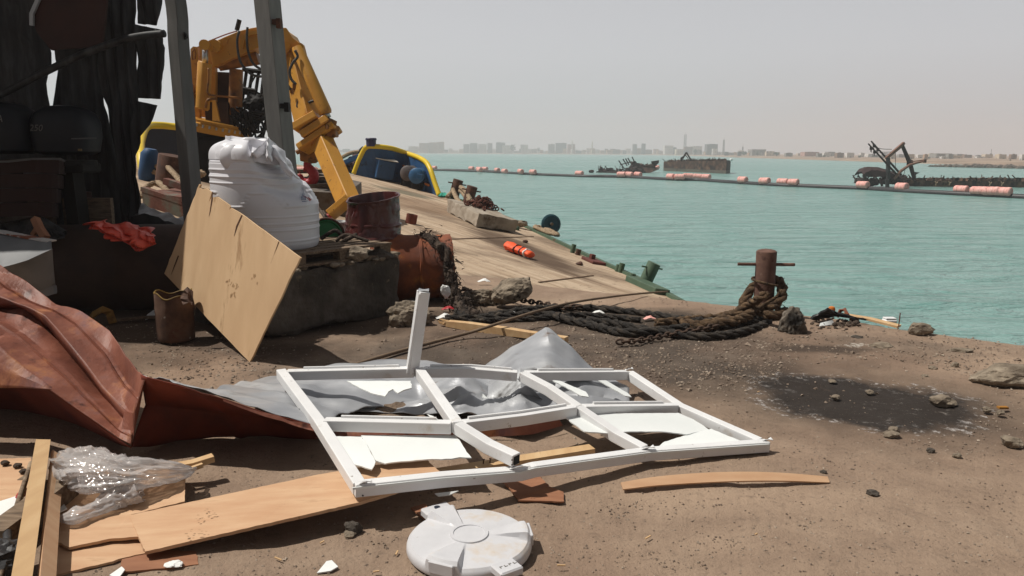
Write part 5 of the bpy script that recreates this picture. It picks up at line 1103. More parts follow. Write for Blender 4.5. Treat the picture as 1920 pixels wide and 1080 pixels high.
# grey crumpled sheet, left
mb = MB(); mb.loft([[D(-80, 424, 6.6), D(0, 434, 6.5), D(60, 446, 6.4), D(97, 452, 6.35)], [D(-80, 470, 6.1), D(0, 502, 5.95), D(50, 488, 6.0), D(98, 466, 6.15)], [D(-80, 520, 6.3), D(0, 560, 6.25), D(60, 545, 6.25), D(104, 535, 6.2)], [D(-80, 570, 6.4), D(0, 585, 6.35), D(60, 562, 6.3), D(106, 548, 6.15)]], 26, 8, lambda u, v, p: V((.0, .03*nz(u*3, v*3), .02*nz(u*3, v*3, 3)+.012*math.sin(v*18)))); gs = tag(obj('bent_grey_sheet', mb, M('dull_galvanised', [(.14, .145, .15), (.19, .195, .20), (.24, .245, .25)], 2.5, .6, bs=10, bstr=.1), solid=.004, auto=40), 'bent grey metal sheet with chipped white edge, left of the brown pipe', 'sheet')
mb = MB(); mb.path_beam([D(-80, 424, 6.58), D(0, 434, 6.48), D(60, 446, 6.38), D(97, 452, 6.33)], .10, .012); obj('chipped_edge', mb, M('chipped_white', [S(200, 196, 192, K), S(230, 226, 222, K)], 6, .6, spots=[(S(150, 84, 54, K), 5, .54, .06)]), gs)
# bits on the ground before the pipe
mb = MB(); mb.path_beam([G(164, 606, .02), G(175, 590, .10), G(192, 580, .16), G(205, 586, .12), G(212, 606, .02)], .07, .012, V((0, -.7, .7))); tag(obj('bent_bracket', mb, M('ochre_scrap', [S(96, 70, 40, K), S(170, 130, 60, K), S(120, 90, 60, K)], 6, .8, bs=40, bstr=.4)), 'bent ochre metal bracket by the shaded pipe', 'scrap')
mb = MB(); mb.path_beam([G(205, 602, .03), G(255, 596, .04), G(298, 594, .03)], .06, .02); tag(obj('lath', mb, m_oldwood), 'thin grey lath on the ground left of the bucket', 'lath')
mb = MB(); mb.loft([[G(276, 590, .03), G(290, 580, .07), G(296, 592, .03)], [G(272, 600, .01), G(288, 594, .02), G(300, 600, .01)]], 6, 3); tag(obj('paper_scrap', mb, m_paper, solid=.004), 'crumpled white scrap left of the rusted bucket', 'paper')

# ================================================================== ROPES, BOLLARD, CHAINS
def ground_rope(pts, R, m, label, seed=0, up=None, **k):
    P = []
    R *= .74
    for i, q in enumerate(pts): P.append(G(q[0], q[1], (q[2] if len(q) > 2 else 0)+R*.8))
    return rope_thing('mooring_hawser', spline(P, 12), R, m, label, 'rope', pitch=.42, jit=.6, seed=seed, seg=7, hairs=260, **k)
ground_rope([(835, 598), (880, 596), (930, 590), (985, 582), (1040, 577), (1095, 577), (1150, 581), (1210, 588), (1270, 597), (1330, 603), (1390, 598), (1424, 588), (1440, 580)], .050, m_ropeblk, 'oily black mooring rope farther from the camera, running to the bollard', 1)
ground_rope([(855, 585), (900, 596), (960, 592), (1020, 589), (1065, 600), (1105, 608), (1140, 618), (1180, 624), (1240, 620), (1300, 612), (1350, 612), (1395, 606), (1425, 600)], .055, m_ropeblk, 'thick black rope sagging nearest to the timber and metal sheet', 2)
ground_rope([(1100, 600), (1150, 606), (1190, 614), (1250, 624), (1310, 631), (1360, 628), (1400, 620), (1425, 612), (1440, 604)], .050, m_ropeblk, 'black rope lowest before the bollard, beside the thin chain', 3)
ground_rope([(880, 604), (930, 600), (990, 598), (1040, 594), (1090, 590), (1150, 594), (1200, 600)], .038, m_ropeblk, 'thin black rope tangled between the two thick black ropes', 5)
ground_rope([(1230, 606), (1290, 600), (1340, 596), (1380, 588, .05), (1402, 572, .12), (1420, 562, .22), (1436, 552, .30)], .055, m_ropebrn, 'brown rope climbing onto the left of the bollard', 4)
bt = G(1430, 592); bh = D(1432, 470, bt.y).z; BX = .098
bo = thing('mooring_bollard', 'rusty red brown pipe bollard with cross bar at the quay edge', 'bollard', bt)
mb = MB(); mb.lathe([(BX, -.1), (BX, bh-.012), (BX*.985, bh-.006), (BX*.93, bh-.002), (BX*.8, bh+.006), (BX*.4, bh+.014), (.01, bh+.012)], bt, 36, None, lambda q, t, i: q + V((-.006*q.z, 0, .006*nz(t*3, i) if i > 2 else 0))); obj('bollard_pipe', mb, m_bollard, bo, auto=40)
z1 = D(1432, 496, bt.y).z; mb = MB(); mb.tube([bt+V((-.275, .02, z1)), bt+V((.275, -.02, z1+.004))], .016, 10); obj('cross_bar', mb, m_bollard, bo)
# brown rope loop round the bollard
pts = []
for k in range(30):
    t = -2.6 + k*.235; zz = .16+.24*max(0, math.sin((k-4)/22*math.pi))
    pts.append(bt + V((.155*math.cos(t), .150*math.sin(t), zz)))
loop = [G(1300, 612, .05), G(1350, 606, .06), G(1390, 598, .08), bt+V((-.10, -.17, .10)), bt+V((.02, -.17, .13)), bt+V((.12, -.12, .20)), bt+V((.165, -.03, .30)), bt+V((.15, .08, .35)), bt+V((.05, .16, .32)), bt+V((-.08, .15, .25)), bt+V((-.17, .06, .15)), bt+V((-.24, -.05, .06)), G(1355, 600, .05)]
rope_thing('bollard_rope', spline(loop, 10), .052, m_ropebrn, 'thick brown rope looped round the rusty bollard', pitch=.36, jit=.5, seed=9, hairs=420)
loop = [G(1385, 604, .07), bt+V((-.05, -.19, .16)), bt+V((.08, -.15, .24)), bt+V((.125, -.02, .33)), bt+V((.06, .12, .36)), bt+V((-.07, .11, .37)), bt+V((-.125, -.01, .37)), bt+V((-.08, -.115, .36)), bt+V((.05, -.12, .33)), bt+V((.11, -.05, .32))]
rope_thing('thin_rope', spline(loop, 8), .014, m_ropebrn, 'thin brown rope tied round the bollard above the thick loop', pitch=.1)
loop = [bt+V((.14, .0, .05)), bt+V((.20, -.1, .05)), bt+V((.10, -.22, .05)), bt+V((-.1, -.26, .05)), bt+V((-.35, -.2, .05)), G(1330, 612, .05), G(1280, 606, .05)]
rope_thing('bollard_rope', spline(loop, 10), .056, m_ropebrn, 'brown rope curling low along the foot of the bollard', pitch=.36, jit=.5, seed=12, hairs=300)
def chain(pts, L, r, label):
    P = spline(pts, 20); tot = sum((b-a).length for a, b in zip(P, P[1:])); n = int(tot/(L*.72)); Q = resample(P, n+1); mb = MB()
    for i in range(n):
        a = Q[i+1]-Q[i]; up = V((0, .35, 1)) if i % 2 else V((0, 1, -.35)); link(mb, (Q[i]+Q[i+1])/2, a, up, L, r, 12, 6)
    return tag(obj('anchor_chain', mb, m_chain, smooth=True), label, 'chain')
chain([G(868, 541, .04), G(890, 549, .05), G(925, 553, .04), G(975, 562, .04), G(1020, 570, .04), G(1060, 576, .05), G(1090, 574, .06)], .075, .011, 'rusty anchor chain behind the black ropes by the rubble boulder')
chain([G(1157, 641, .03), G(1185, 640, .03), G(1220, 635, .03), G(1262, 626, .04), G(1310, 618, .08), G(1345, 610, .10)], .068, .010, 'rusty anchor chain in front of the black ropes near the bollard')
# fibrous mass from the pipe to the ropes
fp = [D(782, 452, 8.1), D(800, 447, 7.95), D(820, 458, 7.85), D(836, 484, 7.8), D(845, 518, 7.72), D(851, 545, 7.65), G(858, 570, .06), G(880, 588, .05), G(900, 592, .04)]
mb = MB(); P = spline(fp, 14)
rr = random.Random(2)
mb.rope(P, .062, pitch=.5, jit=.6, seed=4, seg=8)
for i in range(900):
    k = rr.randrange(len(P)-1); p = P[k] + V((rr.gauss(0, .05), rr.gauss(0, .05), rr.gauss(0, .05))); q = p + V((rr.gauss(0, .05), rr.gauss(-.01, .04), rr.gauss(-.04, .05)))
    s_ = V((rr.gauss(0, .007), rr.gauss(0, .007), rr.gauss(0, .007))); mb.add([p, q, p+s_*1.5], [(0, 1, 2)])
tag(obj('fibre_rope', mb, m_fibre), 'frayed brown fibrous rope draped over the rusty pipe end', 'rope')
for i, (px, py, sx, sz, lab) in enumerate(((905, 556, .42, .2, 'earthy rubble lump beside the frayed rope'), (862, 566, .3, .16, 'dark earth lump under the frayed rope'))):
    rockt('rubble_lump', G(px, py, sz*.35), (sx, sx*.7, sz), 60+i, m_rubble if i == 0 else m_fibre, lab, 'rubble', 4, .2)
c = G(962, 552, .13); mb = MB(); mb.rock(c, (.52, .36, .30), 17, 4, .12, 16); R2 = Matrix.Rotation(.35, 3, 'Y') @ Matrix.Rotation(-.3, 3, 'X')
mb.v = [c + Matrix.Rotation(-.38, 3, 'Y') @ (v-c) + V((0, 0, .02)) for v in mb.v]; tag(obj('rubble_boulder', mb, m_rubble), 'rounded grey rubble boulder lying behind the chain', 'boulder')
rockt('rubble_lump', G(748, 600, .06), (.22, .2, .16), 71, m_rubble, 'pale rubble lump below the block corner, left of the upright bar', 'rubble')
rockt('rubble_lump', G(768, 590, .10), (.42, .3, .30), 72, m_rubble, 'rough rubble lump behind the upright white bar', 'rubble', 4, .2)
mb = MB(); mb.rock(D(775, 573, 7.0), (.26, .2, .09), 73, 3, .15); tag(obj('foam_scrap', mb, M('cream_foam', [S(214, 208, 196, K), S(236, 230, 218, K)], 6, .9, spots=[(S(190, 170, 90, K), 6, .55, .1)])), 'cream foam scrap on the rubble by the upright bar', 'foam')
mb = MB(); mb.rock(D(835, 545, 7.5), (.12, .08, .16), 74, 3, .2); tag(obj('white_scrap', mb, m_paper), 'white scrap caught in the frayed rope', 'scrap')
for i, (px, py, s_, m__, lb) in enumerate(((960, 592, .10, m_paper, 'crumpled white wrapper before the black ropes'), (836, 596, .10, m_paper, 'flat white wrapper left of the timber'), (842, 580, .08, m_red, 'crimson scrap by the frayed rope'), (1218, 598, .07, m_float, 'pink scrap among the black ropes'), (908, 528, .09, m_paper, 'white scrap near the quay edge by the boulder'), (988, 538, .05, m_float, 'tiny pink scrap right of the boulder'), (1122, 588, .08, m_paper, 'white flake by the upper black rope'))):
    mb = MB(); c = G(px, py, .02); mb.loft([[c+V((-s_, 0, 0)), c+V((0, .01, s_*.5)), c+V((s_*.7, 0, .01))], [c+V((-s_*.8, -s_*.5, 0)), c+V((.0, -s_*.6, .02)), c+V((s_*.9, -s_*.3, 0))]], 6, 3, lambda u, v, p: V((0, 0, .012*nz(u*5, v*5, px)))); tag(obj('litter', mb, m__, solid=.004), lb, 'litter')
# long rod, timber
rp_ = [G(640, 693, .01), G(700, 673, .02), G(780, 650, .03), G(868, 627, .05), G(905, 616, .10), G(960, 598, .14), G(1020, 580, .15), G(1080, 566, .13), G(1150, 556, .08), G(1205, 550, .03), G(1252, 547, .01)]
mb = MB(); mb.tube(spline(rp_, 8), lambda t: .017-.006*t, 8); tag(obj('bent_rod', mb, M('rod_brown', [S(110, 90, 72, K), S(150, 128, 106, K)], 6, .8, bs=50, bstr=.3), smooth=True), 'long bent metal rod lying across the ropes to the quay edge', 'rod')
mb = MB(); a, b_ = G(840, 606, .04), G(998, 628, .05); mb.path_beam([a, lerp(a, b_, .25), lerp(a, b_, .6), b_], .075, lambda t: .05+.02*math.sin(t*3), (0, 0, 1)); b2 = G(1062, 638, .05); mb.path_beam([b_, b2], .07, .055)
rr = random.Random(4)
for k in range(10): mb.path_beam([a+V((0, rr.uniform(-.03, .03), rr.uniform(-.02, .03))), a+V((-rr.uniform(.03, .10), rr.uniform(-.03, .03), rr.uniform(-.01, .04)))], .012, .008)
tag(obj('split_timber', mb, m_wood), 'pale split timber lying behind the peaked grey sheet', 'timber')
# ================================================================== right hand debris and stones
rockt('sooty_rock', G(1482, 610, .07), (.26, .24, .34), 81, M('half_burnt_rock', [(.02, .018, .016), S(120, 110, 98, K), S(188, 178, 164, K)], 2.6, .95, bs=30, bstr=.8, bd=.02, lo=.42, hi=.6), 'sooty half blackened rock leaning at the right of the bollard', 'rock', 4, .18)
dp_ = thing('edge_debris', 'heap of charred junk with an orange cap at the quay edge', 'debris', G(1560, 606))
mb = MB(); mb.loft([[G(1520, 598, .03), G(1536, 586, .10), G(1552, 580, .15), G(1572, 590, .09)], [G(1530, 600, .0), G(1548, 594, .05), G(1568, 592, .07), G(1624, 600, .02)]], 12, 4, lambda u, v, p: V((0, 0, .02*nz(u*6, v*4)))); obj('tyre_scrap', mb, m_tarp, dp_, solid=.02)
mb = MB(); mb.lathe([(.032, 0), (.034, .03), (.026, .05), (.01, .056)], G(1559, 585, .10), 14); obj('orange_cap', mb, M('cap_orange', [(.55, .16, .02)], 4, .5, bstr=.1), dp_, auto=40)
rr = random.Random(14); mb = MB()
for k in range(60):
    p = G(rr.gauss(1566, 26), rr.gauss(604, 5), .015); s_ = rr.uniform(.015, .05); mb.rock(p, (s_*1.6, s_, s_), k, 1, .2, 8)
o = obj('charred_bits', mb, m_fibre, dp_); o['kind'] = 'stuff'
mb = MB(); mb.path_beam([G(1570, 594, .04), G(1576, 582, .10), G(1584, 580, .12), G(1588, 590, .08)], .03, .02, (0, -1, 0)); mb.path_beam([G(1584, 578, .12), G(1597, 600, .02)], .012, .012); obj('bent_strap', mb, m_rustpipe, dp_)
mb = MB(); mb.loft([[G(1538, 606, .03), G(1560, 600, .05)], [G(1536, 612, .01), G(1566, 608, .01)]], 6, 3); obj('pale_scrap', mb, m_panel, dp_, solid=.006)
mb = MB(); mb.path_beam([G(1580, 590, .03), G(1630, 598, .015), G(1686, 612, -.01)], .10, .02); tag(obj('edge_plank', mb, m_wood), 'pale plank lying along the quay edge right of the junk heap', 'plank')
mb = MB(); c = G(1673, 607, -.02); mb.box(c+V((0, .06, .015)), (.12, .09, .04), None, .012); mb.box(c+V((0, .06, .042)), (.105, .075, .014), None, .004); tag(obj('foam_box', mb, m_white), 'small white foam box at the quay edge', 'box')
mb = MB(); c = G(1685, 612); mb.tube([c, c+V((.002, 0, .13))], .005, 6); tag(obj('thin_stake', mb, m_rustin), 'thin rusty stake beside the small white foam box', 'stake')
stones = [(1726, 617, .20, .10, .09, 'pale stone lying close to the quay edge at the right'), (1653, 649, .17, .12, .06, 'flat pale stone beside the upper ash patch'), (1607, 634, .10, .07, .04, 'small dark flat stone above the upper ash patch'), (1627, 636, .045, .04, .02, 'tiny dark stone right of the small dark flat stone'),
          (1805, 657, .17, .08, .03, 'thin flat stone by the quay edge above the long slab'), (1765, 752, .15, .10, .07, 'pale rough stone inside the burnt patch'), (1896, 829, .10, .09, .06, 'angular grey stone at the right edge below the long slab'), (1748, 690, .06, .05, .03, 'small stone between burnt patch and long slab'),
          (1790, 685, .05, .04, .04, 'small upright stone left of the long slab'), (1672, 815, .08, .06, .03, 'small stone at the lower rim of the burnt patch'), (1675, 805, .06, .04, .03, 'smaller stone touching the lower rim of the burnt patch'), (1567, 745, .05, .04, .03, 'small pale stone left of the burnt patch'),
          (1630, 735, .05, .04, .025, 'small stone in the middle of the burnt patch'), (1850, 768, .045, .04, .03, 'brown stone right of the burnt patch'), (1876, 774, .045, .035, .03, 'brown stone beside an ochre scrap right of the burnt patch'), (1795, 855, .04, .03, .025, 'single small stone on bare ground lower right'),
          (1745, 845, .035, .03, .025, 'dark small stone on bare ground, lower right'), (1544, 885, .03, .025, .02, 'dark pebble above the curved wood strip'), (1636, 925, .05, .04, .03, 'dark stone in the bare lower right foreground'), (662, 992, .075, .06, .06, 'dark rough stone in front of the plywood plank'), (655, 1003, .05, .04, .03, 'pale stone touching the dark rough stone'),
          (1195, 712, .05, .04, .03, 'small pale stone behind the frame corner'), (745, 702, .04, .03, .02, 'small stone beside the upright bar foot'), (1030, 718, .04, .04, .03, 'pebble tucked by the grey sheet'), (1735, 705, .05, .04, .02, 'flat small stone above the burnt patch'), (1560, 715, .05, .04, .02, 'flat small stone by the left tip of the burnt patch')]
for i, (px, py, a, b_, h, lab) in enumerate(stones):
    mb = MB(); mb.rock(G(px, py, h*.25), (a*1.25, b_*1.3, h*1.35), 100+i, 3, .16, 10); tag(obj('stone', mb, m_rubble if i not in (2, 3, 16, 17, 18, 19) else m_sootcon), lab, 'stone')
c = G(1895, 705, .05); mb = MB(); mb.rock(c, (.62, .30, .17), 7, 4, .10, 12); tag(obj('stone_slab', mb, m_rubble), 'long flat stone slab cut by the right edge', 'stone')
mb = MB(); c = G(1358+522, 764, .01); mb.box(c, (.06, .03, .012)); tag(obj('ochre_scrap', mb, M('ochre', [S(176, 120, 40, K)], 4, .7)), 'tiny ochre scrap on the ground at the right', 'scrap')
# gravel over the whole quay, too much to count
rr = random.Random(99); mb = MB()
def pebble(c, s, k):
    q = [V((rr.uniform(.6, 1.2), 0, 0)), V((-rr.uniform(.6, 1.2), 0, 0)), V((0, rr.uniform(.5, 1), 0)), V((0, -rr.uniform(.5, 1), 0)), V((rr.uniform(-.3, .3), rr.uniform(-.3, .3), rr.uniform(.4, .8))), V((0, 0, -.3))]
    R = Matrix.Rotation(rr.uniform(0, 6.3), 3, 'Z') @ Matrix.Rotation(rr.gauss(0, .4), 3, 'X')
    mb.add([c + R @ v*s for v in q], [(0, 2, 4), (2, 1, 4), (1, 3, 4), (3, 0, 4), (2, 0, 5), (1, 2, 5), (3, 1, 5), (0, 3, 5)])
cl = [(rr.uniform(200, 1900), rr.uniform(600, 1060)) for _ in range(60)] + [(rr.uniform(1450, 1900), rr.uniform(650, 830)) for _ in range(40)] + [(rr.uniform(240, 560), rr.uniform(600, 720)) for _ in range(25)] + [(rr.uniform(1100, 1500), rr.uniform(620, 720)) for _ in range(25)]
cl += [(rr.uniform(980, 1500), rr.uniform(610, 730)) for _ in range(60)] + [(rr.uniform(1250, 1900), rr.uniform(640, 720)) for _ in range(40)]
for i in range(24000):
    if rr.random() < .62: x, y = rr.choice(cl); x += rr.gauss(0, 42); y += rr.gauss(0, 16)
    else: x, y = rr.uniform(-50, 1990), 560 + 540*rr.random()**1.35
    if y < 560 or y > 1120: continue
    if y < 502 + (x-830)*.12 + 9: continue
    if ((x-1625)/230)**2+((y-752)/75)**2 < 1 and rr.random() < .94: continue
    s = .0028 + (.016 if y < 740 else .0105)*rr.random()**4.0
    if rr.random() < .02: s *= 1.9
    if y > 830: s = min(s, .008)
    p = G(x, y); pebble(V((p.x, p.y, gz(p.x, p.y)+s*.15)), s, i)
gv = obj('gravel', mb, M('gravel_stone', [S(112, 96, 84, K), S(148, 130, 114, K), S(196, 180, 162, K)], 9, .95, bs=60, bstr=.3)); gv['kind'] = 'stuff'; gv['label'] = 'loose gravel and chips scattered over the dirt quay'
# ================================================================== FOREGROUND
# ---- big red rusted roofing sheet
def Dl(*a): return [D(*p) for p in a]
def Ds(*a): return [D(x, y, Y_*.945 if Y_ > 3.9 else Y_) for x, y, Y_ in a]
wr = lambda s_, am: (lambda u, v, p: V((0, am*.5*nz(p.x*2.2+s_, p.z*2.5), am*.55*nz(p.x*2.6, p.z*3, s_+p.y*2) - max(am, .010)*1.3*max(0, .14-abs(nz(p.x*2.6+s_, p.z*2.9+p.y*1.7, 4)))/.14*min(1, max(0, nz(p.x*1.5, p.y*1.6, s_)+.15)*5))))
T_ = Ds((-420, 330, 5.3), (-90, 430, 5.15), (0, 497, 5.0), (50, 527, 4.95), (100, 567, 4.8), (150, 583, 4.75), (205, 620, 4.62), (250, 685, 4.2), (272, 708, 3.76))
T2 = Ds((-420, 360, 5.15), (-90, 470, 5.0), (0, 522, 4.9), (44, 555, 4.85), (96, 578, 4.72), (150, 606, 4.62), (205, 660, 4.46), (240, 715, 4.25), (262, 742, 3.74))
R1 = Ds((-420, 400, 5.0), (-90, 520, 4.85), (0, 556, 4.70), (48, 572, 4.6), (85, 592, 4.52), (132, 648, 4.38), (188, 718, 4.18), (232, 768, 3.80), (250, 777, 3.69))
V1 = Ds((-420, 430, 5.05), (-90, 545, 4.92), (0, 578, 4.80), (44, 576, 4.72), (78, 602, 4.62), (128, 662, 4.48), (184, 730, 4.28), (230, 784, 3.82), (248, 796, 3.71))
M1 = Ds((-420, 470, 4.7), (-90, 575, 4.6), (0, 600, 4.55), (40, 622, 4.48), (90, 664, 4.32), (130, 700, 4.2), (175, 750, 4.08), (225, 806, 3.71), (247, 815, 3.65))
R2 = Ds((-420, 500, 4.35), (-90, 590, 4.22), (0, 652, 4.10), (34, 682, 4.05), (90, 728, 3.95), (130, 757, 3.72), (175, 788, 3.69), (225, 824, 3.64), (246, 834, 3.62))
U1 = Dl((-420, 720, 4.4), (-90, 745, 4.3), (0, 750, 4.28), (40, 746, 4.25), (90, 755, 4.15), (130, 775, 4.05), (175, 800, 3.85), (225, 829, 3.69), (246, 836, 3.64))
U2 = Dl((-420, 760, 4.7), (-90, 775, 4.6), (0, 778, 4.6), (40, 784, 4.55), (90, 796, 4.45), (130, 806, 4.35), (175, 820, 4.2), (225, 834, 3.86), (246, 838, 3.74))
rs = thing('rusty_roof_sheet', 'large buckled rust red roofing sheet arching over the ground at left', 'roofing sheet', G(150, 800))
def ribs(pos, am, base):
    def fn(u, v, p):
        k = sum(math.exp(-(((v-c)+.012*nz(u*3, c*9))/.014)**4) for c in pos)*min(1, u*8)*(1-max(0, u-.9)*8)
        return base(u, v, p) + V((0, -am*.5*k, am*k))
    return fn
mb = MB(); mb.loft([T_, T2, R1], 90, 20, ribs((.60,), .014, wr(1, .007))); mb.loft([R1, V1], 90, 2, wr(1, .007)); mb.loft([V1, M1, R2], 90, 20, ribs((.62,), .016, wr(1, .007)))
obj('main_fold', mb, m_rust, rs, solid=.005, auto=11)
mb = MB(); mb.loft([R2, U1, U2], 60, 5, wr(5, .008)); obj('underside_fold', mb, m_rustin, rs, solid=.004, auto=30)
mb = MB(); mb.loft([Dl((-420, 490, 4.0), (-90, 586, 3.92), (0, 648, 3.80), (46, 688, 3.76), (97, 727, 3.70)), Dl((-420, 590, 3.85), (-90, 650, 3.82), (0, 690, 3.74), (40, 706, 3.71), (97, 729, 3.69)), Dl((-420, 700, 3.76), (-90, 724, 3.74), (0, 727, 3.70), (40, 727, 3.69), (97, 731, 3.68))], 30, 5, wr(7, .008)); obj('lower_flap', mb, m_rust, rs, solid=.004, auto=30)
WT = Dl((264, 703, 3.78), (275, 708, 3.66), (330, 722, 3.64), (420, 748, 3.61), (500, 775, 3.61), (600, 800, 3.63))
WB = Dl((246, 836, 3.66), (275, 836, 3.80), (330, 829, 3.95), (400, 820, 4.0), (500, 817, 4.02), (600, 828, 4.0))
mb = MB(); WM = [lerp(a, b, .5)+V((0, .10, .0)) for a, b in zip(WT, WB)]; mb.loft([WT, WM, WB], 60, 8, wr(9, .008)); obj('side_wing', mb, m_rustin, rs, solid=.004, auto=30)
mb = MB(); mb.loft([Dl((234, 769, 3.79), (250, 777, 3.68), (272, 708, 3.75)), Dl((225, 824, 3.66), (246, 836, 3.63), (268, 730, 3.76))], 10, 6, wr(3, .004)); obj('end_fold', mb, m_rust, rs, solid=.004)
mb = MB(); mb.loft([Dl((262, 700, 4.44), (276, 706, 4.40), (284, 716, 4.36)), Dl((262, 718, 4.40), (272, 722, 4.34), (282, 726, 4.33))], 6, 3); obj('torn_lug', mb, m_galv, rs, solid=.004)

# ---- crumpled galvanised sheet under the frame
def Gl(*a): return [G(*p) for p in a]
gsr = thing('galvanised_sheet', 'crumpled silver grey metal sheet with a raised peak under the white frame', 'metal sheet', G(800, 760))
BKr = Gl((285, 710, .36), (380, 736, .26), (470, 717, .10), (600, 690, .06), (700, 678, .06), (790, 676, .05), (860, 690, .06), (905, 690, .08), (965, 650, .24), (1025, 612, .40), (1068, 650, .28), (1112, 692, .12), (1180, 730, .05))
MD1 = Gl((306, 715, .40), (392, 739, .31), (490, 740, .21), (600, 722, .14), (700, 712, .16), (790, 712, .10), (860, 712, .16), (915, 716, .10), (975, 700, .22), (1028, 690, .25), (1078, 700, .18), (1130, 715, .10), (1180, 745, .06))
MD2 = Gl((316, 717, .41), (410, 744, .33), (510, 762, .26), (600, 756, .12), (650, 770, .10), (790, 752, .04), (860, 745, .15), (915, 752, .05), (975, 748, .14), (1030, 738, .10), (1085, 745, .13), (1130, 750, .06), (1180, 758, .05))
FR = Dl((325, 720, 3.66), (420, 747.5, 3.62), (500, 774.5, 3.62), (600, 799, 3.64)) + Gl((650, 775, .06), (790, 778, .03), (860, 790, .09), (920, 800, .06), (980, 796, .10), (1030, 786, .08), (1080, 772, .06), (1130, 766, .05), (1180, 768, .03))
assert len(FR) == 13, len(FR)
def galvn(u, v, p):
    a = .018 + .055*max(0, 1-abs(u-.66)/.22)*(v > .35) ; r = .5-abs(nz(p.x*3.2, p.y*3.2, 2)); 
    return V((.0, 0, a*r + a*.8*(.4-abs(nz(p.x*7, p.y*8, 5))) + .010*math.sin((p.x*.35+p.y)*2*math.pi*3.6)))
mb = MB(); mb.loft([BKr, MD1, MD2, FR], 150, 14, galvn); obj('sheet_body', mb, m_galv, gsr, solid=.003, auto=28)
mb = MB(); FL = [p+V((0, -.006, .004)) for p in FR[1:4]]; mb.loft([FL, [p+V((.0, -.006-.006*i, -.012-.006*i)) for i, p in enumerate(FL)]], 50, 4, wr(2, .008)); obj('rusty_lip', mb, m_rust, gsr, solid=.004)
mb = MB(); mb.loft([Gl((585, 802, .06), (700, 810, .05), (800, 812, .05), (900, 806, .07), (1000, 796, .08), (1048, 786, .09)), Gl((590, 822, .01), (700, 826, .01), (820, 824, .015), (920, 820, .02), (1000, 814, .03), (1055, 798, .05))], 50, 4, wr(12, .012)); obj('rusty_lip', mb, m_rust, gsr, solid=.004)
mb = MB(); mb.loft([Gl((1050, 742, .14), (1110, 742, .14), (1178, 752, .10)), Gl((1040, 764, .10), (1100, 766, .10), (1190, 768, .06))], 24, 5, wr(4, .01)); obj('loose_flap', mb, m_galv, gsr, solid=.003)
mb = MB(); mb.loft([Gl((960, 742, .16), (985, 722, .22), (1000, 730, .2)), Gl((985, 748, .12), (1000, 742, .14), (1018, 748, .12))], 10, 4, wr(6, .02)); obj('curled_strip', mb, m_galv, gsr, solid=.003)
# earth heap under the sheet
mb = MB(); c = G(715, 785); mb.sheet(lambda u, v: V((c.x+lerp(-.5, .42, u), c.y+lerp(-.12, .3, v), .075*math.sin(u*math.pi)*math.sin(v*math.pi)+.02*fbm(u*5, v*4, 2))), 40, 20); ob_ = obj('dirt_heap', mb, M('loose_earth', [S(100, 84, 70, K), S(138, 118, 100, K), S(160, 140, 120, K)], 9, .95, bs=40, bstr=.8, bd=.02)); struct(ob_)

# ---- white window frame
FH = {'FL': (529, 703, .30), 'FM': (786, 697, .32), 'FM2': (979, 705, .30), 'FR': (1180, 703, .15), 'ML': (598, 795, .27), 'MC': (858, 801, .28), 'MC2': (1084, 769, .21), 'MR': (1274, 766, .115),
      'NL': (674, 915, .20), 'N1': (975, 884, .15), 'N2': (1216, 851, .10), 'NR': (1432, 836, .065), 'FE': (968, 862, .215)}
fp_ = {k: G(x, y, h-.03) for k, (x, y, h) in FH.items()}
for k in fp_: pass
wf = thing('window_frame', 'broken white aluminium window frame lying bent over the grey sheet', 'window frame', G(960, 800))
def bar(name, pts, w_=.056, h_=.058, lip=True, par=None):
    mb = MB(); n = len(pts); P = []
    for a, b in zip(pts, pts[1:]): P += [lerp(a, b, i/8) for i in range(8)]
    P.append(pts[-1]); mb.path_beam(P, w_, h_); o = obj(name, mb, m_white, par or wf, bevel=.004)
    if lip:
        mb = MB(); a = (P[-1]-P[0]).normalized(); s_ = a.cross(V((0, 0, 1))).normalized(); s_ = -s_ if s_.y < 0 else s_
        Q = P[1:-1]; mb.path_beam([p + s_*(w_*.5-.007) + V((0, 0, h_*.5+.005)) for p in Q], .013, .014); obj('glazing_bead', mb, m_white, o)
    return o
def btw(a, b, s0, s1=None):
    A, B = fp_[a], fp_[b]; d = (B-A).normalized(); return [A + d*s0, B - d*(s0 if s1 is None else s1)]
sg = V((0, 0, -.012))
bar('frame_bar', btw('FL', 'FM', .030, .03)); bar('frame_bar', [btw('FM', 'FM2', .03)[0], (fp_['FM']+fp_['FM2'])/2+V((0, 0, .012)), btw('FM', 'FM2', .03)[1]]); bar('frame_bar', btw('FM2', 'FR', .03, .03))
bar('frame_bar', [fp_['FL']-(fp_['ML']-fp_['FL']).normalized()*.03, fp_['ML'], fp_['NL']+(fp_['NL']-fp_['ML']).normalized()*.0], lip=False)
bar('frame_bar', btw('ML', 'MC', .03, .03)); bar('frame_bar', [btw('MC', 'MC2', .03)[0], (fp_['MC']+fp_['MC2'])/2+V((0, 0, -.006)), btw('MC', 'MC2', .03)[1]]); bar('frame_bar', btw('MC2', 'MR', .03, .03))
bar('frame_bar', [fp_['FM']-(fp_['MC']-fp_['FM']).normalized()*.0, lerp(fp_['FM'], fp_['MC'], .6), fp_['MC']], lip=False)
bar('frame_bar', [btw('MC', 'FE', .0)[0], lerp(fp_['MC'], fp_['FE'], .55)+V((0, 0, -.012)), fp_['FE']], lip=False)
bar('frame_bar', [fp_['FM2'], lerp(fp_['FM2'], fp_['MC2'], .5)+V((0, 0, .014)), fp_['MC2']], lip=False)
bar('frame_bar', [fp_['MC2'], lerp(fp_['MC2'], fp_['N2'], .55)+V((0, 0, -.014)), fp_['N2']+(fp_['MC2']-fp_['N2']).normalized()*.03], lip=False)
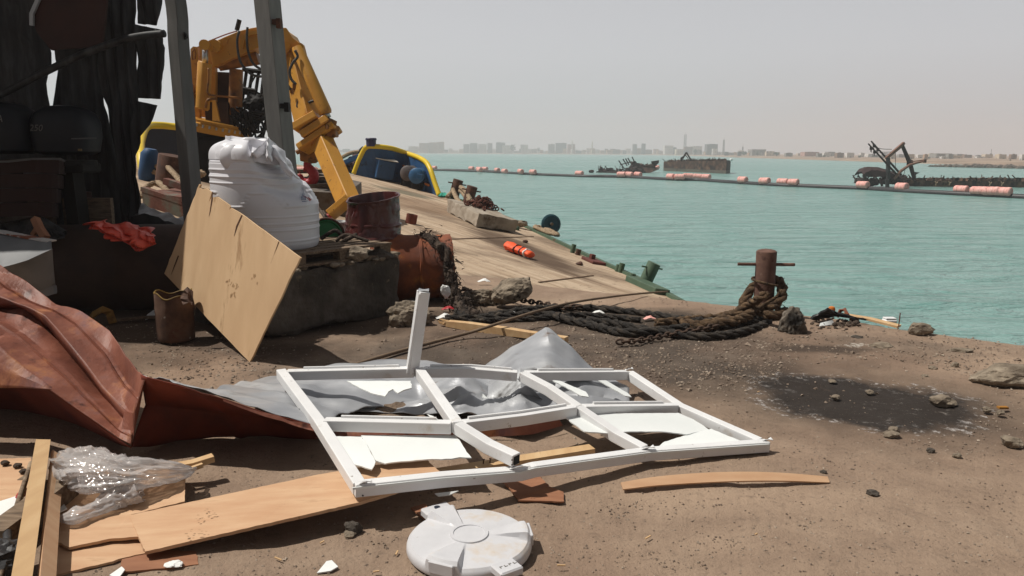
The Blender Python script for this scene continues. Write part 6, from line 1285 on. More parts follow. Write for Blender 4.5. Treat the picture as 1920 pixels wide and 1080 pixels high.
bar('frame_bar', [fp_['FR'], fp_['MR'], fp_['NR']+(fp_['MR']-fp_['NR']).normalized()*.03], lip=False)
nb = [fp_['NL'] + V((-.02, -.01, 0)), lerp(fp_['NL'], fp_['N1'], .5), fp_['N1']+V((0, .006, -.012)), lerp(fp_['N1'], fp_['N2'], .1), fp_['N2'], fp_['NR']+V((.02, .006, 0))]
bar('frame_bar', nb, lip=False)
mb = MB(); P = [p + V((0, -.034, .018)) for p in nb]; mb.path_beam(P, .006, .010); obj('drip_groove', mb, m_panel, wf)
mb = MB(); a = (fp_['FE']-fp_['MC']).normalized(); c = fp_['FE'] + a*.002; s_ = a.cross(V((0, 0, 1))).normalized(); mb.add([c+s_*x*.021+V((0, 0, z*.021)) for x, z in ((-1, -1), (1, -1), (1, 1), (-1, 1))], [(0, 1, 2, 3)]); obj('bar_end_shade', mb, m_black, wf, solid=.002)  # black square stands in for the dark inside of the bar
# bent corner tabs and screw heads
for c, s_ in ((fp_['N1']+V((.0, -.03, .035)), .05), (fp_['N2']+V((-.01, -.02, .04)), .04), (fp_['NR']+V((.01, 0, .032)), .04), (fp_['FR']+V((.0, .02, .034)), .03), (fp_['NL']+V((.03, -.02, .036)), .03)):
    mb = MB(); mb.loft([[c+V((-s_, -.006, -.01)), c+V((0, -.012, .012)), c+V((s_, 0, .0))], [c+V((-s_*.8, .02, -.004)), c+V((0, .015, -.012)), c+V((s_*.8, .02, .01))]], 5, 2); obj('bent_tab', mb, m_white, wf, solid=.003)
for k, off in (('FE', (-.02, -.012)), ('FE', (-.02, .012)), ('FM2', (-.025, -.01)), ('MC', (.034, -.01)), ('FR', (-.02, -.01)), ('NL', (.02, -.02))):
    mb = MB(); mb.rock(fp_[k]+V((off[0], -.031, off[1])), (.009, .005, .009), 3, 1, 0, 3); obj('screw', mb, m_black, wf)
# upright stub
ub = G(772, 702, .27); ut = ub + V((.0, .0, 0)); ut = D(794, 546, ub.y-.02); mb = MB(); mb.path_beam([ub, ut], .062, .062, V((.5, -.86, 0))); st = obj('upright_bar', mb, m_white, wf, bevel=.004)
mb = MB(); s_ = V((-.86, -.5, 0)); mb.path_beam([ub+s_*.035+V((.012, -.02, .02)), ut+s_*.035+V((.012, -.02, -.01))], .010, .016, V((-.86, -.5, 0))); obj('glazing_bead', mb, m_white, st)
mb = MB(); mb.loft([[ut+V((-.033, -.02, .0)), ut+V((.0, -.02, .006)), ut+V((.034, -.02, .002))], [ut+V((-.03, .03, .012)), ut+V((.0, .03, .004)), ut+V((.03, .028, .01))]], 5, 3); obj('torn_cap', mb, m_galv, st, solid=.003)
# broken infill panels still held by the frame
def shard(poly, h0, h1, pl=m_panel, seed=0):
    """poly of photo points, (x, y, h) each on its own height"""
    P = [G(x, y, h) for x, y, h in poly]; n_ = len(P); out = []
    cx, cy, cz = (sum(p[k] for p in P)/n_ for k in range(3)); xx = sum((p.x-cx)**2 for p in P); yy = sum((p.y-cy)**2 for p in P); xy = sum((p.x-cx)*(p.y-cy) for p in P); xz = sum((p.x-cx)*(p.z-cz) for p in P); yz = sum((p.y-cy)*(p.z-cz) for p in P); dt = xx*yy-xy*xy
    b_ = (xz*yy-yz*xy)/dt; c_ = (yz*xx-xz*xy)/dt; P = [PL(x, y, cz-b_*cx-c_*cy, b_, c_) for x, y, h in poly]
    for i, p in enumerate(P):
        q = P[(i+1) % len(P)]; d = q-p; s_ = V((-d.y, d.x, 0)).normalized(); n = max(1, int(d.length/.022))
        for k in range(n): out.append(p + d*(k/n) + s_*(.006*nz(k*1.7, i*5+p.x*9) if k else 0))
    mb = MB(); mb.prism(out, (0, 0, -.006)); return obj('broken_panel', mb, pl, wf)
shard([(598, 800, .20), (612, 818, .19), (678, 818, .195), (690, 838, .18), (704, 866, .16), (697, 880, .15), (678, 874, .155), (655, 868, .16), (648, 866, .16), (622, 842, .18)], 0, 0)
shard([(677, 816, .197), (855, 816, .21), (868, 836, .19), (884, 858, .165), (862, 857, .165), (846, 860, .16), (800, 861, .155), (770, 864, .15), (742, 866, .15), (722, 869, .145), (704, 863, .16), (690, 836, .18)], 0, 0)
shard([(1060, 783, .17), (1080, 776, .18), (1272, 774, .085), (1300, 786, .08), (1330, 806, .07), (1288, 814, .07), (1240, 809, .08), (1180, 809, .10), (1140, 812, .11), (1096, 809, .13)], 0, 0)
shard([(1228, 842, .055), (1246, 828, .06), (1292, 814, .06), (1334, 804, .06), (1402, 832, .05)], 0, 0)
shard([(650, 714, .265), (770, 714, .285), (772, 727, .28), (757, 731, .275), (746, 737, .27), (737, 729, .275), (728, 734, .27), (722, 743, .26), (700, 738, .26), (676, 728, .265)], 0, 0)
shard([(1036, 713, .26), (1050, 714, .26), (1098, 734, .22), (1104, 744, .21), (1090, 742, .215)], 0, 0)
shard([(1122, 713, .20), (1136, 713, .19), (1176, 736, .14), (1184, 744, .13), (1172, 742, .135)], 0, 0)
shard([(560, 765, .24), (580, 770, .22), (606, 780, .16), (584, 777, .18)], 0, 0)
for i, (poly, lab) in enumerate((([(905, 738, .12), (914, 746, .10), (912, 754, .09), (904, 748, .10)], 'small white shard standing on the crumpled grey sheet'), ([(800, 776, .06), (812, 780, .06), (830, 792, .05), (818, 792, .05)], 'small white shard beside the dirt heap'))):
    mb = MB(); mb.prism([G(*p) for p in poly], (0, .004, -.004)); tag(obj('panel_shard', mb, m_panel), lab, 'shard')

# ---- plywood offcuts, planks, bag
def board(name, poly, th, m, label, cat='plywood', jag_=.006, seed=0):
    P = [G(*p) for p in poly]; out = []
    for i, p in enumerate(P):
        q = P[(i+1) % len(P)]; d = (q-p); s_ = V((-d.y, d.x, 0)).normalized(); n = max(2, int(d.length/.018))
        for k in range(n): out.append(p + d*(k/n) + s_*(jag_*nz(k*1.3, i*7+seed) + jag_*.7*nz(k*3.7, i+seed+4) + jag_*1.3*max(0, nz(k*5.3, i+seed+9)-.25) if k else 0))
    mb = MB(); mb.prism(out, (0, 0, -th)); return tag(obj(name, mb, m), label, cat)
board('plywood_offcut', [(-60, 862, .025), (58, 858, .035), (62, 905, .035), (20, 940, .03), (-60, 975, .02)], .012, m_ply2, 'plywood offcut cut by the left edge beyond the white papers', seed=1)
board('plywood_offcut', [(94, 880, .035), (220, 878, .05), (348, 880, .075), (347, 912, .075), (346, 940, .07), (243, 966, .05), (262, 1006, .045), (205, 1010, .04), (130, 1026, .035), (116, 1018, .035), (92, 1016, .035)], .012, m_ply2, 'broad plywood offcut under the clear plastic bag', seed=2, jag_=.008)
board('plywood_offcut', [(86, 1010, .016), (160, 1008, .016), (262, 1008, .016), (276, 1036, .016), (222, 1048, .016), (180, 1060, .016), (84, 1082, .016)], .010, m_ply2, 'lower plywood offcut peeping out beneath the broad one', seed=3, jag_=.010)
board('plywood_offcut', [(228, 1040, .012), (300, 1030, .012), (368, 1034, .012), (372, 1058, .012), (300, 1066, .012), (226, 1072, .012)], .008, m_plybr, 'dull brown board scrap shaded under the long plywood strip', seed=4)
board('plywood_strip', [(242, 966, .05), (450, 921, .085), (590, 891, .108), (700, 872, .115), (800, 862, .12), (826, 886, .12), (740, 922, .115), (668, 943, .112), (472, 988, .085), (272, 1034, .05)], .014, m_ply2, 'long plywood strip reaching under the near corner of the white frame', seed=5, jag_=.004)
mb = MB()
for (cx, cy) in ((384, 972), (372, 1000), (396, 964), (362, 1004)):
    rr = random.Random(cx)
    for k in range(7):
        s_ = rr.uniform(.002, .004); a = G(cx+rr.gauss(0, 9), cy+rr.gauss(0, 5), .0745+(cx-242)*.00003); mb.add([a+V((-s_*1.6, -s_, 0)), a+V((s_*1.6, -s_*.7, 0)), a+V((s_*1.4, s_, 0)), a+V((-s_*1.3, s_*.8, 0))], [(0, 1, 2, 3)])
mb.v = [v + V((0, 0, .006)) for v in mb.v]
o = obj('boot_print', mb, M('print_brown', [S(186, 148, 112, K)], 1, .8, bstr=0)); o['kind'] = 'stuff'; o.parent = bpy.data.objects['plywood_strip']; o.location = W[o]-W[o.parent]
mb = MB(); a, b_ = G(810, 890, .05), G(1110, 842, .05); mb.path_beam([a, lerp(a, b_, .5), b_], .07, .03); tag(obj('batten', mb, m_wood), 'pale wooden batten with nails lying behind the near frame bar', 'batten')
for k in (.30, .34):
    p = lerp(a, b_, k); mb = MB(); mb.tube([p, p+V((.004, 0, .035))], .003, 5); mb.tube([p+V((.004, 0, .035)), p+V((.004, 0, .038))], .007, 6); o = obj('nail', mb, m_rustdk); o.parent = bpy.data.objects['batten']; o.location = W[o]-W[o.parent]
board('brown_offcut', [(942, 902, .02), (1012, 893, .03), (1030, 912, .03), (1056, 922, .015), (1058, 940, .012), (972, 938, .012), (958, 918, .02)], .008, m_plybr, 'small brown board offcut in front of the near frame bar', seed=6)
board('brown_offcut', [(770, 952, .012), (796, 944, .012), (816, 962, .012), (796, 972, .012)], .008, m_plybr, 'tiny brown board offcut touching the round lid', seed=7)
# curved strip
mb = MB(); cs = [G(1166, 912, .02), G(1230, 903, .035), (G(1310, 897, .045)), G(1390, 894, .045), G(1470, 895, .035), G(1553, 900, .015)]; P = spline(cs, 8)
mb.path_beam(P, lambda t: .055*(.45+.55*math.sin(math.pi*(.15+.75*t))), .010, V((0, -.5, .86))); tag(obj('curved_strip', mb, m_ply2), 'thin curved wooden strip on bare ground below the frame', 'strip')
# standing planks at left
pk = [G(80, 832, .17), G(60, 960, .16), G(38, 1100, .14), G(20, 1220, .12)]
mb = MB(); mb.path_beam(pk, .062, .045, V((.25, 0, 1))); tag(obj('plank', mb, m_wood), 'thick pale plank pointing away at the lower left corner', 'plank')
mb = MB(); q = [G(108, 852, .13), G(98, 960, .12), G(90, 1060, .11), G(78, 1220, .09)]; mb.path_beam(q, .062, .012, V((.75, 0, .6))); tag(obj('thin_board', mb, m_ply2), 'thin board on edge against the thick pale plank', 'board')
mb = MB(); mb.beam(G(150, 900, .02), G(40, 900, .02), .06, .03); mb.box(G(62, 965, .07), (.10, .5, .12)); tag(obj('propping_block', mb, m_oldwood), 'weathered wood packing under the thick pale plank', 'wood')
for i, (pts, r, m__, lab) in enumerate((([(58, 868, .07), (40, 930, .09), (22, 985, .09), (10, 1040, .07), (-10, 1100, .06)], .011, m_ropetan, 'upper grey stick crossing the white papers at left'), ([(54, 880, .10), (34, 940, .11), (20, 1000, .10), (16, 1030, .10), (-4, 1090, .09)], .010, m_oldwood, 'lower grey stick beside the thick pale plank'), ([(10, 980, .08), (14, 1010, .12), (8, 1050, .08), (0, 1090, .07)], .016, m_tarp, 'black cable lying at the lower left edge'))):
    mb = MB(); mb.tube(spline([G(*p) for p in pts], 8), lambda t: r*(1+.15*nz(t*9, i)), 8); tag(obj('stick' if i < 2 else 'cable', mb, m__, smooth=True), lab, 'stick' if i < 2 else 'cable')
board('white_card', [(-40, 952, .045), (30, 930, .05), (48, 948, .05), (40, 985, .05), (20, 1000, .048), (-40, 992, .045)], .006, m_paper, 'white card with grimy stains under the sticks at left', 'card', .002, 8)
board('white_card', [(97, 935, .052), (110, 933, .052), (126, 953, .05), (98, 966, .05)], .006, m_paper, 'white card corner between thin board and plastic bag', 'card', .002, 9)
board('white_card', [(-40, 1050, .05), (22, 1040, .05), (20, 1080, .05), (-40, 1100, .05)], .006, M('blue_white', [(.62, .70, .76)], 4, .6, bstr=0), 'bluish white sheet at the bottom left corner', 'card', .002, 10)
mb = MB(); mb.rock(G(44, 925, .06), (.05, .09, .03), 5, 3, .2); tag(obj('red_scrap', mb, m_red), 'red scrap wedged beside the thick pale plank', 'scrap')
mb = MB(); mb.rock(G(12, 1035, .10), (.14, .16, .10), 8, 3, .3); mb.rock(G(-10, 1070, .08), (.14, .2, .10), 9, 3, .3); tag(obj('black_bag', mb, m_tarp), 'crumpled black plastic at the lower left edge', 'bag')
for i, (px, py, lb) in enumerate(((32, 873, 'black clod on the plywood at the left edge'), (43, 884, 'small black clod near the thick plank top'), (10, 868, 'dark crumbs along the rear plywood edge'))):
    rockt('clod', G(px, py, .045), (.05, .04, .03), 120+i, m_fibre, lb, 'clod', 2)
mb = MB(); mb.path_beam([G(318, 878, .09), G(362, 870, .10), G(400, 858, .11)], .05, .03); mb.path_beam([G(340, 886, .09), G(380, 872, .10)], .02, .02); tag(obj('broken_stake', mb, m_wood), 'splintered yellow stake end poking out of the plastic bag', 'stake')
# clear plastic bag
def bag_mat():
    m, nt, b, o = newmat('clear_plastic'); P = coords(nt)
    tr = _n(nt, 'ShaderNodeBsdfTransparent'); tr.inputs[0].default_value = (.97, .95, .94, 1)
    tl = _n(nt, 'ShaderNodeBsdfTranslucent'); tl.inputs[0].default_value = (.88, .85, .84, 1)
    gl = _n(nt, 'ShaderNodeBsdfGlossy'); gl.inputs['Roughness'].default_value = .13; gl.inputs[0].default_value = (1, 1, 1, 1)
    di = _n(nt, 'ShaderNodeBsdfDiffuse'); di.inputs[0].default_value = (.86, .83, .82, 1)
    n = noise_t(nt, P, 13, 2, .5, .8); bp_ = _n(nt, 'ShaderNodeBump'); bp_.inputs['Strength'].default_value = .15; bp_.inputs['Distance'].default_value = .012; nt.links.new(n, bp_.inputs['Height'])
    for s_ in (gl, di): nt.links.new(bp_.outputs[0], s_.inputs['Normal'])
    m1 = _n(nt, 'ShaderNodeMixShader'); m1.inputs[0].default_value = .55; nt.links.new(tl.outputs[0], m1.inputs[1]); nt.links.new(di.outputs[0], m1.inputs[2])
    m2 = _n(nt, 'ShaderNodeMixShader'); nt.links.new(ramp(nt, n, [(.3, .48), (.7, .64)]), m2.inputs[0]); nt.links.new(tr.outputs[0], m2.inputs[1]); nt.links.new(m1.outputs[0], m2.inputs[2])
    fr = _n(nt, 'ShaderNodeFresnel'); fr.inputs[0].default_value = 1.5; nt.links.new(bp_.outputs[0], fr.inputs['Normal'])
    m3 = _n(nt, 'ShaderNodeMixShader'); nt.links.new(mth(nt, 'MULTIPLY', fr.outputs[0], .8), m3.inputs[0]); nt.links.new(m2.outputs[0], m3.inputs[1]); nt.links.new(gl.outputs[0], m3.inputs[2])
    nt.links.new(m3.outputs[0], o.inputs[0]); return m
def bag(pts, rad, seed, nseg=130, ring=90):
    P = resample(spline(pts, 12), nseg); R_ = [rad(i/(nseg-1)) for i in range(nseg)]; mb = MB(); mb.tube(P, 1.0, ring, False)
    for i in range(nseg):
        c = P[i]
        for k in range(ring):
            v = mb.v[i*ring+k]; d = v-c; r = R_[i]; t = i/nseg
            a_ = 2*math.pi*k/ring; ca, sa = math.cos(a_)*1.5, math.sin(a_)*1.5; f = 1.08 - .55*abs(noise.noise(V((ca*1.1+seed, sa*1.1, t*3.2)))) - .34*abs(noise.noise(V((ca*2.3, sa*2.3+seed, t*7+i*.02)))) - .10*abs(noise.noise(V((ca*5, sa*5+seed, t*16))))
            q = c + V((d.x, d.y, d.z*.70))*r*f; q.z = max(q.z, .055 + .01*nz(k, i)); mb.v[i*ring+k] = q
    return mb
bgm = bag_mat()
mb = bag([G(118, 858, .14), G(150, 874, .16), G(215, 890, .16), G(290, 886, .15), G(345, 884, .12), G(366, 878, .10)], lambda t: .012+.145*math.sin(math.pi*min(1, t*1.05))**.55*(1-.45*t), 3)
mb2 = bag([G(262, 915, .11), G(225, 930, .09), G(185, 952, .075), G(140, 968, .07), G(112, 972, .065)], lambda t: .018+.085*(1-t)**1.2+.028*math.exp(-((t-.82)/.10)**2), 8, 60, 40)
bgt = thing('plastic_bag', 'crumpled clear plastic bag lying on the plywood offcuts', 'bag', G(220, 930)); obj('bag_body', mb, bgm, bgt, smooth=True); obj('twisted_tail', mb2, bgm, bgt, smooth=True)

# ---- round white tank lid
LC = G(880, 1028, .0); LR = .5*(G(997, 1020, .04)-G(763, 1022, .04)).length
lid = thing('tank_lid', 'round white plastic tank lid with raised wedges lying in the foreground', 'lid', LC)
def lidz(x, y):
    r = math.hypot(x, y)/LR; t = math.atan2(y, x); z = .050 + .016*(1-r*r)
    if r > .95: z -= (r-.95)/.05*.012
    for a0, hw, am in ((math.radians(-112), .30, .024), (math.radians(8), .24, .024), (math.radians(124), .27, .024)):
        dlt = (t-a0+math.pi) % (2*math.pi)-math.pi
        k = max(0, min(1, (hw-abs(dlt))*r*LR/.006)); 
        if r > .30: z += k*am*min(1, (r-.30)/.6)*1.2
    if .255 < r < .315: z += .006
    if r <= .255: z += .002
    return z + .0016*fbm(x*9, y*9, 2)
mb = MB(); nr, na = 44, 200; rad = [.002]+[LR*min(1, (i/40)) for i in range(1, 41)]
rad = sorted(set([round(r, 5) for r in rad] + [LR*.255, LR*.26, LR*.31, LR*.316, LR*.955, LR*.98]))
vs = []
for r in rad:
    for k in range(na):
        t = 2*math.pi*k/na; x, y = r*math.cos(t), r*math.sin(t); vs.append(LC + V((x, y, lidz(x*.9999, y*.9999))))
for zz, rr_ in ((.028, 1.012), (.012, 1.016), (.004, 1.0)):
    for k in range(na):
        t = 2*math.pi*k/na; e = 0
        vs.append(LC + V((LR*rr_*math.cos(t), LR*rr_*math.sin(t), zz)))
nrr = len(rad)+3; mb.add(vs, [(j*na+k, j*na+(k+1) % na, (j+1)*na+(k+1) % na, (j+1)*na+k) for j in range(nrr-1) for k in range(na)] + [tuple(range(na))])
obj('lid_disc', mb, m_lid, lid, auto=32)
for ang, ww, ln in ((124, .13, .07), (-56, .10, .08)):
    t = math.radians(ang); d = V((math.cos(t), math.sin(t), 0)); s_ = V((-d.y, d.x, 0)); R2 = Matrix((d, s_, V((0, 0, 1)))).transposed(); mb = MB(); mb.box(LC + d*(LR+ln*.35) + V((0, 0, .045)), (ln, ww, .035), R2, .006); tb = obj('hinge_tab', mb, m_lid, lid)
    if ang > 0: mb = MB(); mb.lathe([(.012, 0), (.014, .004)], LC + d*(LR+ln*.35) + V((0, 0, .0625)), 10); obj('slot', mb, m_navy, tb)
    else:
        mb = MB(); c = LC + d*(LR+ln*.35) + V((0, 0, .0632))
        for k in range(4): mb.box(c + s_*(-.03+.02*k) + d*.0, (.012, .004, .0012), R2); mb.box(c + s_*(-.03+.02*k+.005) + d*(.004 if k % 2 else -.004), (.003, .012, .0012), R2)
        obj('moulded_mark', mb, M('grey_mark', [S(120, 116, 112)], 1, .6, bstr=0), tb)
for a0 in (-112, 8):
    t = math.radians(a0); d = V((math.cos(t), math.sin(t), 0)); s_ = V((-d.y, d.x, 0)); R2 = Matrix((d, s_, V((0, 0, 1)))).transposed(); mb = MB(); mb.box(LC + d*(LR*1.0) + V((0, 0, .046)), (.012, LR*.42, .048), R2, .003); obj('wedge_end', mb, m_lid, lid)
board('panel_shard', [(594, 1074, .006), (604, 1062, .010), (612, 1052, .012), (622, 1050, .012), (634, 1062, .008), (620, 1070, .006)], .005, m_panel, 'white triangular shard on bare ground left of the lid', 'shard', .001, 11)
board('panel_shard', [(815, 925, .03), (860, 920, .03), (842, 928, .02), (822, 930, .02)], .004, m_panel, 'thin white shard under the near frame bar', 'shard', .001, 12)
board('label_scrap', [(205, 1078, .012), (228, 1062, .02), (234, 1068, .02), (222, 1084, .012)], .004, m_paper, 'creased white scrap at the bottom edge by the brown board', 'scrap', .002, 13)
mb = MB(); mb.rock(G(325, 1058, .02), (.08, .05, .02), 4, 3, .3); tag(obj('tissue', mb, m_paper), 'crumpled tissue on the dull brown board scrap', 'litter')
rr = random.Random(31)
for i in range(9):
    px, py = [(700, 1072), (528, 1050), (600, 1018), (742, 1040), (1210, 1010), (1420, 1000), (1060, 1060), (1330, 780), (1420, 735)][i]; a = rr.uniform(0, 6.3); p = G(px, py, .006); L = rr.uniform(.02, .05)
    mb = MB(); mb.path_beam([p, p+V((math.cos(a)*L, math.sin(a)*L*.6, .003))], .006, .004)
    tag(obj('splinter', mb, m_wood), ['pale splinter left of the lid near the bottom', 'splinter near the bottom between shard and plywood', 'splinter behind the white triangular shard', 'splinter touching the lid shadow at left', 'splinter on bare ground right of the lid', 'splinter below the curved strip right half', 'splinter right of the lid tab at the bottom', 'pale splinter right of the frame side bar', 'pale splinter left of the burnt patch'][i], 'splinter')
# ================================================================== FLOATING PIPE LINE AND WRECKS
def sea(px, py, z=SEA): return G(px, py, z)
line_px = [(812, 320.0), (860, 321.5), (905, 323.0), (940, 325), (980, 327.3), (1010, 329), (1088, 332), (1140, 333), (1180, 334), (1260, 338.5), (1310, 339.5), (1360, 343), (1435, 348), (1490, 350.5), (1560, 353.5), (1620, 356), (1690, 360.5), (1770, 365), (1830, 368), (1930, 373), (2100, 382)]
pl = spline([sea(x, y) + V((0, 0, .10)) for x, y in line_px], 8)
mb = MB(); mb.tube(pl, .26, 10); tag(obj('dredge_pipe', mb, M('wet_black_pipe', [(.018, .018, .020), (.04, .04, .042)], .6, .5, bs=4, bstr=.3), smooth=True), 'long black floating pipe carrying the pink floats', 'pipe')
mb = MB(); mb.tube(spline([sea(760, 322)+V((0, 0, .08)), sea(830, 319)+V((0, 0, .08)), sea(880, 320)+V((0, 0, .08)), sea(925, 321.5)+V((0, 0, .05))], 8), .17, 8); mb.tube(spline([sea(700, 318.5)+V((0, 0, .1)), sea(770, 319)+V((0, 0, .1))], 4), .17, 8); tag(obj('dredge_pipe', mb, bpy.data.materials['wet_black_pipe'], smooth=True), 'shorter black floating pipe just right of the blue bulwark', 'pipe')
mb = MB(); mb.tube(spline([sea(1104, 330.5)+V((0, 0, .05)), sea(1140, 331.3)+V((0, 0, .12)), sea(1185, 333.5)+V((0, 0, .1)), sea(1260, 337)+V((0, 0, .06))], 8), .16, 8); tag(obj('dredge_pipe', mb, bpy.data.materials['wet_black_pipe'], smooth=True), 'thin second black pipe in front of the tangled wreck', 'pipe')
fl = [(814, 320), (884, 321), (898, 322.5), (909, 322.0), (899, 324.5), (932, 324.5), (946, 327.0), (976, 327.6), (999, 328.8), (1086, 331.8), (1165, 333.6), (1180, 334), (1196, 334.2), (1257, 338.4), (1274, 339), (1290, 337.2), (1308, 338.2), (1324, 339), (1392, 345.3), (1433, 347.9), (1467, 349.4), (1487, 350.4), (1617, 356), (1690, 360.4), (1801, 366.3), (1834, 368.3), (1857, 369.5), (1880, 370.6)]
mb = MB(); prof = [(.20, -.60), (.34, -.58), (.40, -.50), (.40, -.22), (.375, -.19), (.375, -.14), (.40, -.11), (.40, .18), (.375, .21), (.375, .26), (.40, .29), (.40, .52), (.34, .58), (.20, .60)]
mb.lathe(prof, (0, 0, 0), 20, Matrix(((0, 0, 1), (1, 0, 0), (0, 1, 0))))
proto = None; names = ['rightmost', 'second from right', 'third from right', 'fourth from right', 'fifth from right', 'sixth from right', 'seventh from right', 'eighth from right', 'ninth from right', 'tenth from right', 'eleventh from right', 'twelfth from right', 'thirteenth from right', 'fourteenth from right', 'fifteenth from right', 'sixteenth from right', 'seventeenth from right', 'eighteenth from right', 'ninth from left', 'eighth from left', 'seventh from left', 'sixth from left', 'fifth from left', 'fourth from left', 'third from left', 'second from left', 'second nearest the blue bulwark', 'nearest the blue bulwark']
near = {0: '', }
for i, (px, py) in enumerate(fl):
    p = sea(px, py); k = min(range(len(pl)), key=lambda j: (pl[j]-p).length); a = pl[min(len(pl)-1, k+1)]-pl[max(0, k-1)]
    if proto is None: o = proto = obj('pipe_float', mb, m_float, auto=35); m0 = proto.data; m0.transform(Matrix.Translation((0, 0, -.40)))
    else: o = proto.copy(); COL.objects.link(o)
    o.location = p + V((0, 0, .40 + .10)); o.rotation_euler = (random.uniform(-.4, .4), random.uniform(-.04, .04), math.atan2(a.y, a.x) + random.uniform(-.12, .12)); o.scale = (random.uniform(.92, 1.06), random.uniform(.82, .92), random.uniform(.82, .92))
    tag(o, f'pink ribbed float on the black pipe, {names[len(fl)-1-i]} along the line', 'float', 'pink floats along the floating pipe')
def rust_top(p0, p1, n, h, rr, mb, dep=.6):
    for i in range(n):
        t = rr.random(); p = lerp(p0, p1, t) + V((0, rr.uniform(0, dep), 0)); s_ = h*rr.uniform(.3, 1)
        if rr.random() < .5: mb.box(p + V((0, 0, s_*.3)), (rr.uniform(.1, .7), rr.uniform(.1, .5), s_), Matrix.Rotation(rr.gauss(0, .5), 3, 'Y') @ Matrix.Rotation(rr.uniform(0, 3), 3, 'Z'))
        else: mb.tube([p, p+V((rr.gauss(0, h*.8), rr.gauss(0, .3), s_*1.3))], rr.uniform(.03, .07), 5)
rr = random.Random(8)
# --- box shaped wreck
c0, c1 = sea(1244, 320.5), sea(1361, 325.8); c2 = sea(1378.5, 325.0); w2 = thing('sunken_barge', 'burnt box shaped hull standing upright in the water', 'wreck', (c0+c1)/2)
def jagtop(a, b, z0, z1, n, am, seed): return [lerp(a, b, i/n) + V((0, 0, lerp(z0, z1, i/n)-a.z*0 + am*nz(i*1.9, seed) + am*.6*(nz(i*5.1, seed)))) for i in range(n+1)]
def hullwall(a, b, h0, h1, low, seed, am=.12, n=40):
    mb = MB(); top = [lerp(a, b, i/n) + V((0, .0, lerp(h0, h1, i/n) + am*nz(i*1.9, seed) + am*.8*nz(i*.6, seed+2))) for i in range(n+1)]; mid = [V((p.x, p.y, SEA+low)) for p in top]; bot = [V((p.x, p.y, SEA-1)) for p in top]
    mb.loft([top, mid], n, 6, lambda u, v, p: V((0, .06*nz(p.x*1.4, p.z*2, seed) + .10*math.sin(p.x*2.2)*.4, 0))); lo = MB(); lo.loft([mid, bot], n, 2); return mb, lo
hh0 = D(1246, 303, c0.y).z - SEA; hh1 = D(1361, 301, c1.y).z - SEA
mb, lo = hullwall(c0, c1, hh0, hh1, .55, 1); obj('hull_side', mb, m_wreck, w2, solid=.08); obj('waterline_band', lo, m_wrecklow, w2, solid=.06)
mb, lo = hullwall(c1+V((.05, .04, 0)), c2+V((0, 3.2, 0)), hh1, hh1, .55, 4, .1, 16); obj('hull_end', mb, m_wreckdk, w2, solid=.08); obj('waterline_band', lo, m_wrecklow, w2, solid=.06)
mb, lo = hullwall(c0+V((1.9, 6, 0)), c2+V((.3, 7, 0)), hh0+.2, hh1+.2, .5, 6, .25); obj('far_side', mb, m_wreck, w2, solid=.08)
mb = MB(); rust_top(c0+V((1, .2, hh0-.2)), c1+V((0, .2, hh1-.15)), 150, .55, rr, mb, 5.0); o = obj('scorched_scrap', mb, m_wreck, w2); o['kind'] = 'stuff'
mb = MB(); P = lambda x, y, d=0.0: D(x, y, lerp(c0.y, c1.y, (x-1244)/117)+d)
mb.tube([P(1276, 303, .5), P(1287, 286, 1)], .16, 6); mb.tube([P(1287, 286, 1), P(1297, 302, 2)], .14, 6); mb.tube([P(1284, 290, 1), P(1290, 296, 1.2)], .08, 5); mb.tube([P(1277, 297, .5), P(1282, 294, .6)], .2, 6); obj('fallen_frame', mb, m_wreckdk, w2)
mb = MB(); mb.prism([P(1311, 304, -.15), P(1314, 304, -.15), P(1318, 322, -.2), P(1316, 322, -.2)], (0, -.05, 0)); mb.prism([P(1317, 310, -.15), P(1318.5, 310, -.15), P(1316, 318, -.15), P(1315, 318, -.15)], (0, -.05, 0)); obj('hanging_strip', mb, M('pale_strip', [S(170, 150, 124, .8)], 2, .9), w2)
mb = MB(); mb.tube([P(1271, 310, -.2), P(1270, 321, -.25)], .14, 6); mb.tube([P(1269, 317, -.2), P(1272.5, 310, -.2)], .1, 6); obj('dangling_fender', mb, m_wreckdk, w2)
mb = MB(); mb.rock(P(1371, 300, .5), (.7, .6, .7), 3, 2, .08, 30); obj('pale_buoy', mb, m_panel, w2)
# --- tangled wreck
y3 = sea(1200, 324).y; w3 = thing('tangled_wreck', 'low tangled burnt wreck with leaning stanchions, left of the box shaped wreck', 'wreck', sea(1180, 324)); Q = lambda x, y, d=0.0: D(x, y, y3+d)
mb = MB(); mb.prism([Q(1177, 326, -1), Q(1182, 315, -1), Q(1190, 305, -.6), Q(1199, 306, -.6), Q(1210, 322, -1), Q(1212, 327, -1)], (0, 2.4, 0)); mb.rock(Q(1190, 319, -.5), (2.6, 2.2, 2.0), 4, 3, .3); obj('cabin_ruin', mb, m_wreckdk, w3)
mb = MB(); mb.prism([Q(1183, 304, -.5), Q(1192, 302, -.5), Q(1196, 308, -.5), Q(1186, 311, -.5)], (0, 1.2, 0)); mb.prism([Q(1196, 308, -.7), Q(1200, 309, -.7), Q(1211, 323, -.7), Q(1204, 322, -.7)], (0, .4, 0)); obj('torn_plate', mb, m_wreck, w3)
for k, (x0, y0, x1, y1) in enumerate(((1160, 301, 1171, 317), (1168, 298, 1176, 311), (1173, 297, 1179, 309), (1177, 296, 1182, 305), (1185, 294, 1190, 304))): mb = MB(); mb.tube([Q(x0, y0, .2*k), Q(x1, y1, .2*k)], .10, 6); obj('stanchion', mb, m_wreckdk, w3)
mb = MB(); mb.tube([Q(1163, 309, 0), Q(1184, 303, .3)], .09, 6); obj('cross_rail', mb, m_wreckdk, w3)
